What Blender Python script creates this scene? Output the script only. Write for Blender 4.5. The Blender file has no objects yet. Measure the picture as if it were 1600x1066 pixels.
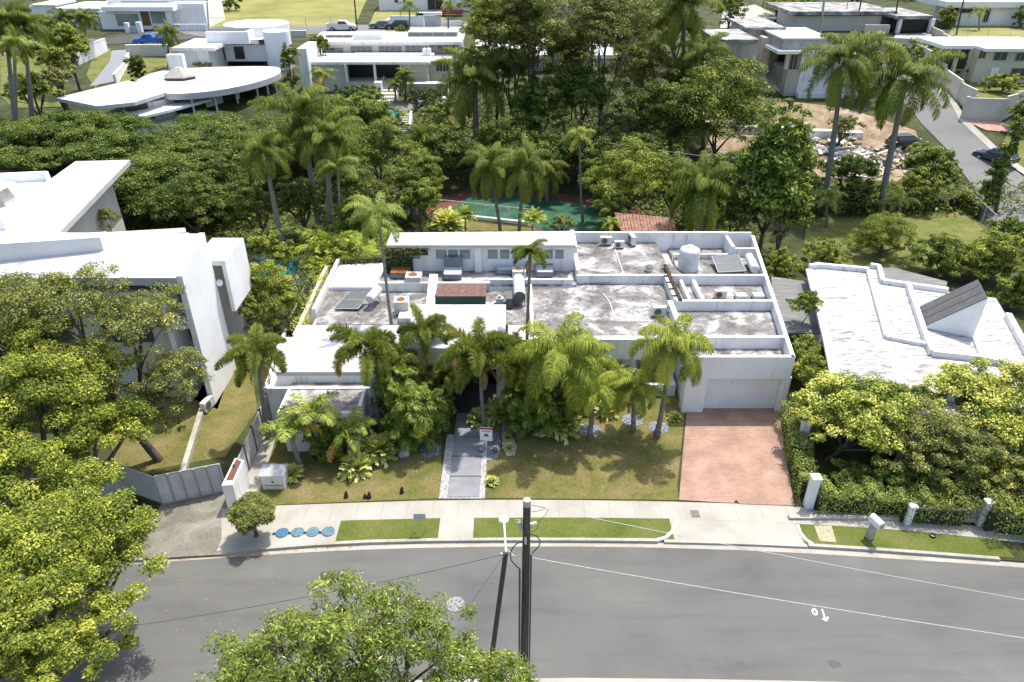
import bpy, bmesh, math, random
import numpy as np
from mathutils import Vector, Matrix
random.seed(7)
R = math.radians
scene = bpy.context.scene
col = scene.collection

# ------------------------------------------------------------ camera, sky, sun
F_PX, TH, CAM_H = 1120.0, math.atan(0.6), 27.0
SN, CS = math.sin(TH), math.cos(TH)
cam_d = bpy.data.cameras.new('camera'); cam = bpy.data.objects.new('camera', cam_d); col.objects.link(cam)
cam.location = (0, 0, CAM_H); cam.rotation_euler = (math.pi/2 - TH, 0, 0)
cam_d.sensor_width = 36; cam_d.lens = F_PX/1600*36; cam_d.clip_start = .5; cam_d.clip_end = 6000
scene.camera = cam
world = bpy.data.worlds.new('World'); scene.world = world; world.use_nodes = True
SUN = Vector((.25, .34, 1)).normalized()
SUN_EL = math.asin(SUN.z); SUN_AZ = math.atan2(SUN.x, SUN.y)
wn = world.node_tree; bg = wn.nodes['Background']
sky = wn.nodes.new('ShaderNodeTexSky'); sky.sky_type = 'NISHITA'; sky.sun_disc = False
sky.sun_elevation = SUN_EL; sky.sun_rotation = SUN_AZ; sky.air_density = 1.0; sky.dust_density = 3.0; sky.ozone_density = 1.0
wn.links.new(sky.outputs[0], bg.inputs[0]); bg.inputs[1].default_value = .15
sl = bpy.data.lights.new('sun', 'SUN'); sl.energy = 2.95; sl.angle = R(.53); sl.color = (1, .95, .87)
so = bpy.data.objects.new('sun', sl); col.objects.link(so)
so.rotation_euler = SUN.to_track_quat('Z', 'Y').to_euler(); so.location = (20, 47, 100)
scene.view_settings.view_transform = 'Standard'; scene.view_settings.look = 'None'
scene.view_settings.exposure = .90; scene.view_settings.gamma = 1
scene.render.engine = 'CYCLES'
try:
    scene.cycles.max_bounces = 6; scene.cycles.diffuse_bounces = 3; scene.cycles.transmission_bounces = 4; scene.cycles.transparent_max_bounces = 4
except Exception: pass

# ------------------------------------------------------------ measuring helpers
def hy(y):                                   # terrain height, rises behind the gardens
    if y < 78: return 0.1
    t = min(1, (y-78)/24.0); u = min(1, max(0, (y-102)/33.0))
    return .1 + 5.0*t*t*(3-2*t) + 2*u*u*(3-2*u) + (.03*(y-135) if y > 135 else 0)
def ray(px, py):
    u = (px-800)/F_PX; v = (py-533)/F_PX
    return (u, CS - v*SN, -SN - v*CS)
def W(px, py, z=0.1):
    d = ray(px, py); t = (z-CAM_H)/d[2]
    return (d[0]*t, d[1]*t, z)
def X(px, y, z): return (px-800)/F_PX*(y*CS + (CAM_H-z)*SN)
def ZA(py, y):
    d = ray(800, py); return CAM_H + y/d[1]*d[2]
def AT(px, py, y):
    z = ZA(py, y); return (X(px, y, z), y, z)
def G(px, py):
    d = ray(px, py); t = 10.0
    for i in range(6000):
        if CAM_H + d[2]*t <= hy(d[1]*t): break
        t += .1
    return (d[0]*t, d[1]*t, hy(d[1]*t))

# ------------------------------------------------------------ materials
def newmat(name):
    m = bpy.data.materials.new(name); m.use_nodes = True
    nt = m.node_tree; b = nt.nodes['Principled BSDF']
    return m, nt, b
def ramp(nt, stops):
    r = nt.nodes.new('ShaderNodeValToRGB'); e = r.color_ramp.elements
    while len(e) < len(stops): e.new(.5)
    for i, (p, c) in enumerate(stops): e[i].position = p; e[i].color = (*c, 1)
    return r
def plain(name, c, rough=.6, metal=0, spec=None):
    m, nt, b = newmat(name); b.inputs['Base Color'].default_value = (*c, 1)
    b.inputs['Roughness'].default_value = rough; b.inputs['Metallic'].default_value = metal
    if spec is not None: b.inputs['Specular IOR Level'].default_value = spec
    return m
def mott(name, stops, scale=1.0, detail=6, rough=.85, stretch=(1, 1, 1), bump=0, bscale=30, rot=0, distort=0, fine=None, streak=None, cracks=None):
    """noise mottled colour; fine=(scale, amount) adds grain on top"""
    m, nt, b = newmat(name); N = nt.nodes; L = nt.links
    g = N.new('ShaderNodeNewGeometry'); mp = N.new('ShaderNodeMapping'); mp.inputs['Scale'].default_value = stretch
    mp.inputs['Rotation'].default_value = (0, 0, rot); L.new(g.outputs['Position'], mp.inputs[0])
    n = N.new('ShaderNodeTexNoise'); n.inputs['Scale'].default_value = scale; n.inputs['Detail'].default_value = detail
    n.inputs['Roughness'].default_value = .62; n.inputs['Distortion'].default_value = distort
    L.new(mp.outputs[0], n.inputs['Vector']); r = ramp(nt, stops); L.new(n.outputs['Fac'], r.inputs[0])
    out = r.outputs[0]
    if fine:
        n2 = N.new('ShaderNodeTexNoise'); n2.inputs['Scale'].default_value = fine[0]; n2.inputs['Detail'].default_value = 3
        L.new(g.outputs['Position'], n2.inputs['Vector'])
        r2 = ramp(nt, [(.3, (1-fine[1],)*3), (.7, (1+fine[1]*.6,)*3)]); L.new(n2.outputs['Fac'], r2.inputs[0])
        mx = N.new('ShaderNodeMix'); mx.data_type = 'RGBA'; mx.blend_type = 'MULTIPLY'; mx.inputs[0].default_value = 1
        L.new(out, mx.inputs[6]); L.new(r2.outputs[0], mx.inputs[7]); out = mx.outputs[2]
    def mul(o, f):
        mx = N.new('ShaderNodeMix'); mx.data_type = 'RGBA'; mx.blend_type = 'MULTIPLY'; mx.inputs[0].default_value = 1
        L.new(o, mx.inputs[6]); L.new(f, mx.inputs[7]); return mx.outputs[2]
    if streak:                                # (stretch xyz, low, colour of the dirt)
        m2 = N.new('ShaderNodeMapping'); m2.inputs['Scale'].default_value = streak[0]; L.new(g.outputs['Position'], m2.inputs[0])
        n2 = N.new('ShaderNodeTexNoise'); n2.inputs['Scale'].default_value = 1; n2.inputs['Detail'].default_value = 7; n2.inputs['Roughness'].default_value = .65; L.new(m2.outputs[0], n2.inputs['Vector'])
        r2 = ramp(nt, [(streak[1]-.12, streak[2]), (streak[1], (1, 1, 1))]); L.new(n2.outputs['Fac'], r2.inputs[0]); out = mul(out, r2.outputs[0])
    if cracks:                                # (cell scale, width, darkness)
        v = N.new('ShaderNodeTexVoronoi'); v.feature = 'DISTANCE_TO_EDGE'; v.inputs['Scale'].default_value = cracks[0]
        nd = N.new('ShaderNodeTexNoise'); nd.inputs['Scale'].default_value = 1.3; nd.inputs['Detail'].default_value = 5; L.new(g.outputs['Position'], nd.inputs['Vector'])
        mxv = N.new('ShaderNodeMix'); mxv.data_type = 'VECTOR'; mxv.inputs[0].default_value = .35; L.new(g.outputs['Position'], mxv.inputs[4]); L.new(nd.outputs['Color'], mxv.inputs[5]); L.new(mxv.outputs[1], v.inputs['Vector'])
        r2 = ramp(nt, [(0, (cracks[2],)*3), (cracks[1], (1, 1, 1))]); L.new(v.outputs['Distance'], r2.inputs[0])
        nm = N.new('ShaderNodeTexNoise'); nm.inputs['Scale'].default_value = .22; L.new(g.outputs['Position'], nm.inputs['Vector']); rm = ramp(nt, [(.47, (1, 1, 1)), (.56, (0, 0, 0))]); L.new(nm.outputs['Fac'], rm.inputs[0])
        sc = N.new('ShaderNodeMix'); sc.data_type = 'RGBA'; sc.blend_type = 'LIGHTEN'; sc.inputs[0].default_value = 1; L.new(r2.outputs[0], sc.inputs[6]); L.new(rm.outputs[0], sc.inputs[7]); out = mul(out, sc.outputs[2])
    L.new(out, b.inputs['Base Color']); b.inputs['Roughness'].default_value = rough
    b.inputs['Specular IOR Level'].default_value = .25
    if bump:
        n3 = N.new('ShaderNodeTexNoise'); n3.inputs['Scale'].default_value = bscale; n3.inputs['Detail'].default_value = 4
        L.new(g.outputs['Position'], n3.inputs['Vector'])
        bp = N.new('ShaderNodeBump'); bp.inputs['Strength'].default_value = bump; bp.inputs['Distance'].default_value = .05
        L.new(n3.outputs['Fac'], bp.inputs['Height']); L.new(bp.outputs[0], b.inputs['Normal'])
    return m
def g3(v, a=0, b=0): return (v+a, v, v+b)
M = {}
M['ground'] = mott('soil_grass', [(.3, (.022, .030, .010)), (.5, (.055, .062, .022)), (.66, (.08, .10, .03)), (.8, (.14, .115, .06))], .35, 8, .95, fine=(9, .35), bump=.3, bscale=12)
M['lawn'] = mott('lawn', [(.30, (.085, .12, .02)), (.47, (.135, .155, .035)), (.6, (.18, .175, .055)), (.74, (.24, .195, .09))], .55, 8, .95, fine=(14, .32), bump=.35, bscale=40)
M['lawn_green'] = mott('lawn_green', [(.30, (.075, .105, .016)), (.5, (.11, .135, .027)), (.7, (.15, .145, .05))], .5, 8, .95, fine=(12, .28), bump=.3, bscale=40)
M['lawn_dry'] = mott('lawn_dry', [(.30, (.085, .105, .022)), (.46, (.145, .138, .04)), (.60, (.19, .158, .062)), (.75, (.25, .19, .10))], .6, 8, .95, fine=(13, .35), bump=.35, bscale=30)
M['field'] = mott('field_grass', [(.35, (.17, .18, .05)), (.55, (.25, .24, .07)), (.75, (.32, .27, .11))], .12, 8, .95, fine=(2.5, .15))
M['asphalt'] = mott('asphalt', [(.32, (.108, .109, .104)), (.46, (.130, .131, .122)), (.58, (.140, .141, .130)), (.7, (.168, .168, .154))], .16, 9, .9, stretch=(1, 1.6, 1), bump=.25, bscale=90, fine=(55, .16), distort=.4, streak=((.12, 1.1, 1), .50, (.90, .90, .90)))
M['asphalt_far'] = mott('asphalt_far', [(.3, (.15, .15, .15)), (.7, (.20, .20, .19))], .2, 7, .9, fine=(20, .1))
M['concrete'] = mott('concrete_walk', [(.3, (.30, .285, .24)), (.5, (.365, .35, .305)), (.7, (.41, .395, .35))], .5, 8, .85, fine=(30, .08), bump=.1)
M['gutter'] = mott('concrete_gutter', [(.3, (.28, .255, .21)), (.55, (.38, .355, .305)), (.75, (.44, .42, .365))], .9, 8, .85, fine=(20, .12))
M['conc_old'] = mott('concrete_old', [(.3, (.13, .12, .095)), (.5, (.20, .19, .155)), (.68, (.27, .26, .225))], .55, 9, .9, fine=(12, .18), distort=1.2)
M['slab'] = mott('granite_slab', [(.3, (.20, .208, .225)), (.7, (.265, .272, .288))], 1.5, 8, .6, fine=(60, .12))
M['slab_gap'] = plain('slab_gap', (.06, .06, .06), .9)
M['white'] = mott('white_paint', [(.3, (.77, .77, .76)), (.6, (.84, .84, .83))], .5, 7, .7, fine=(5, .04), streak=((2.6, 2.6, .22), .42, (.86, .85, .82)))
M['white2'] = mott('white_paint_weathered', [(.24, (.52, .51, .49)), (.38, (.72, .71, .69)), (.6, (.80, .80, .79))], 1.1, 10, .75, stretch=(1, 1, .4), fine=(9, .05), streak=((3.2, 3.2, .3), .45, (.72, .70, .66)))
M['roofwhite'] = mott('white_roof_membrane', [(.27, (.30, .295, .29)), (.42, (.47, .47, .475)), (.7, (.54, .54, .55))], .7, 9, .8, fine=(8, .05))
M['cream'] = mott('cream_paint', [(.3, (.50, .47, .38)), (.7, (.62, .58, .47))], .5, 7, .8)
M['beige'] = mott('beige_paint', [(.3, (.48, .46, .40)), (.7, (.60, .57, .50))], .5, 7, .8)
M['grey_conc'] = mott('raw_concrete', [(.3, (.28, .26, .22)), (.5, (.42, .40, .35)), (.75, (.55, .53, .47))], .6, 9, .9, stretch=(1, 1, .4), fine=(4, .15))
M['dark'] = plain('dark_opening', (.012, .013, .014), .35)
M['glass'] = plain('window_glass', (.05, .07, .08), .08, 0, .8)
M['glass_g'] = plain('green_glass', (.16, .24, .23), .1, 0, .8)
M['frame'] = plain('window_frame', (.33, .34, .34), .5)
M['metal'] = mott('galvanised_metal', [(.3, (.38, .39, .40)), (.7, (.58, .59, .60))], 1.5, 6, .45)
M['metal_sheet'] = mott('sheet_metal_gate', [(.3, (.42, .42, .415)), (.55, (.54, .54, .53)), (.75, (.62, .61, .59))], 1.2, 8, .55, fine=(20, .1))
M['tank'] = mott('aluminium_tank', [(.3, (.50, .50, .50)), (.7, (.68, .69, .70))], 2, 5, .35)
M['ac'] = mott('ac_casing', [(.3, (.58, .57, .53)), (.7, (.70, .69, .66))], 2, 5, .5)
M['acfan'] = plain('ac_fan_grille', (.10, .10, .10), .5)
M['rust'] = mott('rusty_metal', [(.3, (.10, .04, .015)), (.6, (.28, .12, .035)), (.8, (.40, .2, .07))], 6, 6, .9)
M['dgrey'] = plain('dark_grey', (.09, .10, .10), .6)
M['panel'] = mott('solar_glass', [(.3, (.11, .12, .12)), (.7, (.17, .18, .18))], 2, 4, .25, stretch=(8, 1, 1))
M['daybed'] = mott('grey_upholstery', [(.3, (.15, .16, .18)), (.7, (.22, .24, .26))], 3, 5, .8)
M['gravel'] = mott('white_gravel', [(.35, (.18, .18, .18)), (.5, (.38, .38, .385)), (.65, (.56, .56, .57))], 9, 8, .9, bump=.8, bscale=25)
M['gravel_grey'] = mott('grey_gravel', [(.34, (.06, .065, .08)), (.5, (.17, .18, .21)), (.68, (.42, .43, .46))], 9, 8, .9, bump=.8, bscale=25)
M['bark'] = mott('bark', [(.3, (.06, .048, .035)), (.7, (.17, .14, .11))], 4, 7, .95, stretch=(1, 1, .3), bump=.5, bscale=14)
M['palmbark'] = mott('palm_trunk', [(.3, (.13, .12, .10)), (.7, (.30, .28, .25))], 3, 6, .9, stretch=(.6, .6, 5), bump=.3, bscale=10)
M['darkpole'] = mott('dark_wood_pole', [(.3, (.035, .034, .03)), (.7, (.10, .095, .08))], 3, 6, .85, stretch=(6, 6, .4))
M['shaft'] = mott('crown_shaft', [(.3, (.10, .17, .04)), (.7, (.2, .28, .08))], 2, 4, .6)
M['water'] = plain('pool_water', (.04, .30, .33), .06)
M['court_g'] = mott('court_green', [(.3, (.015, .06, .035)), (.6, (.035, .11, .065)), (.8, (.08, .17, .11))], .6, 7, .9)
M['court_r'] = mott('court_red', [(.3, (.10, .04, .03)), (.7, (.20, .085, .06))], .6, 7, .9)
M['earth'] = mott('bare_earth', [(.3, (.15, .10, .06)), (.5, (.30, .22, .14)), (.7, (.44, .36, .26))], .35, 9, .95, fine=(3, .25), bump=.3, bscale=6)
M['hair'] = plain('dry_leaf', (.35, .20, .05), .9)

def tile_mat():
    m, nt, b = newmat('clay_roof_tile'); N, L = nt.nodes, nt.links
    g = N.new('ShaderNodeNewGeometry')
    w = N.new('ShaderNodeTexWave'); w.inputs['Scale'].default_value = 1.1; w.bands_direction = 'X'; w.inputs['Distortion'].default_value = .3
    L.new(g.outputs['Position'], w.inputs['Vector'])
    n = N.new('ShaderNodeTexNoise'); n.inputs['Scale'].default_value = 3; L.new(g.outputs['Position'], n.inputs['Vector'])
    r = ramp(nt, [(.3, (.20, .09, .06)), (.7, (.42, .24, .17))]); L.new(n.outputs['Fac'], r.inputs[0]); L.new(r.outputs[0], b.inputs['Base Color'])
    bp = N.new('ShaderNodeBump'); bp.inputs['Strength'].default_value = 1; bp.inputs['Distance'].default_value = .1
    L.new(w.outputs['Fac'], bp.inputs['Height']); L.new(bp.outputs[0], b.inputs['Normal']); b.inputs['Roughness'].default_value = .85
    return m
M['tile'] = tile_mat()
def paver_mat():
    m, nt, b = newmat('brick_paving'); N, L = nt.nodes, nt.links
    g = N.new('ShaderNodeNewGeometry'); br = N.new('ShaderNodeTexBrick')
    br.inputs['Scale'].default_value = 1; br.inputs['Brick Width'].default_value = .30; br.inputs['Row Height'].default_value = .15
    br.inputs['Mortar Size'].default_value = .012; br.inputs['Color1'].default_value = (.31, .18, .122, 1)
    br.inputs['Color2'].default_value = (.35, .225, .165, 1); br.inputs['Mortar'].default_value = (.35, .26, .215, 1)
    L.new(g.outputs['Position'], br.inputs['Vector'])
    n = N.new('ShaderNodeTexNoise'); n.inputs['Scale'].default_value = .8; n.inputs['Detail'].default_value = 8
    L.new(g.outputs['Position'], n.inputs['Vector'])
    r = ramp(nt, [(.3, (.78, .74, .72)), (.55, (1, 1, 1)), (.75, (1.15, 1.2, 1.2))]); L.new(n.outputs['Fac'], r.inputs[0])
    mx = N.new('ShaderNodeMix'); mx.data_type = 'RGBA'; mx.blend_type = 'MULTIPLY'; mx.inputs[0].default_value = 1
    L.new(br.outputs['Color'], mx.inputs[6]); L.new(r.outputs[0], mx.inputs[7]); L.new(mx.outputs[2], b.inputs['Base Color'])
    b.inputs['Roughness'].default_value = .85
    return m
M['paver'] = paver_mat()
def stained(name, lo, mid, hi, scale=.5, th=(.36, .50, .60), stretch=(1, 1, 1), vor=.5, dist=.5, fs=2.6):
    """weathered flat roof: pale coat worn through to grey in blotches, with dark crackle"""
    m, nt, b = newmat(name); N, L = nt.nodes, nt.links
    g = N.new('ShaderNodeNewGeometry'); mp = N.new('ShaderNodeMapping'); mp.inputs['Scale'].default_value = stretch
    L.new(g.outputs['Position'], mp.inputs[0])
    n = N.new('ShaderNodeTexNoise'); n.inputs['Scale'].default_value = scale; n.inputs['Detail'].default_value = 10; n.inputs['Roughness'].default_value = .68
    n.inputs['Distortion'].default_value = dist; L.new(mp.outputs[0], n.inputs['Vector'])
    r = ramp(nt, [(th[0], lo), (th[1], mid), (th[2], hi)]); L.new(n.outputs['Fac'], r.inputs[0])
    n2 = N.new('ShaderNodeTexNoise'); n2.inputs['Scale'].default_value = fs; n2.inputs['Detail'].default_value = 9; n2.inputs['Roughness'].default_value = .7; n2.inputs['Distortion'].default_value = .6
    L.new(mp.outputs[0], n2.inputs['Vector']); r2 = ramp(nt, [(.38, (1-vor,)*3), (.50, (1, 1, 1))]); L.new(n2.outputs['Fac'], r2.inputs[0])
    mx = N.new('ShaderNodeMix'); mx.data_type = 'RGBA'; mx.blend_type = 'MULTIPLY'; mx.inputs[0].default_value = 1
    L.new(r.outputs[0], mx.inputs[6]); L.new(r2.outputs[0], mx.inputs[7]); L.new(mx.outputs[2], b.inputs['Base Color'])
    b.inputs['Roughness'].default_value = .85; b.inputs['Specular IOR Level'].default_value = .2
    return m
M['roof_st'] = stained('stained_roof', (.11, .104, .094), (.21, .20, .188), (.52, .52, .52), .55, (.33, .50, .64))
M['roof_lt'] = stained('worn_white_roof', (.13, .122, .11), (.30, .29, .275), (.60, .595, .59), .6, (.38, .50, .62))
M['roof_nb'] = stained('streaked_white_roof', (.27, .26, .25), (.42, .41, .40), (.52, .51, .50), .5, (.32, .44, .56), (.8, 3.4, 1), .62, .5, 1.8)
M['plank'] = mott('weathered_planks', [(.3, (.09, .09, .09)), (.5, (.17, .17, .165)), (.7, (.27, .27, .26))], 1.5, 6, .9, stretch=(.5, 7, 1))
M['yellowpad'] = mott('cream_tactile_pad', [(.4, (.30, .27, .17)), (.6, (.42, .38, .25))], 8, 3, .85)
M['pinkpave'] = mott('pink_paving', [(.3, (.38, .22, .16)), (.7, (.50, .33, .26))], 2, 5, .9)

def leafmat(name, stops, trans=.22, rough=.5, k=1.75):
    stops = [(q, (min(.8, c[0]*k*1.06), min(.8, c[1]*k*1.04), min(.8, c[2]*k*.92))) for q, c in stops]
    m, nt, b = newmat(name); N, L = nt.nodes, nt.links
    a = N.new('ShaderNodeAttribute'); a.attribute_name = 'tint'
    r = ramp(nt, stops); L.new(a.outputs['Fac'], r.inputs[0]); L.new(r.outputs[0], b.inputs['Base Color'])
    b.inputs['Roughness'].default_value = rough; b.inputs['Specular IOR Level'].default_value = .22
    t = N.new('ShaderNodeBsdfTranslucent'); h = N.new('ShaderNodeHueSaturation'); h.inputs['Value'].default_value = 1.2; h.inputs['Hue'].default_value = .485
    L.new(r.outputs[0], h.inputs['Color']); L.new(h.outputs[0], t.inputs[0])
    ms = N.new('ShaderNodeMixShader'); ms.inputs[0].default_value = trans
    L.new(b.outputs[0], ms.inputs[1]); L.new(t.outputs[0], ms.inputs[2]); L.new(ms.outputs[0], N['Material Output'].inputs[0])
    return m
M['lf_bright'] = leafmat('leaf_bright_green', [(0, (.034, .058, .008)), (.45, (.12, .152, .02)), (1, (.31, .315, .06))])
M['lf_olive'] = leafmat('leaf_olive', [(0, (.04, .06, .015)), (.5, (.11, .13, .035)), (.9, (.24, .23, .06)), (1, (.35, .32, .12))])
M['lf_mid'] = leafmat('leaf_mid_green', [(0, (.032, .056, .009)), (.5, (.098, .134, .022)), (1, (.26, .29, .06))])
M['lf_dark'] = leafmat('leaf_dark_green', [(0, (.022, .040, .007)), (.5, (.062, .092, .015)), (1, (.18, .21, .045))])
M['lf_rain'] = leafmat('leaf_feathery_green', [(0, (.020, .040, .007)), (.5, (.062, .094, .014)), (1, (.165, .195, .032))])
M['lf_yell'] = leafmat('leaf_yellow_variegated', [(0, (.05, .09, .015)), (.4, (.16, .20, .03)), (.75, (.42, .40, .08)), (1, (.62, .56, .18))])
M['lf_hedge'] = leafmat('leaf_hedge', [(0, (.04, .07, .014)), (.5, (.12, .165, .035)), (.9, (.25, .29, .08)), (1, (.35, .28, .15))])
M['lf_lance'] = leafmat('leaf_lance_green', [(0, (.03, .052, .008)), (.5, (.095, .135, .02)), (1, (.235, .275, .06))])
M['pf_fox'] = leafmat('frond_foxtail', [(0, (.03, .048, .010)), (.5, (.085, .115, .02)), (.85, (.19, .21, .045)), (1, (.36, .27, .06))], .3, .6)
M['pf_royal'] = leafmat('frond_royal', [(0, (.022, .040, .006)), (.5, (.062, .092, .013)), (1, (.17, .20, .04))], .3, .6)
M['pf_queen'] = leafmat('frond_queen', [(0, (.042, .066, .01)), (.5, (.125, .16, .024)), (1, (.32, .33, .06))], .3, .6)
M['pf_coco'] = leafmat('frond_coconut', [(0, (.035, .065, .012)), (.5, (.095, .14, .024)), (.9, (.27, .27, .06)), (1, (.42, .30, .05))])
M['pf_areca'] = leafmat('frond_areca', [(0, (.05, .08, .01)), (.5, (.13, .18, .02)), (1, (.34, .34, .055))])
M['pf_lady'] = leafmat('frond_glossy', [(0, (.02, .036, .006)), (.5, (.06, .09, .012)), (.88, (.14, .17, .025)), (1, (.42, .36, .05))], .22, .4)
M['pf_dead'] = leafmat('frond_dead', [(0, (.08, .05, .02)), (.5, (.16, .10, .045)), (1, (.28, .19, .09))], .1, .8)
M['sp_yell'] = leafmat('spiky_variegated', [(0, (.10, .15, .03)), (.5, (.30, .32, .08)), (1, (.66, .60, .25))])
M['flower'] = leafmat('pink_blossom', [(0, (.30, .22, .16)), (.5, (.4, .3, .24)), (1, (.45, .40, .32))])

# ------------------------------------------------------------ objects
def setp(o, label=None, cat=None, group=None, kind=None):
    if label: o['label'] = label
    if cat: o['category'] = cat
    if group: o['group'] = group
    if kind: o['kind'] = kind
    return o
def thing(name, label, cat, loc=(0, 0, 0), rz=0, group=None):
    o = bpy.data.objects.new(name, None); col.objects.link(o); o.location = loc; o.rotation_euler = (0, 0, rz)
    o.empty_display_size = .2
    return setp(o, label, cat, group)
def parent(o, root, world_coords):
    o.parent = root
    if world_coords: o.matrix_parent_inverse = Matrix.Translation(-Vector(root.location))
class MB:
    def __init__(s): s.v = []; s.f = []; s.m = []; s.mats = []; s.cur = 0
    def mat(s, m):
        if m not in s.mats: s.mats.append(m)
        s.cur = s.mats.index(m); return s
    def add(s, vs, fs):
        b = len(s.v); s.v += [tuple(p) for p in vs]
        for f in fs: s.f.append([i+b for i in f]); s.m.append(s.cur)
        return s
    def prism(s, poly, z0, z1, poly2=None):
        a = sum(poly[i][0]*poly[(i+1) % len(poly)][1]-poly[(i+1) % len(poly)][0]*poly[i][1] for i in range(len(poly)))
        if a < 0:
            poly = poly[::-1]
            if poly2: poly2 = poly2[::-1]
        n = len(poly); q = poly2 or poly
        vs = [(p[0], p[1], z0) for p in poly] + [(p[0], p[1], z1) for p in q]
        fs = [list(range(n))[::-1], list(range(n, 2*n))] + [[i, (i+1) % n, n+(i+1) % n, n+i] for i in range(n)]
        return s.add(vs, fs)
    def box(s, x0, x1, y0, y1, z0, z1):
        x0, x1 = sorted((x0, x1)); y0, y1 = sorted((y0, y1)); z0, z1 = sorted((z0, z1))
        return s.prism([(x0, y0), (x1, y0), (x1, y1), (x0, y1)], z0, z1)
    def wall(s, p, q, t, z0, z1):
        d = Vector((q[0]-p[0], q[1]-p[1])).normalized(); n = Vector((-d.y, d.x))*t/2
        return s.prism([(p[0]-n.x, p[1]-n.y), (q[0]-n.x, q[1]-n.y), (q[0]+n.x, q[1]+n.y), (p[0]+n.x, p[1]+n.y)], z0, z1)
    def tube(s, path, rad, n=8, cap=True):
        path = [Vector(p) for p in path]
        if not hasattr(rad, '__len__'): rad = [rad]*len(path)
        vs = []; fs = []
        for i, p in enumerate(path):
            t = (path[min(i+1, len(path)-1)] - path[max(i-1, 0)])
            if t.length < 1e-6: t = Vector((0, 0, 1))
            t.normalize(); a = t.orthogonal().normalized() if i == 0 else (a - t*a.dot(t)).normalized()
            b = t.cross(a)
            for k in range(n):
                c = 2*math.pi*k/n; vs.append(p + (a*math.cos(c)+b*math.sin(c))*rad[i])
        for i in range(len(path)-1):
            for k in range(n): fs.append([i*n+k, i*n+(k+1) % n, (i+1)*n+(k+1) % n, (i+1)*n+k])
        if cap: fs.append(list(range(n))[::-1]); fs.append([(len(path)-1)*n+k for k in range(n)])
        return s.add(vs, fs)
    def lathe(s, c, prof, n=20):
        vs = []; fs = []
        for (r, z) in prof:
            for k in range(n):
                a = 2*math.pi*k/n; vs.append((c[0]+r*math.cos(a), c[1]+r*math.sin(a), c[2]+z))
        for i in range(len(prof)-1):
            for k in range(n): fs.append([i*n+k, i*n+(k+1) % n, (i+1)*n+(k+1) % n, (i+1)*n+k])
        fs.append(list(range(n))[::-1]); fs.append([(len(prof)-1)*n+k for k in range(n)])
        return s.add(vs, fs)
    def quad(s, *p): return s.add(p, [list(range(len(p)))])
    def build(s, name, m=None, root=None, world=True, bevel=0, smooth=False):
        me = bpy.data.meshes.new(name); me.from_pydata(s.v, [], s.f)
        mats = s.mats or [m]
        for x in mats: me.materials.append(x)
        if s.mats: me.polygons.foreach_set('material_index', s.m)
        if smooth: me.polygons.foreach_set('use_smooth', [True]*len(me.polygons))
        me.update()
        o = bpy.data.objects.new(name, me); col.objects.link(o)
        if bevel:
            md = o.modifiers.new('bevel', 'BEVEL'); md.width = bevel; md.segments = 2; md.limit_method = 'ANGLE'
        if root is not None: parent(o, root, world)
        return o
def struct(o): o['kind'] = 'structure'; return o
def copy_thing(src, loc, rz=0, label=None, scale=None):
    r = src.copy(); col.objects.link(r); r.location = loc; r.rotation_euler = (0, 0, rz)
    if scale: r.scale = (scale,)*3
    if label: r['label'] = label
    for ch in list(src.children):
        c = ch.copy(); col.objects.link(c); c.parent = r
        for g in list(ch.children):
            d = g.copy(); col.objects.link(d); d.parent = c
    return r
def sheet(name, pts, m, dz, onhill=True, kind='structure'):
    """flat sheet lying dz above the terrain; pts are world xy"""
    bm = bmesh.new()
    f = bm.faces.new([bm.verts.new((p[0], p[1], 0)) for p in pts])
    bmesh.ops.triangulate(bm, faces=[f])
    ys = [p[1] for p in pts]
    y = 78.0
    while y < max(ys):
        if y > min(ys): bmesh.ops.bisect_plane(bm, geom=bm.verts[:]+bm.edges[:]+bm.faces[:], plane_co=(0, y, 0), plane_no=(0, 1, 0))
        y += 3
    for v in bm.verts: v.co.z = hy(v.co.y) + dz
    bmesh.ops.recalc_face_normals(bm, faces=bm.faces)
    for f in bm.faces:
        if f.normal.z < 0: f.normal_flip()
    me = bpy.data.meshes.new(name); bm.to_mesh(me); bm.free(); me.materials.append(m)
    o = bpy.data.objects.new(name, me); col.objects.link(o)
    if kind: o['kind'] = kind
    return o
def gp(*pts): return [G(a, b)[:2] for a, b in pts]

# ------------------------------------------------------------ foliage (numpy)
def np_mesh(name, V, F, mats, tint=None, midx=None, smooth=False):
    """V (n,3), F (m,4) quads"""
    me = bpy.data.meshes.new(name); n, m = len(V), len(F)
    me.vertices.add(n); me.vertices.foreach_set('co', np.ascontiguousarray(V, dtype=np.float32).ravel())
    me.loops.add(m*4); me.loops.foreach_set('vertex_index', np.ascontiguousarray(F, dtype=np.int32).ravel())
    me.polygons.add(m); me.polygons.foreach_set('loop_start', np.arange(0, m*4, 4, dtype=np.int32))
    try: me.polygons.foreach_set('loop_total', np.full(m, 4, dtype=np.int32))
    except Exception: pass
    for x in mats: me.materials.append(x)
    if midx is not None: me.polygons.foreach_set('material_index', midx.astype(np.int32))
    me.update(calc_edges=True)
    if tint is not None:
        at = me.attributes.new('tint', 'FLOAT', 'FACE'); at.data.foreach_set('value', tint.astype(np.float32))
    me.validate()
    return me
def unit(a): return a/np.maximum(np.linalg.norm(a, axis=1, keepdims=True), 1e-9)
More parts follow.
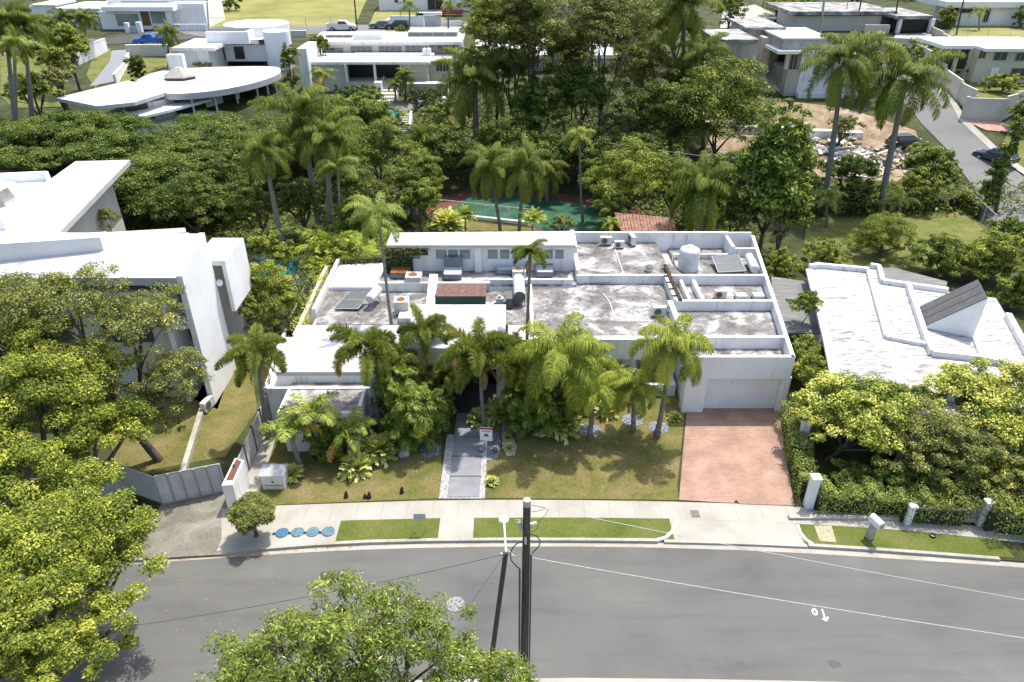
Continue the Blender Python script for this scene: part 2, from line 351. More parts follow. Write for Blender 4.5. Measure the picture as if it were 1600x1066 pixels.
def leaves(rng, P, Nrm, size, aspect=.5, droop=.25):
    """one folded leaf (two quads sharing the midrib would be heavy: a single bent quad) at each P"""
    n = len(P)
    a = unit(np.cross(Nrm, rng.normal(size=(n, 3)))); b = unit(np.cross(Nrm, a))
    s = size*(.6+.8*rng.random((n, 1)))
    base = P; tip = P + a*s - Nrm*s*droop; l = P + a*s*.5 + b*s*aspect*.5; r = P + a*s*.5 - b*s*aspect*.5
    V = np.stack([base, l, tip, r], 1).reshape(-1, 3)
    F = np.arange(4*n).reshape(-1, 4)
    return V, F
def crown_mesh(name, lobes, nclump, per, leaf, mat, seed, aspect=.55, csize=.28, up=.4, hollow=.45, flat=1.0, flower=0, tvar=.5, extra=None):
    """lobes: (cx,cy,cz,rx,ry,rz) local coordinates; leaf clumps in the outer part of each lobe"""
    rng = np.random.default_rng(seed)
    L = np.array(lobes, dtype=float); vol = L[:, 3]*L[:, 4]*L[:, 5]; vol = vol**.8; k = rng.choice(len(L), size=nclump, p=vol/vol.sum())
    d = unit(rng.normal(size=(nclump, 3))); d[:, 2] = np.where(d[:, 2] < -.35, -d[:, 2], d[:, 2])
    rr = hollow + (1-hollow)*rng.random((nclump, 1))**.5
    # uneven outline
    wob = 1 + .18*np.sin(d[:, :1]*5+seed)+.14*np.sin(d[:, 1:2]*7+seed*2)+.12*np.sin(d[:, 2:3]*6+seed*3)
    C = L[k, :3] + d*rr*wob*L[k, 3:6]
    cr = csize*(L[k, 3:6].min(axis=1))*(.55+.9*rng.random(nclump))
    ctint = rng.normal(.0, .14, nclump)
    n = nclump*per; ci = np.repeat(np.arange(nclump), per)
    dd = unit(rng.normal(size=(n, 3))); dd[:, 2] = np.where((dd[:, 2] < -.2) & (rng.random(n) < .7), -dd[:, 2], dd[:, 2])
    rad = (.35+.65*rng.random((n, 1))**.6)
    P = C[ci] + dd*rad*cr[ci][:, None]*np.array([[1, 1, .62*flat]])
    Nm = unit(dd*.8 + np.array([[0, 0, up+.35]]) + rng.normal(size=(n, 3))*.55)
    V, F = leaves(rng, P, Nm, leaf, aspect)
    t = np.clip(.42 + ctint[ci] + rng.normal(0, .17, n)*tvar*2 , 0, 1)
    mi = np.zeros(n); mats = [mat]
    if flower:
        fl = rng.random(n) < flower; mi[fl] = 1; mats.append(M['flower'])
    return np_mesh(name, V, F, mats, t, mi), C
def limb(mb, a, b, r0, r1, bend, rng, n=5):
    a = Vector(a); b = Vector(b); pts = []; rs = []
    off = Vector((rng.normal()*bend, rng.normal()*bend, abs(rng.normal())*bend*.6))
    for i in range(n+1):
        t = i/n; p = a.lerp(b, t) + off*math.sin(math.pi*t); pts.append(p); rs.append(r0+(r1-r0)*t)
    mb.tube(pts, rs, 6)
def make_tree(name, label, cat, base, lobes, nclump, per, leaf, mat, seed, tr=.18, group=None, fork=.45, nb=7, **kw):
    """lobes in coordinates relative to base"""
    rng = np.random.default_rng(seed+99)
    root = thing(name, label, cat, base, 0, group)
    me, C = crown_mesh('crown', lobes, nclump, per, leaf, M[mat], seed, **kw)
    o = bpy.data.objects.new('crown', me); col.objects.link(o); o.parent = root
    mb = MB(); zc = min(l[2]-l[5]*.2 for l in lobes); cx = sum(l[0] for l in lobes)/len(lobes); cy = sum(l[1] for l in lobes)/len(lobes)
    fk = Vector((cx*.35, cy*.35, max(.3, zc*fork)))
    mb.tube([(0, 0, -.2), (0, 0, .15), fk*.5+Vector((.05*tr, 0, 0)), fk], [tr*1.35, tr*1.05, tr*.95, tr*.85], 8)
    idx = rng.choice(len(C), size=min(nb, len(C)), replace=False)
    tops = [l[:3] for l in lobes]
    for t in tops: limb(mb, fk, t, tr*.7, tr*.22, .25, rng)
    for i in idx:
        j = int(np.argmin([np.linalg.norm(C[i]-np.array(t)) for t in tops])); s = fk.lerp(Vector(tops[j]), .45+.4*rng.random())
        limb(mb, s, C[i], tr*.3, tr*.06, .2, rng)
    mb.build('trunk', M['bark'], root, world=False, smooth=True)
    return root
def bush(name, label, cat, base, r, mat, seed, nclump=40, per=60, leaf=.14, group=None, stem=True, **kw):
    """r = (rx, ry, rz)"""
    root = thing(name, label, cat, base, 0, group)
    me, C = crown_mesh('foliage', [(0, 0, r[2]*.8, r[0], r[1], r[2])], nclump, per, leaf, M[mat], seed, **kw)
    o = bpy.data.objects.new('foliage', me); col.objects.link(o); o.parent = root
    if stem:
        mb = MB(); rng = np.random.default_rng(seed)
        for i in range(4):
            c = C[int(rng.integers(len(C)))]; limb(mb, (rng.normal()*.08, rng.normal()*.08, 0), c, .05, .015, .1, rng, 3)
        mb.build('stem', M['bark'], root, world=False)
    return root

def frond_set(rng, fr, nl, ll, lw, rows, fold=.3, fwd=.55, grav=.35, rw=.03):
    """fr: list of (azimuth, elevation, length, droop, tint). returns V,F,T"""
    VV = []; FF = []; TT = []; base = 0
    ns = 14
    for (az, el, Lf, dr, tb, tw) in fr:
        s = np.linspace(0, 1, ns+1); e = el - dr*s**1.35
        dx = np.cos(e)*Lf/ns; dz = np.sin(e)*Lf/ns
        x = np.concatenate([[0], np.cumsum(dx[:-1])]); z = np.concatenate([[0], np.cumsum(dz[:-1])])
        ca, sa = math.cos(az), math.sin(az); side = np.array([-sa, ca, 0])*math.cos(tw)+np.array([0, 0, 1])*math.sin(tw)
        side /= np.linalg.norm(side)
        pos = np.stack([x*ca, x*sa, z], 1); tan = np.stack([np.cos(e)*ca, np.cos(e)*sa, np.sin(e)], 1)
        # rachis
        w = rw*(1-.8*s)[:, None]; a = pos + side*w; b = pos - side*w; c_ = pos - np.cross(side, tan)*0 + np.array([0, 0, -1])*w
        V = np.concatenate([a, b]); i = np.arange(ns); F = np.stack([i, i+1, i+1+ns+1, i+ns+1], 1)
        VV.append(V); FF.append(F+base); base += len(V); TT.append(np.full(len(F), min(1, tb+.35)))
        # leaflets
        for (ang, sgn) in rows:
            q = (np.arange(nl)+rng.random(nl)*.9)/nl; q = .14+.86*q
            px = np.stack([np.interp(q, s, pos[:, k]) for k in range(3)], 1); tx = unit(np.stack([np.interp(q, s, tan[:, k]) for k in range(3)], 1))
            up = np.cross(tx, side[None, :]); up = np.where(up[:, 2:3] < 0, -up, up); up = unit(up)
            aa = ang + rng.normal(0, .26, nl)
            d = side[None, :]*sgn*np.cos(aa)[:, None] + up*np.sin(aa)[:, None]
            d = unit(d + tx*(fwd*(.6+q*1.0))[:, None] + rng.normal(0, .16, (nl, 3)))
            ln = ll*(np.sin(np.pi*np.clip(q*.93+.04, 0, 1)**.75)**.55)*(.85+.3*rng.random(nl))
            wv = unit(np.cross(d, np.cross(tx, d)))*lw*.5
            mid = px + d*ln[:, None]*.5; d2 = unit(d + np.array([0, 0, -1])*grav*2); tip = mid + d2*ln[:, None]*.5
            V = np.concatenate([px - wv*.6, px + wv*.6, mid + wv, mid - wv, tip + wv*.15, tip - wv*.15])
            i = np.arange(nl); F = np.concatenate([np.stack([i, i+nl, i+2*nl, i+3*nl], 1), np.stack([i+3*nl, i+2*nl, i+4*nl, i+5*nl], 1)])
            t = np.clip(tb + rng.normal(0, .13, nl) + .15*q, 0, 1)
            VV.append(V); FF.append(F+base); base += len(V); TT.append(np.concatenate([t, t]))
    return np.concatenate(VV), np.concatenate(FF), np.concatenate(TT)
PALM = {}
def palm_crown(kind, var):
    k = (kind, var)
    if k in PALM: return PALM[k]
    rng = np.random.default_rng(hash(kind) % 1 + var*17 + len(kind)*131 + 5)
    spec = dict(
        fox=dict(n=12, L=2.45, el=(1.35, -.1), dr=(1.5, 2.3), nl=72, ll=.48, lw=.038, rows=[(0, 1), (0, -1), (.75, 1), (.75, -1), (-.6, 1), (-.6, -1), (1.45, 1)], fwd=.42, grav=.08, mat='pf_fox'),
        royal=dict(n=19, L=4.1, el=(1.4, -.7), dr=(1.3, 2.1), nl=80, ll=.95, lw=.045, rows=[(-.1, 1), (-.1, -1), (.4, 1), (.4, -1)], fwd=.4, grav=.9, mat='pf_royal'),
        queen=dict(n=15, L=3.1, el=(1.3, -.3), dr=(1.7, 2.5), nl=80, ll=.78, lw=.034, rows=[(.1, 1), (.1, -1), (.6, 1), (-.5, -1)], fwd=.45, grav=1.0, mat='pf_queen'),
        coco=dict(n=12, L=3.1, el=(1.3, -.05), dr=(1.5, 2.2), nl=84, ll=.72, lw=.04, rows=[(.12, 1), (.12, -1)], fwd=.55, grav=.55, mat='pf_coco'),
        small=dict(n=11, L=1.8, el=(1.25, -.1), dr=(1.2, 1.8), nl=38, ll=.55, lw=.06, rows=[(.2, 1), (.2, -1)], fwd=.55, grav=.35, mat='pf_coco'),
        areca=dict(n=26, L=2.3, el=(1.45, .35), dr=(.8, 1.7), nl=30, ll=.55, lw=.06, rows=[(.35, 1), (.35, -1)], fwd=.6, grav=.35, mat='pf_areca'),
        fan=dict(n=26, L=2.1, el=(1.4, .0), dr=(.5, 1.3), nl=14, ll=.62, lw=.15, rows=[(.3, 1), (.3, -1)], fwd=.8, grav=.3, mat='lf_mid'),
        dead=dict(n=4, L=2.2, el=(-.7, -1.15), dr=(.4, .9), nl=30, ll=.5, lw=.05, rows=[(.1, 1), (.1, -1)], fwd=.9, grav=.9, mat='pf_dead'),
        lady=dict(n=17, L=1.45, el=(1.45, -.35), dr=(.9, 1.9), nl=26, ll=.52, lw=.062, rows=[(.25, 1), (.25, -1)], fwd=.6, grav=.5, mat='pf_lady'),
        spiky=dict(n=64, L=.9, el=(1.5, .15), dr=(.3, 1.0), nl=5, ll=.35, lw=.10, rows=[(.05, 1), (.05, -1)], fwd=2.2, grav=.1, mat='sp_yell'))[kind]
    fr = []; n = spec['n']
    for i in range(n):
        q = i/(n-1); az = i*2.399963 + rng.normal()*.15 + var
        el = spec['el'][0] + (spec['el'][1]-spec['el'][0])*q**1.1 + rng.normal()*.08
        dr = spec['dr'][0] + (spec['dr'][1]-spec['dr'][0])*rng.random()
        tb = .45 + rng.normal()*.09
        if q > .85 and rng.random() < .5: tb = .85
        fr.append((az, el, spec['L']*(.8+.3*rng.random()), dr, tb, rng.normal()*.35))
    V, F, T = frond_set(rng, fr, spec['nl'], spec['ll'], spec['lw'], spec['rows'], fwd=spec['fwd'], grav=spec['grav'], rw=.05 if kind == 'spiky' else .035)
    PALM[k] = np_mesh('fronds', V, F, [M[spec['mat']]], T)
    return PALM[k]
def palm(name, label, base, top, kind, var=0, scale=1.0, tr=.14, group=None, shaft=True, cat='palm tree', bark='palmbark', rz=0, dead=False):
    """base, top: world points of trunk foot and crown heart"""
    root = thing(name, label, cat, base, 0, group); b = Vector(base); t = Vector(top)-b
    mb = MB(); pts = []; rs = []
    for i in range(7):
        q = i/6; bow = math.sin(math.pi*q)*.06*t.length*(.5 if t.z > 2 else 0)
        pts.append((t.x*q + bow*.5*(1 if var % 2 else -1)*(1-q), t.y*q, t.z*q - (.2 if i == 0 else 0))); rs.append(tr*(1.35 if i == 0 else 1.05-.35*q + (.12 if kind == 'royal' and 1 < i < 4 else 0)))
    mb.tube(pts, rs, 9); mb.build('trunk', M[bark], root, world=False, smooth=True)
    if shaft and kind in ('fox', 'royal', 'coco'):
        mb = MB(); mb.tube([t-Vector((0, 0, .9*scale)), t-Vector((0, 0, .4*scale)), t+Vector((0, 0, .1))], [tr*.8, tr*.95, tr*.4], 8); mb.build('crown_shaft', M['shaft'], root, world=False, smooth=True)
    o = bpy.data.objects.new('fronds', palm_crown(kind, var % 3)); col.objects.link(o); o.parent = root
    rt = random.Random(int(base[0]*31+base[1]*7)); o.location = t; o.scale = (scale*rt.uniform(.92, 1.08), scale*rt.uniform(.92, 1.08), scale*rt.uniform(.85, 1.15)); o.rotation_euler = (rt.uniform(-.14, .14), rt.uniform(-.14, .14), rz+rt.uniform(0, 6))
    if kind in ('royal', 'queen', 'fox') and scale > .6 and rt.random() < .6:
        d = bpy.data.objects.new('dead_frond', palm_crown('dead', rt.randrange(3))); col.objects.link(d); d.parent = root; d.location = t-Vector((0, 0, .25)); d.scale = (scale*.85,)*3; d.rotation_euler = (0, 0, rt.uniform(0, 6)); d['label'] = 'brown dead hanging fronds'
    return root
def clump(name, label, base, kind, scale=1, var=0, group=None, cat='plant', rz=0, mat=None):
    root = thing(name, label, cat, base, 0, group)
    o = bpy.data.objects.new('fronds', palm_crown(kind, var)); col.objects.link(o); o.parent = root; o.scale = (scale,)*3; o.rotation_euler = (0, 0, rz)
    if kind in ('areca', 'fan'):
        mb = MB(); rng = random.Random(var+int(base[0]*10))
        for i in range(5):
            a = rng.random()*6.28; mb.tube([(math.cos(a)*.12, math.sin(a)*.12, -1.3*scale*.6), (0, 0, .1)], [.035, .02], 5)
        o.location = (0, 0, 1.3*scale*.6); s = mb.build('stem', M['shaft'], root, world=False); s.location = (0, 0, 1.3*scale*.6)
    return root

def cluster(name, label, base, crowns, kind='lady', group=None, cat='palm shrub', s=1.0):
    """several stems of different height from one foot, each with its own head of fronds"""
    root = thing(name, label, cat, base, 0, group); k = 0
    for dx, dy, h in crowns:
        mb = MB(); mb.tube([(dx*.25, dy*.25, -.1), (dx*.7, dy*.7, h*.6), (dx, dy, h)], [.05, .04, .03], 6); mb.build('stem', M['shaft'], root, world=False)
        o = bpy.data.objects.new('fronds', palm_crown(kind, k % 3)); col.objects.link(o); o.parent = root; o.location = (dx, dy, h); o.rotation_euler = (0, 0, k*1.7); o.scale = (s*(.85+.1*(k % 4)),)*3; k += 1
    return root

# ============================================================ THE SETTING
curb_px = [(158,879),(226,873),(314,868),(400,858),(475,850),(576,846),(676,844),(777,843),(900,843.5),(1026,844.5),(1100,846),(1177,849),(1270,852),(1351,857),(1476,867),(1569,874),(1640,880)]
asph_px = [(158,885),(226,880),(314,875),(400,867.5),(500,860),(626,855.5),(777,853),(900,853),(1026,854.5),(1177,859),(1270,865),(1351,870),(1476,878),(1564,884),(1640,890)]
def smooth(pts, k=2):
    for _ in range(k):
        q = [pts[0]]
        for i in range(1, len(pts)-1): q.append(tuple(.25*pts[i-1][j]+.5*pts[i][j]+.25*pts[i+1][j] for j in range(2)))
        pts = q+[pts[-1]]
    return pts
curb = smooth([W(a, b, .12)[:2] for a, b in curb_px]); asph = smooth([W(a, b, .01)[:2] for a, b in asph_px])
curbL, curbR = [(-60, 8), (-42, 16.5), (-30, 21)], [(34, 21), (46, 15), (62, 5)]
curb_all = curbL + curb + curbR
# ground behind the curb: one sheet to the horizon
def ground():
    bm = bmesh.new(); cy = 30.0
    front = [(-2500, 8)] + curb_all + [(2500, 5)]
    f = [bm.faces.new([bm.verts.new((front[i][0], front[i][1], .1)), bm.verts.new((front[i+1][0], front[i+1][1], .1)),
         bm.verts.new((front[i+1][0], cy, .1)), bm.verts.new((front[i][0], cy, .1))]) for i in range(len(front)-1)]
    ys = [30, 54, 78] + [78+3*k for k in range(1, 20)] + [160, 200, 300, 800, 3000]
    for a, b in zip(ys[:-1], ys[1:]):
        bm.faces.new([bm.verts.new((x, y, hy(y))) for x, y in ((-2500, a), (2500, a), (2500, b), (-2500, b))])
    bmesh.ops.remove_doubles(bm, verts=bm.verts, dist=.001)
    me = bpy.data.meshes.new('ground'); bm.to_mesh(me); bm.free(); me.materials.append(M['ground'])
    o = bpy.data.objects.new('ground', me); col.objects.link(o); struct(o)
ground()
struct(MB().quad((-2500, 14, .0), (2500, 14, .0), (2500, 29.5, .0), (-2500, 29.5, .0)).build('road', M['asphalt']))
mb = MB(); near = [W(x, y, .01)[:2] for x, y in ((-400,1080),(150,1076),(500,1068),(900,1062),(1100,1064),(1300,1068),(1600,1080),(2100,1100))]
mb.prism([(-60, 0)] + [(-60, near[0][1])] + near + [(60, near[-1][1]), (60, 0)], -.1, .13)
struct(mb.build('near_sidewalk', M['concrete']))
struct(MB().quad((-2500, -400, .0), (2500, -400, .0), (2500, 14.0, .0), (-2500, 14.0, .0)).build('near_ground', M['lawn']))
# gutter
mb = MB(); A = [(a[0], a[1]) for a in asph]
ext_c = curb; n = min(len(A), len(ext_c))
def at_x(line, x):
    for p, q in zip(line[:-1], line[1:]):
        if p[0] <= x <= q[0]: t = (x-p[0])/(q[0]-p[0]); return p[1]+(q[1]-p[1])*t
    return line[0][1] if x < line[0][0] else line[-1][1]
xs = [curb[0][0] + (curb[-1][0]-curb[0][0])*i/60 for i in range(61)]
for a, b in zip(xs[:-1], xs[1:]):
    mb.quad((a, at_x(A, a), .006), (b, at_x(A, b), .006), (b, at_x(curb, b)+.12, .012), (a, at_x(curb, a)+.12, .012))
struct(mb.build('gutter', M['gutter']))
def strip_between(name, x0, x1, back, m, z=.13, t=.25, front=None, n=20, foff=0.0):
    mb = MB()
    for i in range(n):
        a = x0+(x1-x0)*i/n; b = x0+(x1-x0)*(i+1)/n
        fa = (front(a) if front else at_x(curb_all, a)) + foff; fb = (front(b) if front else at_x(curb_all, b)) + foff
        mb.prism([(a, fa), (b, fb), (b, back(b)), (a, back(a))], z-t, z)
    return struct(mb.build(name, m))
# world x of the drop kerbs
xA0 = W(225, 873, .1)[0]; xA1 = W(346, 866, .1)[0]; xB0 = W(1036, 845, .1)[0]; xB1 = W(1262, 851, .1)[0]
mb = MB()
def curb_run(x0, x1, n=14):
    for i in range(n):
        a = x0+(x1-x0)*i/n; b = x0+(x1-x0)*(i+1)/n - .012
        mb.prism([(a, at_x(curb_all, a)-.06), (b, at_x(curb_all, b)-.06), (b, at_x(curb_all, b)+.12), (a, at_x(curb_all, a)+.12)], -.05, .16)
curb_run(-40, xA0); curb_run(xA1, xB0-.25, 24); curb_run(xB1, 23.6, 14)
struct(mb.build('curb', M['concrete']))
mb = MB()   # flared kerb ends at the driveway
pl = [W(x, y, .15) for x, y in ((1026,843.5),(1040,840),(1050,831),(1056,818),(1058,812))]
for p, q in zip(pl[:-1], pl[1:]): mb.wall(p, q, .16, .0, .165)
pl = [W(x, y, .15) for x, y in ((1246,820),(1250,832),(1259,843),(1270,850))]
for p, q in zip(pl[:-1], pl[1:]): mb.wall(p, q, .16, .0, .165)
struct(mb.build('curb_flare', M['white2']))
# sidewalk (front/back edges from the picture, on the flat ground)
sw_b = smooth([W(a, b, .14)[:2] for a, b in ((345,792),(430,790),(540,786),(640,782),(760,780),(900,781),(1060,783),(1160,787),(1240,790),(1300,796),(1400,806),(1530,822),(1640,836))], 1)
sw_f = smooth([W(a, b, .14)[:2] for a, b in ((345,830),(430,818),(530,813),(680,808),(900,808),(1060,810),(1160,813),(1246,820),(1300,820),(1400,826),(1560,843),(1640,852))], 1)
strip_between('sidewalk', sw_b[0][0], sw_b[-1][0], lambda x: at_x(sw_b, x), M['concrete'], .125, .2, lambda x: at_x(sw_f, x), 44)
mb = MB()
for i in range(30):
    x = sw_b[0][0]+.6+i*1.32; mb.box(x, x+.012, at_x(sw_f, x)+.03, at_x(sw_b, x)-.03, .05, .128)
struct(mb.build('sidewalk_joints', M['conc_old']))
# concrete pads between sidewalk and kerb
xs_ = lambda px, py: W(px, py, .13)[0]
strip_between('utility_pad', xs_(350,835), xs_(529,830), lambda x: at_x(sw_f, x)+.02, M['concrete'], .132, .2, foff=.125, n=10)
strip_between('walk_crossing', xs_(686,825), xs_(740,825), lambda x: at_x(sw_f, x)+.02, M['concrete'], .131, .2, foff=.125, n=2)
strip_between('driveway_apron', xB0+.05, xB1-.05, lambda x: at_x(sw_f, x)+.02, M['concrete'], .12, .2, foff=-.08, n=8)
for a, b, mm in ((529,686,'lawn_green'),(740,1050,'lawn_green')):
    strip_between('verge_lawn', xs_(a, 825)+.02, xs_(b, 825)-.02, lambda x: at_x(sw_f, x), M[mm], .137, .2, foff=.125, n=8)
strip_between('verge_lawn', xs_(1252, 838), xs_(1568, 850), lambda x: at_x(sw_f, x), M['lawn_green'], .137, .2, foff=.125, n=12)
# old concrete driveway at the left, with its gate
struct(MB().prism([W(x, y, .14)[:2] for x, y in ((225,873),(346,866),(346,800),(362,796),(345,752),(262,768),(245,800),(215,840))], -.1, .128).build('old_driveway', M['conc_old']))
struct(MB().prism([W(x, y, .14)[:2] for x, y in ((346,866),(432,852),(432,815),(420,788),(346,795))], -.1, .131).build('corner_pavement', M['concrete']))
# front garden
sheet('front_lawn', [W(x, y, .14)[:2] for x, y in ((398,790),(540,784),(690,778),(690,600),(640,600),(560,640),(420,700),(405,745))], M['lawn_dry'], .02)
sheet('front_lawn', [W(x, y, .14)[:2] for x, y in ((750,778),(900,779),(1061,781),(1058,760),(1070,648),(1060,600),(820,600),(745,640))], M['lawn_dry'], .02)
struct(MB().prism([W(x, y, .16)[:2] for x, y in ((375,800),(398,794),(412,745),(432,680),(450,640),(425,600),(408,640),(395,690),(372,760))], 0, .15).build('side_path', M['concrete']))
# brick driveway
struct(MB().prism([W(x, y, .16)[:2] for x, y in ((1061,781),(1110,784),(1146,786),(1150,781),(1156,787),(1241,790),(1216,640),(1210,634),(1072,634),(1072,650))], 0, .158).build('brick_driveway', M['paver']))
# entrance walk of slabs between gravel
walk = thing('stone_walkway', 'grey granite slab path with white gravel edges leading to the dark porch', 'path', W(718, 740, .1))
walk['kind'] = 'structure'
mb = MB(); xl, xr = -3.45, -1.75
mb.box(xl-.45, xr+.3, 28.45, 33.9, .05, .145); mb.build('gravel_bed', M['gravel'], walk)
mb = MB(); yy = [28.5, 30.15, 31.85, 33.6, 34.5]
for a, b in zip(yy[:-1], yy[1:]): mb.box(xl+.02*(a > 30), xr+.01, a+.06, b-.02, .1, .175)
mb.box(xl, xr, 34.55, 40, .1, .18); mb.build('slab', M['slab'], walk, bevel=.01)
mb = MB()
for b in yy[1:]: mb.box(xl-.02, xr+.05, b-.03, b+.07, .1, .16)
mb.build('step_gap', M['slab_gap'], walk)
def disc_xy(c, rx, ry, n=22, jit=.08, seed=1):
    rg = random.Random(seed); return [(c[0]+rx*math.cos(2*math.pi*k/n)*(1+rg.uniform(-jit, jit)), c[1]+ry*math.sin(2*math.pi*k/n)*(1+rg.uniform(-jit, jit))) for k in range(n)]
for i, (px, py, r) in enumerate(((920,672,.72),(988,657,.68),(1028,668,.62))):
    sheet('gravel_ring', disc_xy(W(px, py), r, r*.95, seed=i), M['gravel_grey'], .035)
sheet('gravel_bed', [W(x, y)[:2] for x, y in ((784,680),(785,700),(792,714),(804,712),(808,698),(803,690),(808,676),(806,662),(797,655),(786,662))], M['gravel'], .04)
sheet('gravel_bed', [W(x, y)[:2] for x, y in ((748,690),(756,724),(778,716),(782,690),(778,676),(760,672))], M['gravel_grey'], .035)
sheet('gravel_bed', [W(x, y)[:2] for x, y in ((655,700),(662,718),(686,712),(686,695),(668,690))], M['gravel_grey'], .035)
# left neighbour's side yard
sheet('side_yard_grass', [W(x, y)[:2] for x, y in ((205,740),(352,714),(402,640),(392,570),(360,580),(340,640),(250,600),(160,640),(180,720))], M['lawn_dry'], .015)
# lawn behind right neighbour, and other lawns
sheet('rear_lawn', gp((1255,395),(1262,335),(1340,328),(1440,326),(1500,322),(1545,360),(1570,410),(1500,420),(1400,430),(1300,412)), M['lawn'], .02)
sheet('rear_lawn', gp((645,372),(650,345),(700,343),(830,357),(930,362),(1060,380),(1055,395),(650,395)), M['lawn_dry'], .02)
# tennis court below a white kerb
sheet('tennis_court', gp((640,345),(680,312),(730,297),(860,300),(960,318),(1010,330),(1000,380),(880,378),(826,354),(705,340)), M['court_r'], .025)
sheet('tennis_court_centre', gp((690,338),(735,306),(840,308),(960,330),(950,372),(860,366),(826,351),(705,338)), M['court_g'], .03)
# open field and far lawns
sheet('grass_field', gp((322,56),(330,5),(345,-30),(590,-30),(568,10),(560,30),(545,50),(480,54),(400,52)), M['field'], .05)
sheet('grass_field', gp((590,60),(575,45),(585,20),(600,8),(640,15),(700,30),(650,45)), M['field'], .06)
sheet('far_lawn', gp((0,150),(0,80),(30,72),(72,80),(75,130),(130,160),(95,168),(20,170)), M['lawn'], .05)
sheet('far_lawn', gp((135,118),(150,140),(168,100),(178,90),(172,76),(150,80)), M['lawn'], .05)
sheet('far_lawn', gp((182,132),(205,90),(268,92),(270,112),(222,130)), M['lawn'], .05)
sheet('far_lawn', gp((1480,62),(1488,40),(1600,42),(1650,60),(1600,64)), M['field'], .05)
sheet('far_lawn', gp((1470,170),(1478,110),(1520,125),(1600,138),(1640,155),(1600,165),(1540,162)), M['lawn'], .05)
sheet('far_lawn', gp((1552,262),(1575,205),(1640,215),(1660,290),(1600,262)), M['lawn'], .05)
sheet('far_lawn', gp((1440,108),(1470,185),(1502,182),(1492,158),(1460,112)), M['lawn_green'], .05)
sheet('garden_lawn', gp((655,190),(660,168),(700,158),(735,165),(745,195),(700,205)), M['lawn_dry'], .05)
# building site soil
sheet('bare_earth', gp((1090,262),(1120,190),(1180,150),(1240,160),(1310,168),(1370,185),(1430,205),(1450,250),(1400,285),(1290,278),(1180,272)), M['earth'], .03)
# side street on the right
rl = gp((1545,345),(1520,290),(1485,240),(1440,195),(1395,150),(1362,120),(1350,96),(1330,84))
rr = gp((1380,62),(1400,84),(1435,110),(1465,140),(1500,190),(1560,245),(1610,285),(1660,330),(1600,360))
sheet('side_street', rl + rr, M['asphalt_far'], .07)
sheet('side_street_walk', gp((1432,108),(1462,140),(1498,189),(1555,243),(1610,281),(1618,276),(1562,236),(1506,185),(1470,137),(1440,106)), M['concrete'], .11)
sheet('far_driveway', gp((1395,62),(1400,54),(1455,52),(1458,72),(1420,84),(1398,82)), M['concrete'], .09)
sheet('far_driveway', gp((1496,186),(1530,178),(1580,200),(1574,208),(1540,205)), M['pinkpave'], .09)
# rear street, with driveways
sheet('rear_street', gp((-60,84),(60,60),(150,62),(268,50),(330,60),(480,52),(590,50),(760,44),(760,32),(640,38),(480,42),(330,45),(270,44),(150,72),(60,78),(-60,98)), M['asphalt_far'], .08)
sheet('drive_path', gp((140,136),(172,96),(175,80),(200,78),(202,84),(182,128)), M['slab'], .07)
sheet('far_forecourt', gp((580,42),(612,26),(640,28),(700,40),(800,34),(880,40),(1000,50),(1000,60),(820,52),(700,50)), M['concrete'], .10)
sheet('far_forecourt', gp((1125,45),(1130,15),(1180,8),(1215,25),(1205,42)), M['concrete'], .10)

# ============================================================ MAIN HOUSE
def xr(y): return 16.86+.158*(y-36.06)
H0 = thing('flat_roofed_house', 'sprawling one-storey white house with stained flat roofs behind the front palms and brick driveway', 'house', (2, 43, .1))
def part(mb, name, m, root=H0, **k): return mb.build(name, m, root, **k)
# walls under the roofs
mb = MB()
mb.prism([(10.75, 36.9), (xr(36.9)-.1, 36.9), (xr(53.5)-.1, 53.5), (4.75, 53.5), (4.75, 47.2), (10.75, 47.2)], .0, 3.3)      # east block
mb.box(-.25, 10.74, 39.55, 47.2, 0, 3.28)                                       # middle block
mb.box(-13.35, -.26, 41.7, 46.6, 0, 3.2)
mb.box(-13.3, 4.7, 46.61, 51.2, 0, 3.6)
mb.box(-13.6, -7.6, 35.6, 41.2, 0, 3.1)
part(mb, 'wall', M['white'])
mb = MB(); mb.box(-13.0, -8.65, 32.35, 35.2, 0, 2.78); mb.box(-8.64, -6.6, 34.9, 36.4, 0, 2.7); part(mb, 'wall', M['white2'])
# facade pieces
mb = MB()
mb.box(10.55, 16.84, 36.06, 36.3, 2.7, 4.25); part(mb, 'garage_fascia', M['white'])
part(MB().box(10.58, 11.9, 36.1, 36.9, .1, 2.69), 'pier', M['white']); part(MB().box(16.45, 17.0, 36.2, 36.9, .1, 2.69), 'pier', M['white'])
mb = MB()
mb.box(11.92, 16.43, 36.50, 36.62, .16, 2.68)
part(mb, 'garage_door', M['white'], bevel=.01)
mb = MB(); p = (xr(36.06), 36.06); q = (xr(54.7), 54.7)
mb.wall((p[0]-.12, p[1]+.01), (q[0]-.12, q[1]), .24, .0, 4.25); part(mb, 'boundary_parapet', M['white2'])
mb = MB()
def hwall(x0, x1, y, z1, t=.24, z0=3.0): mb.box(x0, x1, y, y+t, z0, z1)
hwall(10.62, xr(38.4)-.26, 38.38, 4.24); hwall(11.2, xr(43.3)-.26, 43.2, 4.24); hwall(11.4, xr(47.3)-.26, 47.2, 4.24)
mb.box(10.6, 10.9, 36.31, 38.37, 3.0, 4.23); mb.box(10.62, 10.95, 38.63, 43.4, 3.0, 4.2); mb.box(11.1, 11.35, 43.45, 47.19, 3.0, 4.22)
mb.box(12.2, 12.4, 43.6, 47.1, 3.3, 3.95); mb.box(13.1, 13.35, 43.6, 47.1, 3.3, 3.95)
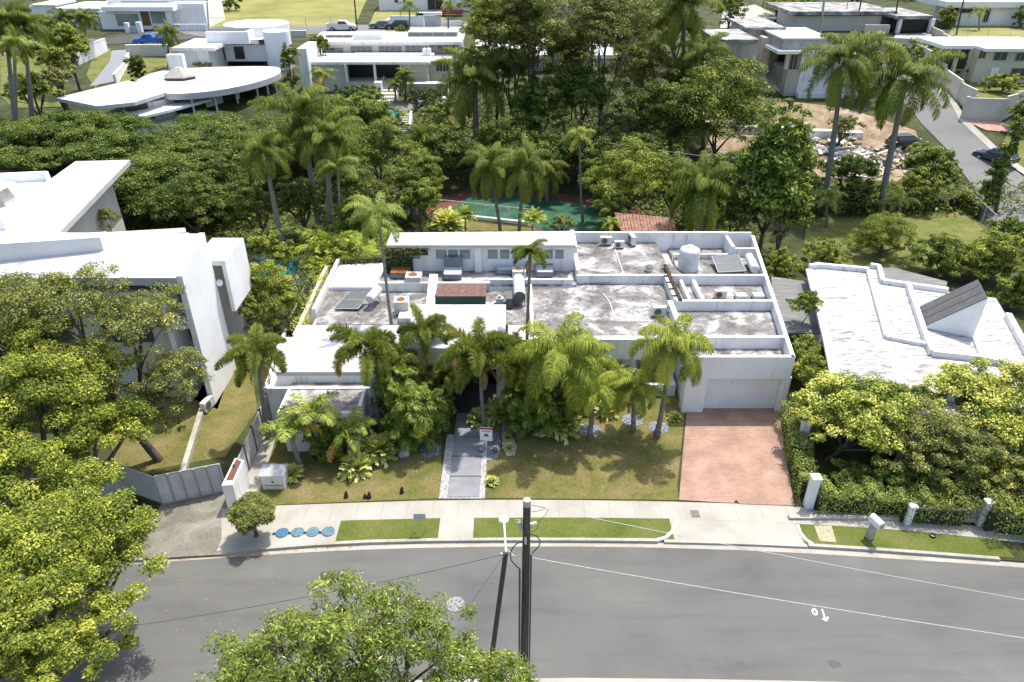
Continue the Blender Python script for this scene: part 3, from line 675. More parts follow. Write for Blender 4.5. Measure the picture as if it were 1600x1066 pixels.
hwall(4.72, 11.39, 47.2, 4.23, .26); mb.box(4.70, 4.98, 47.47, 50.6, 3.0, 4.55); mb.box(4.66, 4.98, 50.61, 53.9, 3.0, 5.05)
hwall(4.99, 17.3, 53.6, 4.95, .22); mb.box(17.05, 17.3, 51.4, 53.59, 3.0, 4.7); hwall(12.6, 17.0, 51.5, 4.0, .2); hwall(17.31, xr(51.6)-.26, 51.9, 4.3, .2); hwall(17.4, xr(54)-.25, 54.4, 4.6, .2)
mb.box(1.2, 1.42, 39.5, 46.4, 3.0, 3.95)
mb.box(-9.7, -1.62, 46.45, 46.65, 3.0, 4.0); mb.box(-1.61, 4.4, 46.75, 46.95, 3.0, 4.12)
mb.box(-13.65, -13.4, 43.0, 51.2, 2.6, 3.75); mb.box(-.3, 1.19, 39.4, 39.6, 3.0, 3.7)
part(mb, 'parapet', M['white2'])
mb = MB(); mb.box(-.25, 10.6, 39.1, 39.54, 2.15, 3.66); part(mb, 'front_fascia', M['white'])
# roofs
mb = MB()
mb.prism([(10.91, 36.31), (xr(36.3)-.27, 36.31), (xr(38.37)-.27, 38.37), (10.91, 38.37)], 3.1, 3.42)
part(mb, 'garage_roof', M['roof_lt'])
mb = MB(); mb.prism([(10.96, 38.63), (xr(38.6)-.27, 38.63), (xr(43.19)-.27, 43.19), (10.96, 43.19)], 3.1, 3.5)
mb.prism([(11.36, 43.45), (xr(43.4)-.27, 43.45), (xr(47.19)-.27, 47.19), (11.36, 47.19)], 3.1, 3.48)
mb.prism([(12.61, 47.45), (xr(47.4)-.27, 47.45), (xr(53.5)-.27, 53.55), (12.61, 53.55)], 3.1, 3.62)
part(mb, 'rear_roof', M['roof_st'])
mb = MB(); mb.prism([(4.99, 47.47), (12.6, 47.47), (11.7, 50.5), (11.55, 53.59), (4.99, 53.59)], 3.1, 4.1); part(mb, 'raised_roof', M['roof_st'])
mb = MB(); mb.prism([(1.43, 39.55), (10.6, 39.55), (10.6, 43.3), (11.09, 43.45), (11.09, 47.19), (1.43, 47.19)], 3.1, 3.56); part(mb, 'middle_roof', M['roof_st'])
mb = MB(); mb.box(1.5, 10.5, 41.5, 41.56, 3.5, 3.575); part(mb, 'roof_seam', M['dgrey'])
mb = MB(); mb.prism([(-13.1, 41.6), (1.19, 41.6), (1.19, 46.44), (-9.7, 46.44), (-9.71, 51.1), (-13.39, 51.1), (-13.39, 43)], 3.0, 3.32); part(mb, 'left_roof', M['roof_st'])
mb = MB(); mb.box(-9.69, 4.69, 46.66, 49.2, 3.0, 3.76); mb.box(-9.69, 4.69, 46.96, 49.2, 3.0, 3.77); part(mb, 'upper_terrace', M['roof_lt'])
mb = MB(); mb.prism([(-14.0, 35.4), (-7.4, 35.4), (-7.0, 41.0), (-14.0, 41.0)], 3.35, 3.62); part(mb, 'front_left_roof', M['roofwhite'])
mb = MB(); mb.box(-13.99, -7.45, 35.44, 35.62, 2.5, 3.34); part(mb, 'front_left_fascia', M['white2'])
mb = MB(); mb.prism([(-14.5, 34.75), (-13.15, 34.75), (-13.65, 41), (-15.1, 41)], .1, 2.7); part(mb, 'side_wing', M['white2'])
mb = MB(); mb.wall((-14.55, 34.76), (-15.15, 41), .16, 2.6, 2.95); mb.box(-14.45, -6.6, 34.70, 34.86, 2.3, 2.93); mb.box(-13.14, -13.0, 32.3, 34.69, 2.2, 2.95); mb.box(-12.99, -8.75, 32.3, 32.44, 2.4, 2.93); mb.box(-8.74, -8.55, 32.3, 34.69, 2.2, 2.95)
part(mb, 'low_parapet', M['white2'])
mb = MB(); mb.box(-12.99, -8.75, 32.45, 34.69, 2.5, 2.84); mb.box(-13.1, -6.7, 34.87, 35.43, 2.4, 2.84); part(mb, 'bay_roof', M['roof_lt'])
mb = MB(); mb.box(-6.4, -.4, 36.1, 41.6, 4.5, 4.84); part(mb, 'porch_roof', M['roofwhite'])
mb = MB(); mb.box(-6.38, -.42, 36.13, 36.32, 3.35, 4.49); mb.box(-.6, -.42, 36.33, 41.5, 3.35, 4.49); mb.box(-6.38, -6.2, 36.33, 41.5, 3.35, 4.49); part(mb, 'porch_fascia', M['beige'])
part(MB().box(-5.9, -5.3, 36.4, 41.6, .1, 3.34), 'porch_wall', M['beige']); part(MB().box(-.95, -.45, 36.4, 36.9, .1, 3.34), 'porch_column', M['beige']); part(MB().box(-.85, -.45, 39, 41.6, .1, 3.34), 'porch_wall', M['beige'])
part(MB().box(-5.25, -.9, 40.2, 40.4, .1, 4.48), 'porch_back_wall', plain('porch_shade_dark', (.025, .02, .016), .6)); part(MB().box(-4.2, -2.2, 40.1, 40.18, .2, 2.6), 'porch_door', M['dark'])  # back wall added against light from the rear gap, porch shade painted in near-black
mb = MB(); mb.box(-5.25, -.96, 36.0, 40.19, .1, .185); part(mb, 'porch_floor', plain('shade_darkened_stone', (.05, .05, .055), .6))  # grey stone with the porch's shade put into its colour
# middle facade windows and planter wall
mb = MB(); mb.box(.8, 10.5, 37.9, 38.12, .1, 1.0); mb.box(10.2, 10.5, 38.13, 39.5, .1, 1.0); part(mb, 'garden_wall', M['white2'])
for x0, x1 in ((1.2, 3.4), (4.6, 6.4), (8.2, 10.0)):
    mb = MB(); mb.box(x0, x1, 39.46, 39.54, .5, 1.95); w = part(mb, 'window', M['glass'])
    mb = MB()
    for x in (x0, (x0+x1)/2, x1-.06): mb.box(x, x+.06, 39.42, 39.455, .5, 1.95)
    mb.box(x0+.06, x1-.06, 39.425, 39.45, .5, .56); o = mb.build('frame', M['frame']); o.parent = w; w_ = w.matrix_parent_inverse
for x0, x1 in ((-11.9, -11.1), (-10.95, -10.2)):
    mb = MB(); mb.box(x0, x1, 32.30, 32.36, 1.2, 2.15); w = part(mb, 'window', M['glass']); mb = MB(); mb.box(x0-.06, x1+.06, 32.26, 32.33, 1.1, 1.19); mb.build('sill', M['frame']).parent = w
mb = MB(); mb.box(-8.4, -7.6, 34.84, 34.91, 1.5, 2.4); part(mb, 'window', M['glass'])
# clerestory wing
mb = MB(); mb.prism([(-9.2, 48.6), (4.66, 48.6), (4.66, 51.3), (-9.2, 51.0)], 5.82, 6.02); part(mb, 'clerestory_roof', M['roofwhite'])
mb = MB()
zb, z1, z2 = 3.76, 4.75, 5.5
wins = [(626,640),(643,657),(681,698),(700,716),(718,735),(762,778),(781,796),(800,815),(850,864),(867,881)]
wx = [(X(a, 49, 5.1), X(b, 49, 5.1)) for a, b in wins]
mb.box(-9.0, 4.64, 49.0, 49.2, zb, z1); mb.box(-9.0, 4.64, 49.0, 49.2, z2, 5.81)
e = [-9.0] + [v for w in wx for v in w] + [4.64]
for a, b in zip(e[::2], e[1::2]): mb.box(a, b, 49.0, 49.2, z1, z2)
mb.box(X(742, 49, 5), X(752, 49, 5), 48.75, 48.99, zb, 5.81); mb.box(-9, -8.8, 49.21, 51, zb, 5.8); mb.box(-8.8, 4.64, 50.8, 51.0, zb, 4.6)
part(mb, 'clerestory_wall', M['white2'])
for i, (a, b) in enumerate(wx):
    mb = MB(); mb.box(a, b, 49.06, 49.12, z1, z2); w = part(mb, 'window', M['glass_g'])
    mb = MB(); mb.box(a, a+.05, 49.02, 49.055, z1, z2); mb.box(b-.05, b, 49.02, 49.055, z1, z2); mb.box(a+.05, b-.05, 49.02, 49.055, z2-.05, z2); mb.build('frame', M['frame']).parent = w
# odd things of the roof that are built in
mb = MB(); mb.box(-5.35, -1.85, 44.4, 46.3, 3.3, 3.95); lw = part(mb, 'light_well', plain('green_paint', (.035, .10, .07), .6))
mb = MB(); mb.box(-5.4, -1.8, 44.35, 46.4, 3.96, 4.02); mb.build('cover', mott('brown_roofing', [(.3, (.10, .06, .05)), (.7, (.2, .13, .11))], 3, 7, .9)).parent = lw
mb = MB(); mb.add([(-5.95, 43.3, 3.33), (-5.35, 43.3, 3.33), (-5.35, 46.9, 3.33), (-5.95, 46.9, 3.33), (-5.95, 43.3, 3.7), (-5.35, 43.3, 3.7), (-5.35, 46.9, 4.5), (-5.95, 46.9, 4.5)], [[3, 2, 1, 0], [4, 5, 6, 7], [0, 1, 5, 4], [1, 2, 6, 5], [2, 3, 7, 6], [3, 0, 4, 7]])
mb.box(-7.6, -5.0, 41.8, 43.29, 3.33, 3.7); part(mb, 'white_duct', M['white'])
mb = MB(); mb.prism([(11.35, 43.2), (11.58, 43.2), (11.55, 48.9), (11.32, 48.9)], 4.26, 4.36)
for k in range(5): mb.box(11.0, 11.34, 43.9+k*1.05, 44.0+k*1.05, 4.26, 4.31)
part(mb, 'rusty_gutter', mott('rusty_dark_steel', [(.35, (.02, .014, .012)), (.55, (.06, .03, .02)), (.7, (.22, .15, .10))], 5, 6, .9))
mb = MB(); mb.tube([(8.2, 47.6, 4.14), (8.15, 50, 4.14), (8.1, 53.3, 4.14)], .035, 6); mb.tube([(6.9, 42, 3.6), (6.8, 44.4, 3.6), (6.5, 45.6, 3.6)], .03, 6); part(mb, 'roof_pipe', M['white'])
mb = MB(); mb.tube([AT(930,432,47.6), (7.3, 47.15, 4.27), (7.2, 47.12, 3.7), (5.2, 47.1, 3.62)], .018, 5); mb.tube([(11.3, 47.0, 4.3), (10, 46.6, 3.62), (8.6, 46.9, 3.62), (7.6, 46.2, 3.62)], .02, 5); part(mb, 'cable', M['dgrey'])
# creeper hanging over the left end of the clerestory

# ============================================================ THINGS ON THE ROOF
def mini_split(name, label, loc, rz=0, s=1, rusty=False, group='split air conditioner units on the roofs'):
    t = thing(name, label, 'air conditioner', loc, rz, group)
    mb = MB(); mb.box(-.45*s, .45*s, -.17, .17, .1, .1+.62*s); mb.build('casing', M['ac'], t, world=False, bevel=.02)
    mb = MB(); mb.tube([(-.12*s, -.172, .1+.31*s), (-.12*s, -.19, .1+.31*s)], .24*s, 18); mb.build('fan_grille', M['rust'] if rusty else M['acfan'], t, world=False)
    
    for a_ in (-.4, .3): MB().box(a_*s, (a_+.1)*s, -.2, .2, 0, .1).build('foot', M['dgrey'], t, world=False)
    return t
def top_fan(name, label, loc, rz=0, w=1.0, h=.8, fan='rust'):
    t = thing(name, label, 'air conditioner', loc, rz, 'large condensers with a fan on top')
    mb = MB(); mb.box(-w/2, w/2, -w*.42, w*.42, .06, h); mb.build('casing', M['ac'], t, world=False, bevel=.03)
    mb = MB(); mb.tube([(-.05, 0, h), (-.05, 0, h+.03)], w*.29, 20); mb.build('fan', M[fan], t, world=False)
    mb = MB()
    for k in range(9): x = -w/2+.08+k*(w-.16)/8; mb.box(x-.012, x+.012, -w*.42-.015, -w*.42-.001, .14, h-.08)
    mb.build('louvre', M['frame'], t, world=False)
    mb = MB(); mb.box(-w*.48, w*.48, -w*.4, w*.4, 0, .055); mb.build('base', M['dgrey'], t, world=False)
    return t
mini_split('air_conditioner', 'left split air conditioner on the raised roof by the back parapet', W(946, 383, 4.1))
mini_split('air_conditioner', 'middle small split air conditioner on the raised roof', W(967, 388, 4.1), 0, .85)
mini_split('air_conditioner', 'split air conditioner turned sideways at the right of three on raised roof', W(987, 382, 4.1), R(-80), 1.15)
mini_split('air_conditioner', 'lone split air conditioner at front right of the middle stained roof', W(1029, 494, 3.56), R(4), 1.0)
mini_split('air_conditioner', 'open cased air conditioner with rusty orange fan in the narrow roof bay', W(1124, 467, 3.48), 0, .95, True)
for (px, lb) in ((1157, 'low white box beside the rusty fan unit'), (1184, 'low white box in the right corner of the narrow roof bay')):
    t = thing('vent_box', lb, 'vent box', W(px, 467, 3.48)); mb = MB(); mb.box(-.38, .38, -.3, .3, .06, .36); mb.build('casing', M['ac'], t, world=False, bevel=.02)
    mb = MB(); mb.box(-.42, .42, -.34, .34, 0, .055); mb.build('base', M['dgrey'], t, world=False)
top_fan('condenser_unit', 'square condenser with brown top fan on the terrace by the low wall', W(647, 441, 3.77), 0, 1.15, .62)
top_fan('condenser_unit', 'tall square condenser with brown top fan on left roof beside thin palm trunk', W(629, 489, 3.33), R(3), 1.0, 1.05)
top_fan('condenser_unit', 'square condenser with yellowish top fan behind the thin palm crown', W(811, 431, 3.77), 0, 1.0, .55, 'hair')
mini_split('air_conditioner', 'split air conditioner on a small slab at foot of the left white building', W(326, 640, .12), R(78), 1.1)
# roof loungers facing the clerestory windows
def daybed(label, loc, cush):
    t = thing('daybed', label, 'daybed', loc, 0, 'grey daybeds under the clerestory windows')
    w = .68; pr = [(-w, .75), (-w, -.55), (-w*.8, -.72), (w*.8, -.72), (w, -.55), (w, .75)]
    mb = MB(); mb.prism(pr, .1, .42); mb.build('base', M['daybed'], t, world=False)
    mb = MB(); mb.prism([(x*.96, y*.97) for x, y in pr], .425, .5); mb.build('mattress', cush, t, world=False, bevel=.02)
    mb = MB(); mb.prism([(-w, .5), (w, .5), (w, .76), (-w, .76)], .505, 1.2, [(-w, .72), (w, .72), (w, .84), (-w, .84)]); mb.build('backrest', M['daybed'], t, world=False)
    for sx in (-1, 1):
        for y in (-.6, .6):
            mb = MB(); mb.box(sx*w*.85-.03, sx*w*.85+.03, y-.03, y+.03, 0, .1); mb.build('leg', M['dgrey'], t, world=False)
    return t
M['cushion'] = plain('pale_cushion', (.42, .46, .48), .8)
daybed('grey daybed with rusty orange seat at the left end of terrace', W(626, 430, 3.77), M['rust'])
daybed('grey daybed with pale blue grey mattress below the middle windows', W(708, 432, 3.77), M['cushion'])
daybed('grey daybed half hidden behind the thin palm crown', W(789, 424, 3.77), M['cushion'])
daybed('grey daybed with pale mattress at the right end of terrace', W(850, 428, 3.77), M['cushion'])
def solar(label, quadp, tank, zr):
    cx = sum(p[0] for p in quadp)/4; cy = sum(p[1] for p in quadp)/4
    t = thing('solar_water_heater', label, 'solar heater', (cx, cy, zr), 0, 'solar water heaters on the roof')
    mb = MB(); top = [Vector(p) for p in quadp]; n = Vector((0, 0, .08))
    mb.add([p for p in top]+[p+n for p in top], [[3, 2, 1, 0], [4, 5, 6, 7], [0, 1, 5, 4], [1, 2, 6, 5], [2, 3, 7, 6], [3, 0, 4, 7]]); pn = mb.build('collector_panel', M['panel'], t)
    mb = MB()
    for i in range(4): a = top[i]+n; b = top[(i+1) % 4]+n; mb.tube([a, b], .025, 4)
    m1 = (top[0]+top[3])/2+n; m2 = (top[1]+top[2])/2+n; mb.tube([m1, m2], .02, 4); f = mb.build('frame', M['metal']); f.parent = t; f.matrix_parent_inverse = Matrix.Translation(-Vector(t.location))
    a, b = Vector(tank[0]), Vector(tank[1]); d = (b-a).normalized()
    mb = MB(); r = .33; mb.tube([a-d*.06, a, a+d*.03, b-d*.03, b, b+d*.06], [r*.75, r*.96, r, r, r*.96, r*.75], 20); tk = mb.build('tank', M['tank'], t, smooth=False)
    mb = MB()
    for p in (a.lerp(b, .2), a.lerp(b, .8)):
        s = Vector((-d.y, d.x, 0))
        for sg in (-.3, .3): mb.tube([p - Vector((0, 0, r*.8)), Vector((p.x+s.x*sg, p.y+s.y*sg, zr))], .03, 5)
    mb.build('stand', M['dgrey'], t)
    return t
z = 3.33
solar('solar water heater on the left roof, dark flat panel and white slanting tank', [W(522,484,z+.1), W(560,484,z+.1), W(580,457,z+.75), W(547,457,z+.75)], [W(577,468,z+.75), W(591,452,z+.85)], z)
z = 3.63
solar('solar water heater in the right rear roof bay beside the steel water tank', [W(1122,427,z+.12), W(1166,425,z+.12), W(1153,400,z+.5), W(1112,402,z+.5)], [W(1180,421,z+.55), W(1170,401,z+.65)], z)
t = thing('solar_water_heater', 'horizontal white tank with dark round end beside the thin palm trunk', 'solar heater', W(812, 478, 3.33), 0, 'solar water heaters on the roof')
a = Vector(W(812, 464, 4.1)); b = Vector(W(810, 436, 4.1)); mb = MB(); mb.tube([a, b], .42, 22); mb.build('tank', M['tank'], t)
mb = MB(); mb.tube([a+Vector((0, -.03, 0)), a+Vector((0, -.001, 0))], .41, 22); mb.build('end_cap', M['dgrey'], t)
mb = MB()
for sx in (-.33, .33):
    for y in (a.y, b.y-.3): mb.box(a.x+sx-.03, a.x+sx+.03, y+.02, y+.08, 3.33, 3.9)
mb.box(a.x-.95, a.x-.5, a.y-.3, a.y+.9, 3.33, 4.1); mb.build('stand', M['dgrey'], t)
t = thing('water_tank', 'large ribbed stainless steel water tank standing on rear roof', 'water tank', W(1074, 422, 3.62))
mb = MB(); pr = [(.74, .06)]
for k in range(9): pr += [(.74, .1+k*.17), (.77, .18+k*.17)]
pr += [(.74, 1.65), (.68, 1.75), (.3, 1.9)]; mb.lathe((0, 0, 0), pr, 28); mb.build('body', M['tank'], t, world=False, smooth=False)
mb = MB(); mb.lathe((0, 0, 0), [(.27, 1.9), (.27, 1.97), (.12, 2.02)], 18); mb.build('lid', M['white'], t, world=False)
mb = MB(); mb.lathe((0, 0, 0), [(.84, 0), (.84, .055)], 24); mb.build('base', M['dgrey'], t, world=False)
t = thing('roof_vent', 'small dark topped vent cap near the front of raised roof', 'roof vent', W(1014, 423, 4.1)); mb = MB(); mb.lathe((0, 0, 0), [(.25, 0), (.25, .3)], 14); mb.build('pipe', M['ac'], t, world=False)
mb = MB(); mb.lathe((0, 0, 0), [(.3, .3), (.3, .36), (.1, .4)], 14); mb.build('cap', M['dgrey'], t, world=False)
t = thing('pump', 'small grey pump with curled black hose by the brown light well', 'pump', W(781, 474, 3.33)); mb = MB(); mb.box(-.25, .25, -.2, .2, .02, .45); mb.box(-.15, .1, -.1, .1, .451, .62); mb.build('housing', M['metal'], t, world=False, bevel=.03)
mb = MB(); mb.tube([(.45*math.cos(a*.5), -.25+.25*math.sin(a*.5), .05) for a in range(14)], .035, 6); mb.build('hose', M['dgrey'], t, world=False)
t = thing('satellite_dish', 'small white satellite dish above the clerestory roof', 'satellite dish', W(846, 381, 6.02)); mb = MB(); mb.lathe((0, 0, .35), [(.02, 0), (.2, .03), (.36, .12), (.34, .13), (.02, .03)], 18); mb.build('dish', M['ac'], t, world=False)
mb = MB(); mb.tube([(0, 0, 0), (0, 0, .35)], .025, 6); mb.build('mast', M['metal'], t, world=False)
t = thing('pipe_coil', 'black cable coil hanging beside the lone air conditioner', 'cable', W(1044, 491, 3.57)); mb = MB()
mb.tube([(.16*math.cos(a*.7), .05*a/8, .3+.22*math.sin(a*.7)) for a in range(20)], .03, 6); mb.build('coil', M['dark'], t, world=False)

# ============================================================ LEFT MODERN BUILDING
LB = thing('modern_house', 'tall white modern building at left with blank sunlit side wall', 'house', (-24, 40, .1))
P9 = lambda x, y: W(x, y, 9.9)[:2]
def slope_box(x0, x1, y0, y1, zb, za, zc, nm, m):
    b = MB(); b.add([(x0, y0, zb), (x1, y0, zb), (x1, y1, zb), (x0, y1, zb), (x0, y0, za), (x1, y0, za), (x1, y1, zc), (x0, y1, zc)], [[3, 2, 1, 0], [4, 5, 6, 7], [0, 1, 5, 4], [1, 2, 6, 5], [2, 3, 7, 6], [3, 0, 4, 7]]); return b.build(nm, m, LB)
slope_box(-19.2, -18.85, 37.0, 41.1, 0, 9.12, 10.08, 'side_wall', M['white'])
slope_box(-44, -19.21, 37.05, 41.3, 8.5, 8.98, 9.95, 'roof', M['roofwhite'])
slope_box(-44, -20.2, 41.31, 41.9, 0, 9.7, 9.75, 'rear_wall', M['white'])
mb = MB(); mb.box(-44, -20.6, 37.9, 41.2, 0, 7.6); mb.build('wall', M['beige'], LB)
mb = MB(); mb.box(-20.59, -19.21, 39.2, 41.2, 0, 8.49); mb.build('recess_wall', M['beige'], LB)
mb = MB(); mb.box(-44, -20.45, 37.55, 37.89, 7.6, 7.8); mb.box(-20.75, -20.45, 37.3, 39.19, 0, 7.59); mb.build('rim', M['white'], LB)
for z0, z1 in ((.9, 2.5), (3.6, 5.2), (6.0, 7.6)):
    mb = MB(); mb.box(-20.4, -19.6, 39.12, 39.19, z0, z1); mb.build('window', M['glass'], LB)
for z_ in (2.6, 5.3): MB().box(-20.44, -19.42, 37.6, 39.1, z_, z_+.2).build('balcony', M['white'], LB)
for x0, x1 in ((-42, -38), (-36, -33), (-30, -27), (-25, -22)):
    mb = MB(); mb.box(x0, x1, 37.84, 37.89, 4.2, 6.8); mb.build('window', M['glass'], LB)
# small cantilevered volume behind the side wall
mb = MB(); mb.box(-20.2, -18.1, 41.35, 45.0, 7.75, 8.1); mb.box(-18.35, -18.1, 41.3, 45.0, 4.5, 7.74); mb.build('side_volume', M['white'], LB)
mb = MB(); mb.box(-20.1, -18.36, 42.6, 45.0, 0, 7.7); mb.build('side_volume_wall', M['beige'], LB)
t = thing('satellite_dish', 'white satellite dish in the recess of the left building', 'satellite dish', (-18.62, 41.3, 6.6)); mb = MB()
mb.lathe((0, 0, .2), [(.02, 0), (.12, .03), (.22, .08), (.21, .09), (.02, .03)], 18); d = mb.build('dish', M['white'], t, world=False); d.rotation_euler = (R(70), 0, 0)
mb = MB(); mb.tube([(0, .0, .1), (0, 1.3, .0)], .03, 6); mb.build('mast', M['metal'], t, world=False)
# roof parapet step and the rear wings
mb = MB(); mb.prism([P9(-60, 392), P9(170, 374), P9(160, 383), P9(-60, 398)], 9.3, 10.4); mb.build('roof_step', M['white'], LB)
mb = MB(); mb.prism([P9(150, 364), P9(289, 356), P9(291, 363), P9(150, 368)], 8.9, 9.9); mb.build('roof_edge', M['roofwhite'], LB)
P8 = lambda x, y: W(x, y, 8)[:2]
mb = MB(); mb.prism([P8(118,252), P8(203,250), P8(92,364), P8(-40,400), P8(-90,400)], 7.6, 8.0); mb.build('wing_roof', M['roofwhite'], LB)
mb = MB(); mb.prism([P8(122,262), P8(168,262), P8(60,375), P8(-60,385)], 0, 7.59); mb.build('wing_wall', M['beige'], LB)
q = W(115, 335, 4); q2 = W(165, 300, 4)
mb = MB(); mb.wall(W(70, 372, 6)[:2], W(162, 296, 6)[:2], .15, 3.2, 7.6); mb.build('wing_window', M['frame'], LB)
mb = MB(); z = 8.7; c = [W(a, b, z)[:2] for a, b in ((-60,276),(72,270),(78,284),(0,345),(-60,370))]
for i in range(3): mb.wall(c[i], c[i+1], .3, 5, z+.1)
mb.prism(c, 7.2, 8.05); mb.build('upper_block', M['white'], LB)
t = thing('roof_vent', 'dark glazed vent hood on the roof at far left edge', 'roof vent', W(2, 318, 8.05)); mb = MB(); mb.prism([(-.8, -.8), (.8, -.8), (.8, .8), (-.8, .8)], 0, 1.3, [(-.5, -.5), (.5, -.5), (.5, .5), (-.5, .5)]); mb.build('housing', M['grey_conc'], t, world=False)
mb = MB(); mb.prism([(-1, -1), (1, -1), (1, 1), (-1, 1)], 1.31, 1.7, [(-.2, -.2), (.2, -.2), (.2, .2), (-.2, .2)]); mb.build('cap', M['white'], t, world=False)

# ============================================================ RIGHT NEIGHBOUR
RN = thing('low_flat_house', 'low neighbouring house with streaked white roof and slatted wedge skylight', 'house', (30, 40, .1))
z = 3.5; Q = lambda *pts, zz=3.5: [W(a, b, zz)[:2] for a, b in pts]
outl = Q((1263,420),(1278,417),(1357,424),(1358,417),(1372,419),(1378,442),(1490,457),(1556,466),(1577,500),(1600,545),(1680,700),(1545,612),(1478,600),(1465,655),(1420,650),(1425,636),(1370,612),(1305,590),(1290,530))
outl = Q((1263,420),(1278,417),(1357,424),(1358,417),(1372,419),(1378,442),(1490,457),(1556,466),(1577,500),(1600,545),(1640,620),(1640,655),(1420,650),(1425,636),(1300,592),(1290,530))
mb = MB(); mb.prism(outl, 3.1, 3.5); mb.build('roof', M['roof_nb'], RN)
mb = MB(); mb.prism([(p[0]*.985+.45, p[1]*.985+.6) for p in outl], 0, 3.09); mb.build('wall', M['white2'], RN)
mb = MB()
def kerb(pts, w=.28, h=.25, zz=3.5):
    c = Q(*pts)
    for i, (p, q) in enumerate(zip(c[:-1], c[1:])): mb.wall(p, q, w, zz+.002*i, zz+h+.003*i)
kerb([(1356,427),(1384,529),(1446,541)]); kerb([(1418,451),(1447,538),(1455,556),(1530,564),(1650,592)], .3, .4)
kerb([(1264,420),(1278,418),(1356,425)], .3, .35); kerb([(1359,418),(1372,420),(1378,443),(1480,457)], .3, .34); kerb([(1264,424),(1291,530),(1303,590)], .5, .2)
kerb([(1521,530),(1532,558)], .2, .2); kerb([(1573,497),(1600,547),(1625,590)], .35, .4); kerb([(1470,598),(1486,628)], .25, .3); kerb([(1554,592),(1564,606)], .25, .3)
mb.build('roof_kerb', M['white2'], RN)
mb = MB(); mb.wall(W(1480,606,3.8)[:2], W(1548,614,3.8)[:2], .25, 3.45, 4.0); mb.build('skylight_wall', M['white'], RN)
mb = MB(); mb.prism(Q((1488,612),(1541,619),(1536,634),(1494,634)), 3.505, 3.53); mb.build('skylight_opening', M['dark'], RN)
# wedge: slatted top plane rising to the right
lb, lf = Vector(W(1432, 482, 3.55)), Vector(W(1442, 512, 3.55)); hf = Vector(W(1520, 528, 3.5)); hf = Vector((hf.x, hf.y, 6.35)); 
hb = hf + (lb-lf)
hb = Vector((hb.x, hb.y, 6.35))
mb = MB(); mb.add([lf, Vector((hf.x, hf.y, 3.5)), hf, lb, Vector((hb.x, hb.y, 3.5)), hb], [[0, 1, 2], [3, 5, 4], [1, 4, 5, 2], [0, 3, 4, 1], [0, 2, 5, 3]])
wd = mb.build('wedge_skylight', M['white'], RN)
mb = MB(); up = Vector((-(hf-lf).z, 0, (hf-lf).x)).normalized()*.06
for k in range(3):
    a = k/3+.012; b = (k+1)/3-.012
    p = [lf.lerp(lb, a), hf.lerp(hb, a), hf.lerp(hb, b), lf.lerp(lb, b)]
    for j in range(1):
        v = [x+up*.3 for x in p]+[x+up for x in p]; mb.add(v, [[3, 2, 1, 0], [4, 5, 6, 7], [0, 1, 5, 4], [1, 2, 6, 5], [2, 3, 7, 6], [3, 0, 4, 7]])
s = mb.build('slat_panel', mott('dark_slats', [(.3, (.07, .07, .07)), (.7, (.15, .15, .145))], 2, 5, .8, stretch=(1, 8, 1))); s.parent = wd
mb = MB(); mb.prism(Q((1205,432),(1262,440),(1285,520),(1212,520), zz=2.6), 2.45, 2.6); mb.build('plank_roof', M['plank'], RN)
mb = MB(); mb.prism(Q((1345,420),(1395,418),(1480,440),(1478,456),(1382,441),(1372,420), zz=3.1), 2.9, 3.1); mb.build('plank_roof', M['plank'], RN)
t = thing('antenna', 'thin leaning antenna rod with wires on the right neighbour roof', 'antenna', W(1509, 582, 3.5)); mb = MB(); mb.tube([(0, 0, 0), Vector(W(1530, 540, 4.6))-Vector(W(1509, 582, 3.5))], .022, 6); mb.build('rod', M['metal'], t, world=False)
mb = MB(); mb.tube([(0, 0, .3), (-.9, .1, .03)], .008, 4); mb.tube([(0, 0, .3), (.7, -.8, .03)], .008, 4); mb.build('wire', M['dgrey'], t, world=False)
t = thing('roof_vent', 'small grey vent box on the right neighbour roof', 'roof vent', W(1532, 582, 3.5)); MB().box(-.28, .28, -.15, .15, 0, .12).build('base', M['metal'], t, world=False); MB().box(-.2, .2, -.12, .12, .121, .3).build('cap', M['dgrey'], t, world=False)
t = thing('tile_roofed_pavilion', 'garden pavilion with pinkish clay tile roof behind the main house', 'pavilion', (12, 64, .1))
ridge0, ridge1 = Vector(W(960, 332, 3.4)), Vector(W(1052, 341, 3.4)); 
e0, e1 = Vector(W(975, 372, 2.4)), Vector(W(1062, 372, 2.4)); b0 = Vector((ridge0.x-.2, ridge0.y+3, 2.3)); b1 = Vector((ridge1.x+.4, ridge1.y+3, 2.3))
mb = MB(); th = Vector((0, 0, -.12)); 
for q in ([e0, e1, ridge1, ridge0], [ridge0, ridge1, b1, b0]):
    v = q + [x+th for x in q]; mb.add(v, [[0, 1, 2, 3], [7, 6, 5, 4], [0, 4, 5, 1], [1, 5, 6, 2], [2, 6, 7, 3], [3, 7, 4, 0]])
mb.build('roof', M['tile'], t)
for p in (e0, e1, b0, b1): MB().box(p.x-.12, p.x+.12, p.y-.12, p.y+.12, .1, 2.15).build('post', M['white2'], t)

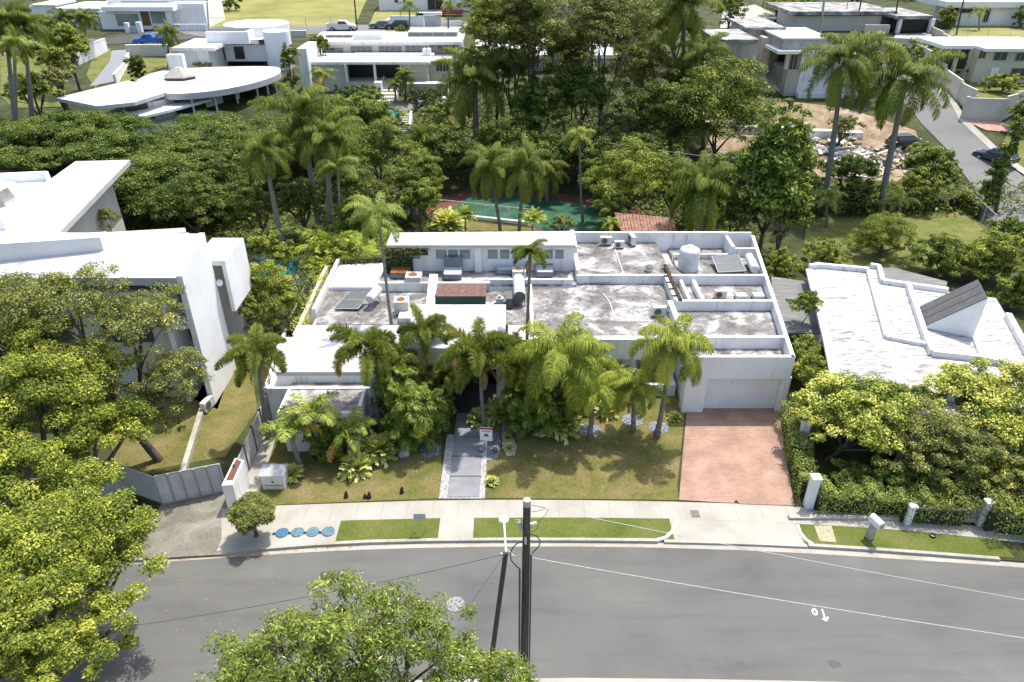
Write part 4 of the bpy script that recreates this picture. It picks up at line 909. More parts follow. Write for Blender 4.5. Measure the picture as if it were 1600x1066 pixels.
# ============================================================ HOUSES FURTHER BACK
def FB(mb, px0, px1, pt, pb, y, depth=.2):
    zt = ZA(pt, y); zb = ZA(pb, y) if pb is not None else hy(y)-1.0
    zm = (zt+zb)/2; x0, x1 = X(px0, y, zm), X(px1, y, zm); mb.box(x0, x1, y, y+depth, zb, zt); return x0, x1, zb, zt
def blocks(root, lst):
    for i, (nm, mt, px0, px1, pt, pb, y, dp) in enumerate(lst):
        b = MB(); FB(b, px0, px1, pt, pb, y, dp); b.build(nm, M[mt], root)
def glazed(root, lst, mt='glass', mull=3, fr='frame'):
    for (px0, px1, pt, pb, y) in lst:
        b = MB(); x0, x1, z0, z1 = FB(b, px0, px1, pt, pb, y-.06, .05); w = b.build('window', M[mt], root)
        b = MB()
        for k in range(mull+1): xx = x0+(x1-x0-.08)*k/mull; b.box(xx, xx+.08, y-.10, y-.065, z0, z1)
        b.box(x0, x1, y-.105, y-.066, z0-.08, z0); b.build('frame', M[fr]).parent = w
# centre back house
RC = thing('two_storey_house', 'grey and cream two-storey house with balcony and dark veranda at top centre', 'house', (-18, 108, hy(108)))
blocks(RC, [('wall', 'beige', 482, 540, 101, None, 105, 8), ('wall', 'cream', 626, 669, 97, None, 105.1, 7.5), ('wall', 'cream', 671, 705, 95, None, 107, 5),
  ('wall', 'beige', 486, 719, 70, 96, 112.4, 9), ('terrace_slab', 'white2', 480, 541, 97, 101.5, 104.6, 7.7), ('veranda_roof', 'white2', 539, 671, 97, 101, 104.2, 8.1),
  ('roof', 'white2', 484, 721, 65.5, 70, 112, 10), ('veranda_floor', 'beige', 540, 626, 129, None, 104.4, 8), ('pillar', 'white2', 539, 543, 101, 129, 104.3, .4), ('pillar', 'white2', 584, 587.5, 101, 129, 104.3, .4),
  ('roof_block', 'white', 552, 598, 54, 65, 114, 3.5), ('roof_block', 'beige', 497, 551, 54, 64, 116, 3), ('roof_block', 'beige', 637, 715, 50, 62, 117, 3.5),
  ('balcony_rail', 'metal', 548, 719, 86.5, 88.5, 108, .06), ('side_wall', 'white2', 470, 484, 76, None, 103, 12), ('retaining_wall', 'beige', 626, 700, 131, None, 102.5, 1.6), ('planter', 'white2', 585, 596, 129, 146, 102, 1)])
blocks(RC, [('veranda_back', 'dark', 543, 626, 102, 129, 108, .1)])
glazed(RC, [(492,537,75,88,112.4),(548,582,73,86,112.4),(592,628,73,86,112.4),(633,668,72,86,112.4),(670,716,71,84,112.4),(498,550,56,61,116),(638,714,51.5,56.5,117),(681,702,98,111,107),(487,510,111,122,105)], 'glass', 4)
mini_split('air_conditioner', 'air conditioner on the balcony left end of the centre back house', AT(495, 92, 109), 0, 1.2)
for i, px in enumerate((664, 671)):
    t = thing('water_cylinder', 'pair member of slim white cylinders on the back house balcony', 'water cylinder', AT(px, 88, 110), 0, 'white cylinders on the balcony'); t['label'] = 'left slim white cylinder on the back house balcony' if i == 0 else 'right slim white cylinder on the back house balcony'
    MB().lathe((0, 0, 0), [(.3, 0), (.3, 1.0), (.2, 1.1)], 14).build('body', M['white'], t, world=False); MB().lathe((0, 0, 1.1), [(.12, 0), (.1, .12)], 10).build('cap', M['metal'], t, world=False)
def stairs(label, px0, px1, pt, pb, n, m='cream'):
    a = G((px0+px1)/2, pb); b = G((px0+px1)/2, pt); x0 = X(px0, (a[1]+b[1])/2, a[2]); x1 = X(px1, (a[1]+b[1])/2, a[2])
    t = thing('garden_stairs', label, 'stairs', a)
    mb = MB(); h = max(1.6, b[2]-a[2]+.3)
    for k in range(n): mb.box(x0, x1, a[1]+(b[1]-a[1])*k/n, b[1], a[2]+h*k/n-.4, a[2]+h*(k+1)/n)
    mb.build('steps', M[m], t)
    mb = MB()
    for xx in (x0-.3, x1+.02): mb.add([(xx, a[1], a[2]-.3), (xx+.28, a[1], a[2]-.3), (xx+.28, b[1], a[2]), (xx, b[1], a[2]), (xx, a[1], a[2]+.5), (xx+.28, a[1], a[2]+.5), (xx+.28, b[1], a[2]+h+.4), (xx, b[1], a[2]+h+.4)], [[3, 2, 1, 0], [4, 5, 6, 7], [0, 1, 5, 4], [1, 2, 6, 5], [2, 3, 7, 6], [3, 0, 4, 7]])
    mb.build('side_wall', M['white2'], t)
stairs('upper cream garden stairs leading up to the dark veranda', 597, 621, 138, 161, 7)
stairs('lower flight of cream garden stairs between shrubs', 628, 640, 187, 208, 8)
stairs('white concrete steps beside the unfinished house', 1177, 1201, 122, 143, 7, 'white2')
sheet('garden_path', gp((606,160),(600,170),(627,174),(630,190),(641,190),(642,176),(630,166),(622,160)), M['conc_old'], .12)
sheet('garden_path', gp((622,160),(650,158),(690,158),(700,162),(650,166),(640,175)), M['conc_old'], .08)
sheet('garden_path', gp((552,158),(575,140),(600,150),(606,165),(585,160),(560,168)), M['concrete'], .12)
sheet('small_pond', gp((612,168),(622,170),(628,176),(626,184),(612,186),(608,176)), M['water'], .14)
# curved white house at the back left
RL = thing('curved_roof_house', 'white modern house with curved overhanging roof and terrace at upper left', 'house', (-50, 98, hy(98)))
rz_ = 7.6; QL = lambda z, *p: [W(a, b, z)[:2] for a, b in p]
mb = MB(); mb.prism(QL(rz_, (87,153),(200,126),(258,139),(255,146),(210,160),(152,166)), 7.2, 7.6); mb.build('roof', M['roofwhite'], RL)
def chaikin(c, k=2):
    for _ in range(k): c = [q for i in range(len(c)) for q in ((c[i][0]*.75+c[(i+1) % len(c)][0]*.25, c[i][1]*.75+c[(i+1) % len(c)][1]*.25), (c[i][0]*.25+c[(i+1) % len(c)][0]*.75, c[i][1]*.25+c[(i+1) % len(c)][1]*.75))]
    return c
mb = MB(); mb.prism(chaikin(QL(7.55, (207,129),(225,117),(252,109),(279,106),(345,103),(432,102),(440,108),(434,117),(390,131),(330,142),(261,147),(240,138))), 6.7, 7.45); mb.build('curved_roof', M['roofwhite'], RL)
PW = lambda x, y, z=4.4: W(x, y, z)[:2]
mb = MB(); mb.prism([PW(194,202), PW(278,187), PW(372,170), PW(442,155), PW(446,128), PW(330,130), PW(215,160)], 1.5, 4.4); mb.build('terrace', M['white2'], RL)
mb = MB(); mb.prism([PW(200,197), PW(262,184), PW(278,179), PW(376,162), PW(376,138), PW(230,160)], 4.41, 6.65); mb.build('wall', M['white2'], RL)
mb = MB(); mb.prism([PW(196,189,5.9), PW(262,174,5.9), PW(330,156,5.9), PW(330,145,5.9), PW(205,168,5.9)], 5.7, 6.0); mb.build('lower_roof', M['white'], RL)
mb = MB(); mb.prism([PW(152,160,7.1), PW(205,150,7.1), PW(250,146,7.1), PW(250,143,7.1), PW(190,140,7.1)], 6.6, 7.19); mb.build('upper_wall', M['white2'], RL)
def RW(p, q, z0, z1, m='dark', nm='window'): MB().wall((p[0], p[1]-.25), (q[0], q[1]-.25), .2, z0, z1).build(nm, M[m], RL)
RW(PW(206,196), PW(243,188), 4.42, 5.68); RW(PW(203,196), PW(238,189), 6.05, 6.62)
RW(PW(279,179), PW(303,174.5), 4.45, 6.3); RW(PW(306,174), PW(324,171), 4.45, 6.3); RW(PW(352,166), PW(371,163), 4.45, 6.3)
for px, py in ((305,181),(340,174),(373,167),(405,160),(421,156),(434,152)):
    p = W(px, py, 4.4); MB().tube([p, (p[0], p[1], 6.69)], .13, 8).build('column', M['white'], RL)
# roof lantern and the upper storey
t = thing('roof_lantern', 'grey hipped roof lantern on the curved white roof', 'roof lantern', W(282, 123, 7.46)); mb = MB(); hx = [(2.3*math.cos(a), 1.9*math.sin(a)) for a in [math.pi/3*k for k in range(6)]]
mb.prism(hx, .35, 1.5, [(x*.18, y*.18) for x, y in hx]); mb.build('roof', M['grey_conc'], t, world=False); MB().prism([(x*.9, y*.9) for x, y in hx], 0, .349).build('curb', M['dgrey'], t, world=False)
blocks(RL, [('upper_wall', 'white2', 284, 330, 80, None, 112, 7), ('upper_roof', 'white2', 268, 334, 75, 80, 111.5, 9), ('upper_wall', 'white', 330, 415, 70, 96, 118, 6), ('roof_terrace_wall', 'white', 322, 388, 50, 69, 116, 4.5), ('upper_roof', 'white', 340, 432, 62, 69, 117, 8),
  ('low_wall', 'white2', 266, 290, 86, None, 108, 1)])
mb = MB(); mb.lathe((X(432, 117, 9), 118, hy(118)-.5), [(2.0, 0), (2.0, ZA(48, 118)-hy(118)+.5)], 26); mb.lathe((X(405, 124, 9), 124, ZA(70, 124)), [(5, 0), (5, 3.2)], 30); mb.build('round_tower', M['white'], RL)
glazed(RL, [(340,352,74,94,118),(366,382,73,92,118)], 'dark', 1); glazed(RL, [(404,414,62,70,117)], 'dark', 1)
blocks(RL, [('roof_equipment', 'dgrey', 325, 384, 46.5, 50, 117, 3)])
# top-left white villa
TL = thing('white_villa', 'low white villa with green tinted glazing and brown door at top left', 'house', G(230, 45))
y0 = G(230, 46)[1]
blocks(TL, [('wall', 'white', 158, 268, 18, None, y0, 10), ('wall', 'white', 268, 322, 6, None, y0+1, 10), ('roof_canopy', 'white', 158, 270, 11, 17.8, y0-1.5, 12), ('upper_wall', 'white', 165, 326, -14, 8, y0+6, 9), ('clerestory_glass', 'glass_g', 190, 262, 3, 9, y0+5.8, .2),
  ('wall', 'beige', 128, 157, 28, None, y0+.5, 8), ('roof', 'white', 84, 160, 13, 20, y0+1, 12), ('wall', 'white2', 92, 127, 21, None, y0+2, 9), ('garage_door', 'white2', 271, 318, 14, 38, y0+.9, .08), ('garden_wall', 'white2', 272, 322, 38, 48, y0-2, .4), ('portal', 'white', 196, 202, 36, 62, y0-4, .8), ('portal', 'white', 214, 221, 35, 60, y0-4, .8), ('gate', 'metal', 202, 214, 42, 58, y0-3.8, .1), ('garden_wall', 'white2', 143, 196, 53, 62, y0-4.2, .4), ('garden_wall', 'white2', 221, 268, 52, 60, y0-4.2, .4)])
glazed(TL, [(182,217,22,40,y0),(236,259,18,36,y0)], 'glass_g', 5, 'frame')
mb = MB(); FB(mb, 221, 234, 18, 40, y0-.08, .07); mb.build('door', plain('brown_wood', (.14, .065, .03), .6), TL)
t = thing('white_block_house', 'small white block house at the far top left corner', 'house', G(66, 36)); blocks(t, [('wall', 'white', 50, 84, 10, None, G(66, 36)[1], 7), ('roof', 'white', 48, 86, 7, 10, G(66, 36)[1]-.3, 8)]); glazed(t, [(56,68,22,34,G(66,36)[1])], 'dark', 1)
for nm, lb, ps, h, m in (('garden_wall', 'grey garden wall with white top behind the blue pickup street', [(200,89),(240,88),(268,88)], 1.7, 'beige'), ('garden_wall', 'white stepped garden wall by the pale tiled path', [(123,102),(150,90),(168,80)], 1.9, 'white2'),
    ('garden_wall', 'long low white wall behind the left palm group', [(-40,84),(30,80),(76,72)], 1.3, 'white2'), ('garden_wall', 'cream wall beside the far grass field road', [(322,64),(400,58),(480,58)], 1.0, 'beige'), ('garden_wall', 'white wall at right edge of pale tiled path', [(182,134),(200,100),(203,86)], .5, 'white2')):
    c = [G(*p) for p in ps]; t = thing(nm, lb, 'wall', c[0]); mb = MB()
    for p, q in zip(c[:-1], c[1:]): mb.wall(p, q, .3, min(p[2], q[2])-.5, max(p[2], q[2])+h)
    mb.build('wall', M[m], t); mb = MB()
    for p, q in zip(c[:-1], c[1:]): mb.wall(p, q, .36, max(p[2], q[2])+h+.002, max(p[2], q[2])+h+.1)
    mb.build('coping', M['white'], t)
# top centre house with gate wall
yT = G(660, 17)[1]; t = thing('white_house', 'white house with tall dark entrance glazing at the top centre edge', 'house', G(660, 17))
blocks(t, [('wall', 'white', 592, 735, -12, None, yT, 9), ('roof', 'white', 588, 740, -16, -12, yT-.5, 11)]); glazed(t, [(668,692,-6,15,yT),(616,622,-2,4,yT),(630,636,0,6,yT)], 'dark', 2)
yG = G(650, 42)[1]; t = thing('gate_wall', 'white street wall with grey metal gate near the red pickup', 'wall', G(650, 42))
blocks(t, [('wall', 'white2', 610, 650, 25, None, yG, .4), ('gate', 'metal', 663, 689, 25, 41, yG+.1, .1), ('portal', 'white', 650, 662, 21, None, yG, .8), ('portal', 'white', 650, 690, 19.5, 24, yG, .8), ('wall', 'white2', 690, 724, 33, None, yG, .4)])
# building behind the tall trees
yB = 116; t = thing('pale_house', 'pale blue grey house with white roof glimpsed behind the tall thin trees', 'house', (9, yB, hy(yB)))
blocks(t, [('wall', 'beige', 806, 958, 92, None, yB, 8), ('roof', 'white', 800, 965, 86, 92, yB-1, 13), ('upper_wall', 'white2', 826, 890, 66, 84, yB+7, 5), ('roof', 'white', 740, 800, 76, 81, yB+2, 9)]); glazed(t, [(870,886,100,118,yB),(908,930,104,125,yB)], 'glass', 2)
yB = G(850, 33)[1]; t = thing('garage_house', 'grey house with two dark garage openings behind the treetops', 'house', G(850, 33)); blocks(t, [('wall', 'beige', 828, 990, 8, None, yB, 9), ('roof', 'white2', 824, 995, -2, 7.8, yB-.6, 11)]); glazed(t, [(833,845,12,30,yB),(848,862,12,30,yB)], 'dark', 1)
# unfinished house, right of centre
yU = G(1260, 150)[1]; UF = thing('unfinished_house', 'unfinished raw concrete house with flat box volumes at upper right', 'house', (X(1240, yU, 5), yU, hy(yU)))
blocks(UF, [('wall', 'grey_conc', 1122, 1184, 67, 93, yU+1, 9), ('roof', 'roof_lt', 1120, 1186, 62, 66.8, yU+.7, 10), ('wall', 'grey_conc', 1168, 1226, 47, 58, yU+8, 9), ('roof', 'roof_lt', 1166, 1228, 43, 46.8, yU+7.7, 10),
  ('pillar', 'cream', 1186, 1199, 59, None, yU+5, 2), ('pillar', 'cream', 1200, 1213, 58, None, yU+7, 2), ('wall', 'grey_conc', 1224, 1300, 63, 80, yU, 10), ('canopy', 'white2', 1216, 1320, 80, 85, yU-1, 11), ('roof', 'roofwhite', 1222, 1302, 60, 62.8, yU-.2, 10.5),
  ('wall', 'white2', 1246, 1340, 85, None, yU+.2, 8), ('wall', 'grey_conc', 1226, 1246, 109, None, yU, 8), ('footing', 'white2', 1246, 1318, 146, None, yU-1.2, 1.3), ('wall', 'grey_conc', 1130, 1180, 112, None, yU+2, 5), ('pillar', 'cream', 1228, 1233, 85, 109, yU+.1, .6)])
glazed(UF, [(1234,1246,86,108,yU+.5)], 'glass', 2)
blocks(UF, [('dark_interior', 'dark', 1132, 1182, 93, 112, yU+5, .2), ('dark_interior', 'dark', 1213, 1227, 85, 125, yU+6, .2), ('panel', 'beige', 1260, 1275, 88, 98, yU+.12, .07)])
# right: long house with dark garage, far
yV = G(1430, 53)[1]; t = thing('long_roofed_house', 'long low house with pale roof and wide black garage at top right', 'house', G(1430, 53))
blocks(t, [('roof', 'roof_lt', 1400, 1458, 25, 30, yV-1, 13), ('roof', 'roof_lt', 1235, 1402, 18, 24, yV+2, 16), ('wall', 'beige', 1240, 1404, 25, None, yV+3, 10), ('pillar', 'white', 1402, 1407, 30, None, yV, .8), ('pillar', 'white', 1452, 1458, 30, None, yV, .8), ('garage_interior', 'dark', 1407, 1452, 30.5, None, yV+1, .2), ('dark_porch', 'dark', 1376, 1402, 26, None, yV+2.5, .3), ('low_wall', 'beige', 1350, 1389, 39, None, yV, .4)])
yV = G(1560, 41)[1]; t = thing('white_garage_house', 'white low house with pale garage door at the top right corner', 'house', G(1560, 41))
blocks(t, [('roof', 'white', 1480, 1640, 3, 12, yV-1, 12), ('roof', 'white', 1465, 1560, -6, 2.8, yV+3, 12), ('wall', 'white2', 1495, 1640, 12, None, yV, 9), ('garage_door', 'white', 1548, 1600, 17, 38, yV-.08, .07), ('dark_porch', 'dark', 1478, 1495, 8, None, yV+.5, .3)]); glazed(t, [(1500,1520,14,20,yV),(1538,1546,14,34,yV)], 'dark', 2)
yC = G(1540, 130)[1]; t = thing('cream_house', 'two-storey cream house with flat white roof at right edge', 'house', G(1540, 130))
blocks(t, [('wall', 'cream', 1522, 1660, 80, None, yC, 9), ('wall', 'cream', 1510, 1523, 74, None, yC+1.5, 7), ('roof', 'white', 1540, 1665, 76, 81, yC-1, 11), ('roof', 'white', 1524, 1560, 71, 77, yC+3, 8), ('porch_roof', 'white', 1474, 1522, 71, 76.5, yC-1.5, 8), ('pillar', 'cream', 1488, 1492, 76, None, yC-1, .5), ('dark_porch', 'dark', 1476, 1511, 77, 108, yC+1, .2)])
glazed(t, [(1530,1541,78,91,yC),(1553,1574,82,94,yC),(1587,1602,83,95,yC),(1579,1606,107,122,yC)], 'glass', 2); mb = MB(); FB(mb, 1547, 1559, 106, 126, yC-.1, .09); d = mb.build('door', M['white'], t)
for nm, lb, ps, h, m in (('boundary_wall', 'cream panelled wall along the side street', [(1425,92),(1448,112),(1470,133),(1495,157),(1515,180)], 2.3, 'cream'), ('boundary_wall', 'grey wall behind the pink paved drive at right', [(1503,186),(1562,189),(1582,178),(1640,172)], 2.6, 'beige'),
    ('boundary_wall', 'grey wall facing the far road under the two royal palms', [(1335,82),(1365,78),(1425,82)], 2.0, 'beige'), ('boundary_wall', 'low beige wall by the far top right lawn', [(1452,52),(1470,62),(1482,70)], 1.2, 'cream')):
    c = [G(*p) for p in ps]; t = thing(nm, lb, 'wall', c[0]); mb = MB()
    for p, q in zip(c[:-1], c[1:]): mb.wall(p, q, .25, min(p[2], q[2])-.5, max(p[2], q[2])+h)
    mb.build('wall', M[m], t); mb = MB()
    for p in c: mb.box(p[0]-.2, p[0]+.2, p[1]-.2, p[1]+.2, p[2]-.3, p[2]+h+.15)
    mb.build('pier', M['beige'], t)
# terraces and debris of the building site
for i, (lb, ps, h) in enumerate((('long low grey kerb wall across the building site', [(1100,196),(1180,197),(1262,203)], .5), ('white site wall in front of the brown soil', [(1150,205),(1240,210),(1300,214),(1345,214)], .6), ('white low wall by the debris behind the big leaved tree', [(1125,250),(1170,244),(1200,240)], .8))):
    c = [G(*p) for p in ps]; t = thing('site_wall', lb, 'wall', c[0]); mb = MB()
    for p, q in zip(c[:-1], c[1:]): mb.wall(p, q, 1.0, p[2]-.5, p[2]+h)
    mb.build('wall', M['white2' if i else 'grey_conc'], t)
rg = random.Random(5)
def debris(label, px, py, sx, sy, n, cols):
    g0 = G(px, py); t = thing('debris_heap', label, 'debris', g0); mb = MB()
    for k in range(n):
        a = rg.random()*6.28; r = rg.random()**.6; x = g0[0]+math.cos(a)*r*sx; y = g0[1]+math.sin(a)*r*sy; z = hy(y)+rg.random()*.45*(1-r)
        L, w, h = rg.uniform(.4, 2.2), rg.uniform(.15, .7), rg.uniform(.05, .3); mm = Matrix.Translation((x, y, z+.1)) @ Matrix.Rotation(rg.random()*6.28, 4, 'Z') @ Matrix.Rotation(rg.uniform(-.5, .5), 4, 'Y') @ Matrix.Rotation(rg.uniform(-.4, .4), 4, 'X')
        vs = [mm @ Vector((sx_*L/2, sy_*w/2, sz_*h/2)) for sz_ in (-1, 1) for sx_, sy_ in ((-1, -1), (1, -1), (1, 1), (-1, 1))]
        mb.mat(M[rg.choice(cols)]).add(vs, [[3, 2, 1, 0], [4, 5, 6, 7], [0, 1, 5, 4], [1, 2, 6, 5], [2, 3, 7, 6], [3, 0, 4, 7]])
    mb.build('rubble', None, t)
debris('heap of broken boards and rubble at foot of the right royal palm', 1385, 258, 7.5, 3.5, 110, ['cream', 'cream', 'grey_conc', 'earth', 'white2', 'earth'])
debris('scattered white rubble and sheets on the building site', 1305, 246, 8, 2.5, 90, ['white2', 'cream', 'grey_conc', 'earth'])
debris('white rubble slabs beside the low site wall', 1262, 226, 7, 2.2, 60, ['white2', 'cream', 'grey_conc', 'earth'])

# ============================================================ STREET AND YARD THINGS
# left gate, pillar, fences
t = thing('sheet_metal_gate', 'long grey corrugated sheet metal gate panels across the old concrete driveway', 'gate', W(290, 770))
a, b = Vector(W(255, 788)), Vector(W(354, 768)); a2 = Vector(W(222, 780)); zt = 2.0
def panel(p, q, nm='panel', h=zt): MB().wall(p, q, .05, .18, h).build(nm, M['metal_sheet'], t)
for k in range(5): panel(a.lerp(b, k/5+.006), a.lerp(b, (k+1)/5-.006))
panel(Vector(W(205, 770)), a2.lerp(a, .98)); panel(Vector(W(150, 780)), Vector(W(204, 770)))
mb = MB()
for k in range(6): p = a.lerp(b, k/5); mb.box(p.x-.035, p.x+.035, p.y-.09, p.y+.02, .12, zt+.05)
mb.wall(a, b, .1, .12, .178); mb.wall(a, b, .07, zt+.002, zt+.06); mb.build('frame', M['frame'], t)
t = thing('gate_pillar', 'white wall pillar with brown red cap beside the sheet metal gate', 'pillar', W(366, 798))
c0, c1, c2, c3 = W(357, 798), W(374, 797), W(384, 770), W(370, 766)
MB().prism([c0[:2], c1[:2], (c2[0]+.05, c2[1]+.6), (c3[0]+.05, c3[1]+.6)], .1, 1.85).build('body', M['white2'], t)
MB().prism([(c0[0]+.1, c0[1]+.35), (c1[0]-.1, c1[1]+.35), (c2[0]-.05, c2[1]+.5), (c3[0]+.15, c3[1]+.5)], 1.852, 1.87).build('cap', plain('brown_red_cap', (.16, .05, .035), .8), t)
t = thing('louvred_fence', 'dark grey louvred metal fence running back from the gate pillar', 'fence', W(385, 745))
p, q = Vector(W(376, 768)), Vector(W(424, 652)); n = 14
for k in range(2): 
    a_, b_ = p.lerp(q, k/2+.005), p.lerp(q, (k+1)/2-.005); mb = MB()
    for j in range(10): mb.wall(a_, b_, .04, .2+j*.17, .2+j*.17+.13)
    mb.build('louvre_panel', M['metal_sheet'], t)
for k in range(5):
    c = p.lerp(q, k/4); MB().box(c.x-.06, c.x+.06, c.y-.06, c.y+.06, .1, 2.0).build('post', M['dgrey'], t)
t = thing('low_wall', 'low concrete kerb wall dividing the left side yard', 'wall', W(295, 700))
MB().wall(W(277, 775), W(318, 640), .3, .0, .42).build('wall', M['grey_conc'], t)
t = thing('boundary_wall', 'white boundary wall overgrown with yellow green creeper left of the house', 'wall', (-14.3, 47, .1))
MB().wall((-14.6, 41.5), (-14.9, 53.5), .3, .0, 2.6).build('wall', M['beige'], t)
MB().wall((-15.9, 41.5), (-16.4, 53.5), .25, .0, 1.6).build('kerb', M['grey_conc'], t)
# cabinet
t = thing('utility_cabinet', 'white metal utility cabinet with shiny lid on the front lawn', 'cabinet', W(432, 757)); mb = MB(); mb.box(-.6, .6, -.42, .42, 0, 1.0); mb.build('body', M['ac'], t, world=False, bevel=.02)
MB().prism([(-.66, -.48), (.66, -.48), (.66, .48), (-.66, .48)], 1.003, 1.2, [(-.6, -.2), (.6, -.2), (.6, .3), (-.6, .3)]).build('lid', M['tank'], t, world=False)
mb = MB(); mb.box(-.5, .5, -.44, -.425, .3, .33); mb.box(-.05, .05, -.45, -.425, .5, .62); mb.build('handle', M['dgrey'], t, world=False)
# round blue utility covers
blue = plain('blue_plastic', (.035, .12, .23), .55); bt = mott('blue_grey_pattern', [(.40, (.03, .10, .16)), (.5, (.16, .24, .26)), (.6, (.05, .14, .20))], 9, 6, .6)
cov = None
for i, (px, py, lb) in enumerate(((441,833,'plain blue round meter cover leftmost of the four'), (465,832,'second round blue grey meter cover from the left'), (489,831.5,'third round blue grey meter cover from the left'), (513,831,'rightmost round meter cover beside the grass verge'))):
    t = thing('meter_cover', lb, 'cover', W(px, py, .135), R(8), 'round meter covers set in the concrete pad')
    MB().lathe((0, 0, 0), [(.33, 0), (.33, .03), (.30, .05)], 26).build('lid', blue if i == 0 else bt, t, world=False)
    mb = MB(); mb.box(-.46, -.34, -.07, .04, 0, .05); mb.build('hinge', M['dark'], t, world=False)
# sign frame on the verge
t = thing('street_sign', 'small grey sign board on two thin posts on the verge', 'sign', W(658, 833)); mb = MB()
for s in (-.26, .26): mb.tube([(s, 0, 0), (s, 0, 1.35)], .02, 6)
mb.build('post', M['metal'], t, world=False); MB().box(-.3, .3, -.03, -.022, .95, 1.35).build('board', M['metal'], t, world=False)
# yard sign with unreadable small print
t = thing('yard_sign', 'white real estate yard sign with red band and small house logo by the slab path', 'sign', W(760, 700)); t.rotation_euler = (0, 0, R(-6))
MB().box(-.36, .36, -.02, .02, .55, 1.5).build('board', M['white'], t, world=False); red = plain('sign_red', (.35, .03, .02), .5); gry = plain('sign_grey', (.12, .12, .2), .6)
MB().box(-.36, .36, -.026, -.021, 1.36, 1.5).build('red_band', red, t, world=False)
mb = MB()
for x0, x1 in ((-.26,-.18),(-.16,-.08),(-.05,.03),(.05,.14),(.16,.25)): mb.box(x0, x1, -.026, -.021, 1.2, 1.27)
mb.build('lettering', gry, t, world=False)
mb = MB(); mb.add([(-.12, -.025, .86), (.14, -.025, .86), (.14, -.025, 1.0), (.02, -.025, 1.09), (-.12, -.025, 1.0)], [[0, 1, 2, 3, 4]]); mb.build('house_logo', red, t, world=False)
mb = MB(); mb.box(-.05, .05, -.02, .02, 0, .55); mb.build('post', M['white2'], t, world=False)
# garden ornaments
for px, py, lb in ((541,777,'small black cat shaped garden ornament, leftmost on the dry lawn'), (577,778,'pair of small black garden ornament figures on the lawn edge'), (628,770,'small black animal ornament beside the slab path')):
    t = thing('garden_ornament', lb, 'ornament', W(px, py, .12)); mb = MB(); mb.lathe((0, 0, 0), [(.11, 0), (.12, .1), (.08, .25), (.05, .28)], 10); mb.lathe((.03, 0, .27), [(.04, 0), (.08, .05), (.05, .13)], 10)
    if '577' in str(px): mb.lathe((-.22, 0, 0), [(.1, 0), (.11, .1), (.05, .24)], 10)
    mb.build('body', M['dark'], t, world=False)
# white decorative rocks under the shrubs
for px, py, s, lb in ((612,683,.42,'tall pale boulder leaning against the broad leaved shrubs'), (632,712,.3,'smaller pale boulder below the broad leaved shrubs'), (752,706,.2,'pale stone at the grey gravel bed edge by the path'), (773,706,.16,'small white stone right of the sign post')):
    t = thing('boulder', lb, 'rock', W(px, py, .1)); bm = bmesh.new(); bmesh.ops.create_icosphere(bm, subdivisions=3, radius=s)
    rr = random.Random(px)
    for v in bm.verts: v.co *= 1+.22*math.sin(v.co.x*9+px)+.12*math.sin(v.co.z*13+px); v.co.z = v.co.z*1.1+s*.7
    me = bpy.data.meshes.new('stone'); bm.to_mesh(me); bm.free(); me.materials.append(M['roof_lt']); o = bpy.data.objects.new('stone', me); col.objects.link(o); o.parent = t
# mailbox
t = thing('mailbox', 'white mailbox on a thick post on the right verge', 'mailbox', W(1358, 840, .13), R(20)); MB().prism([(-.16, -.16), (.16, -.16), (.16, .16), (-.16, .16)], 0, 1.0, [(-.12, -.12), (.12, -.12), (.12, .12), (-.12, .12)]).build('post', M['grey_conc'], t, world=False)
mb = MB(); mb.prism([(-.17, -.45), (.17, -.45), (.17, .25), (-.17, .25)], 1.003, 1.3); mb.prism([(-.17, -.45), (.17, -.45), (.17, .25), (-.17, .25)], 1.302, 1.42, [(-.08, -.45), (.08, -.45), (.08, .25), (-.08, .25)]); mb.build('box', M['white'], t, world=False)
MB().box(-.14, .14, -.47, -.455, 1.03, 1.28).build('door', M['frame'], t, world=False)
struct(MB().prism([W(x, y, .14)[:2] for x, y in ((1272,822),(1299,822),(1307,848),(1281,846))], .1, .16).build('tactile_pad', M['yellowpad']))
t = thing('meter_box', 'small brown box cover on the driveway apron', 'cover', W(1086, 803, .13)); MB().box(-.2, .2, -.22, .22, 0, .05).build('lid', plain('brown_lid', (.16, .13, .11), .8), t, world=False)
MB().box(-.25, .25, -.27, .27, 0, .02).build('rim', M['gutter'], t, world=False)
t = thing('old_tyre', 'small dark round object like an old tyre on the verge under tree shade', 'tyre', W(1457, 838, .14)); mb = MB(); mb.lathe((0, 0, 0), [(.06, .03), (.08, 0), (.14, .02), (.15, .06), (.14, .1), (.08, .11), (.06, .07)], 20); mb.build('tread', M['dark'], t, world=False)
# manhole & painted marks (flat on the road)
struct(MB().lathe((*W(712, 944, 0)[:2], .001), [(.42, 0), (.42, .006), (.1, .007)], 24).build('manhole_cover', mott('worn_manhole', [(.42, (.13, .13, .125)), (.5, (.36, .36, .36)), (.58, (.14, .14, .135))], 6, 7, .9)))
t = thing('road_marking', 'hand sprayed white zero and arrow pointing down on the asphalt', 'road marking', W(1282, 960, 0)); mb = MB()
def paint(pts, w=.07):
    for k, (p, q) in enumerate(zip(pts[:-1], pts[1:])): mb.wall(W(*p, .01), W(*q, .01), w, .004, .008+.0005*k)
sc = lambda x, y: (1200+x/3.98, 798+y/3.98)
paint([sc(*p) for p in ((278,615),(276,628),(284,642),(298,648),(306,640),(300,622),(290,610),(278,612))]); paint([sc(*p) for p in ((336,612),(345,640),(358,682))]); paint([sc(*p) for p in ((338,672),(362,684),(374,660))])
mb.build('paint', plain('white_spray', (.72, .72, .74), .8), t)
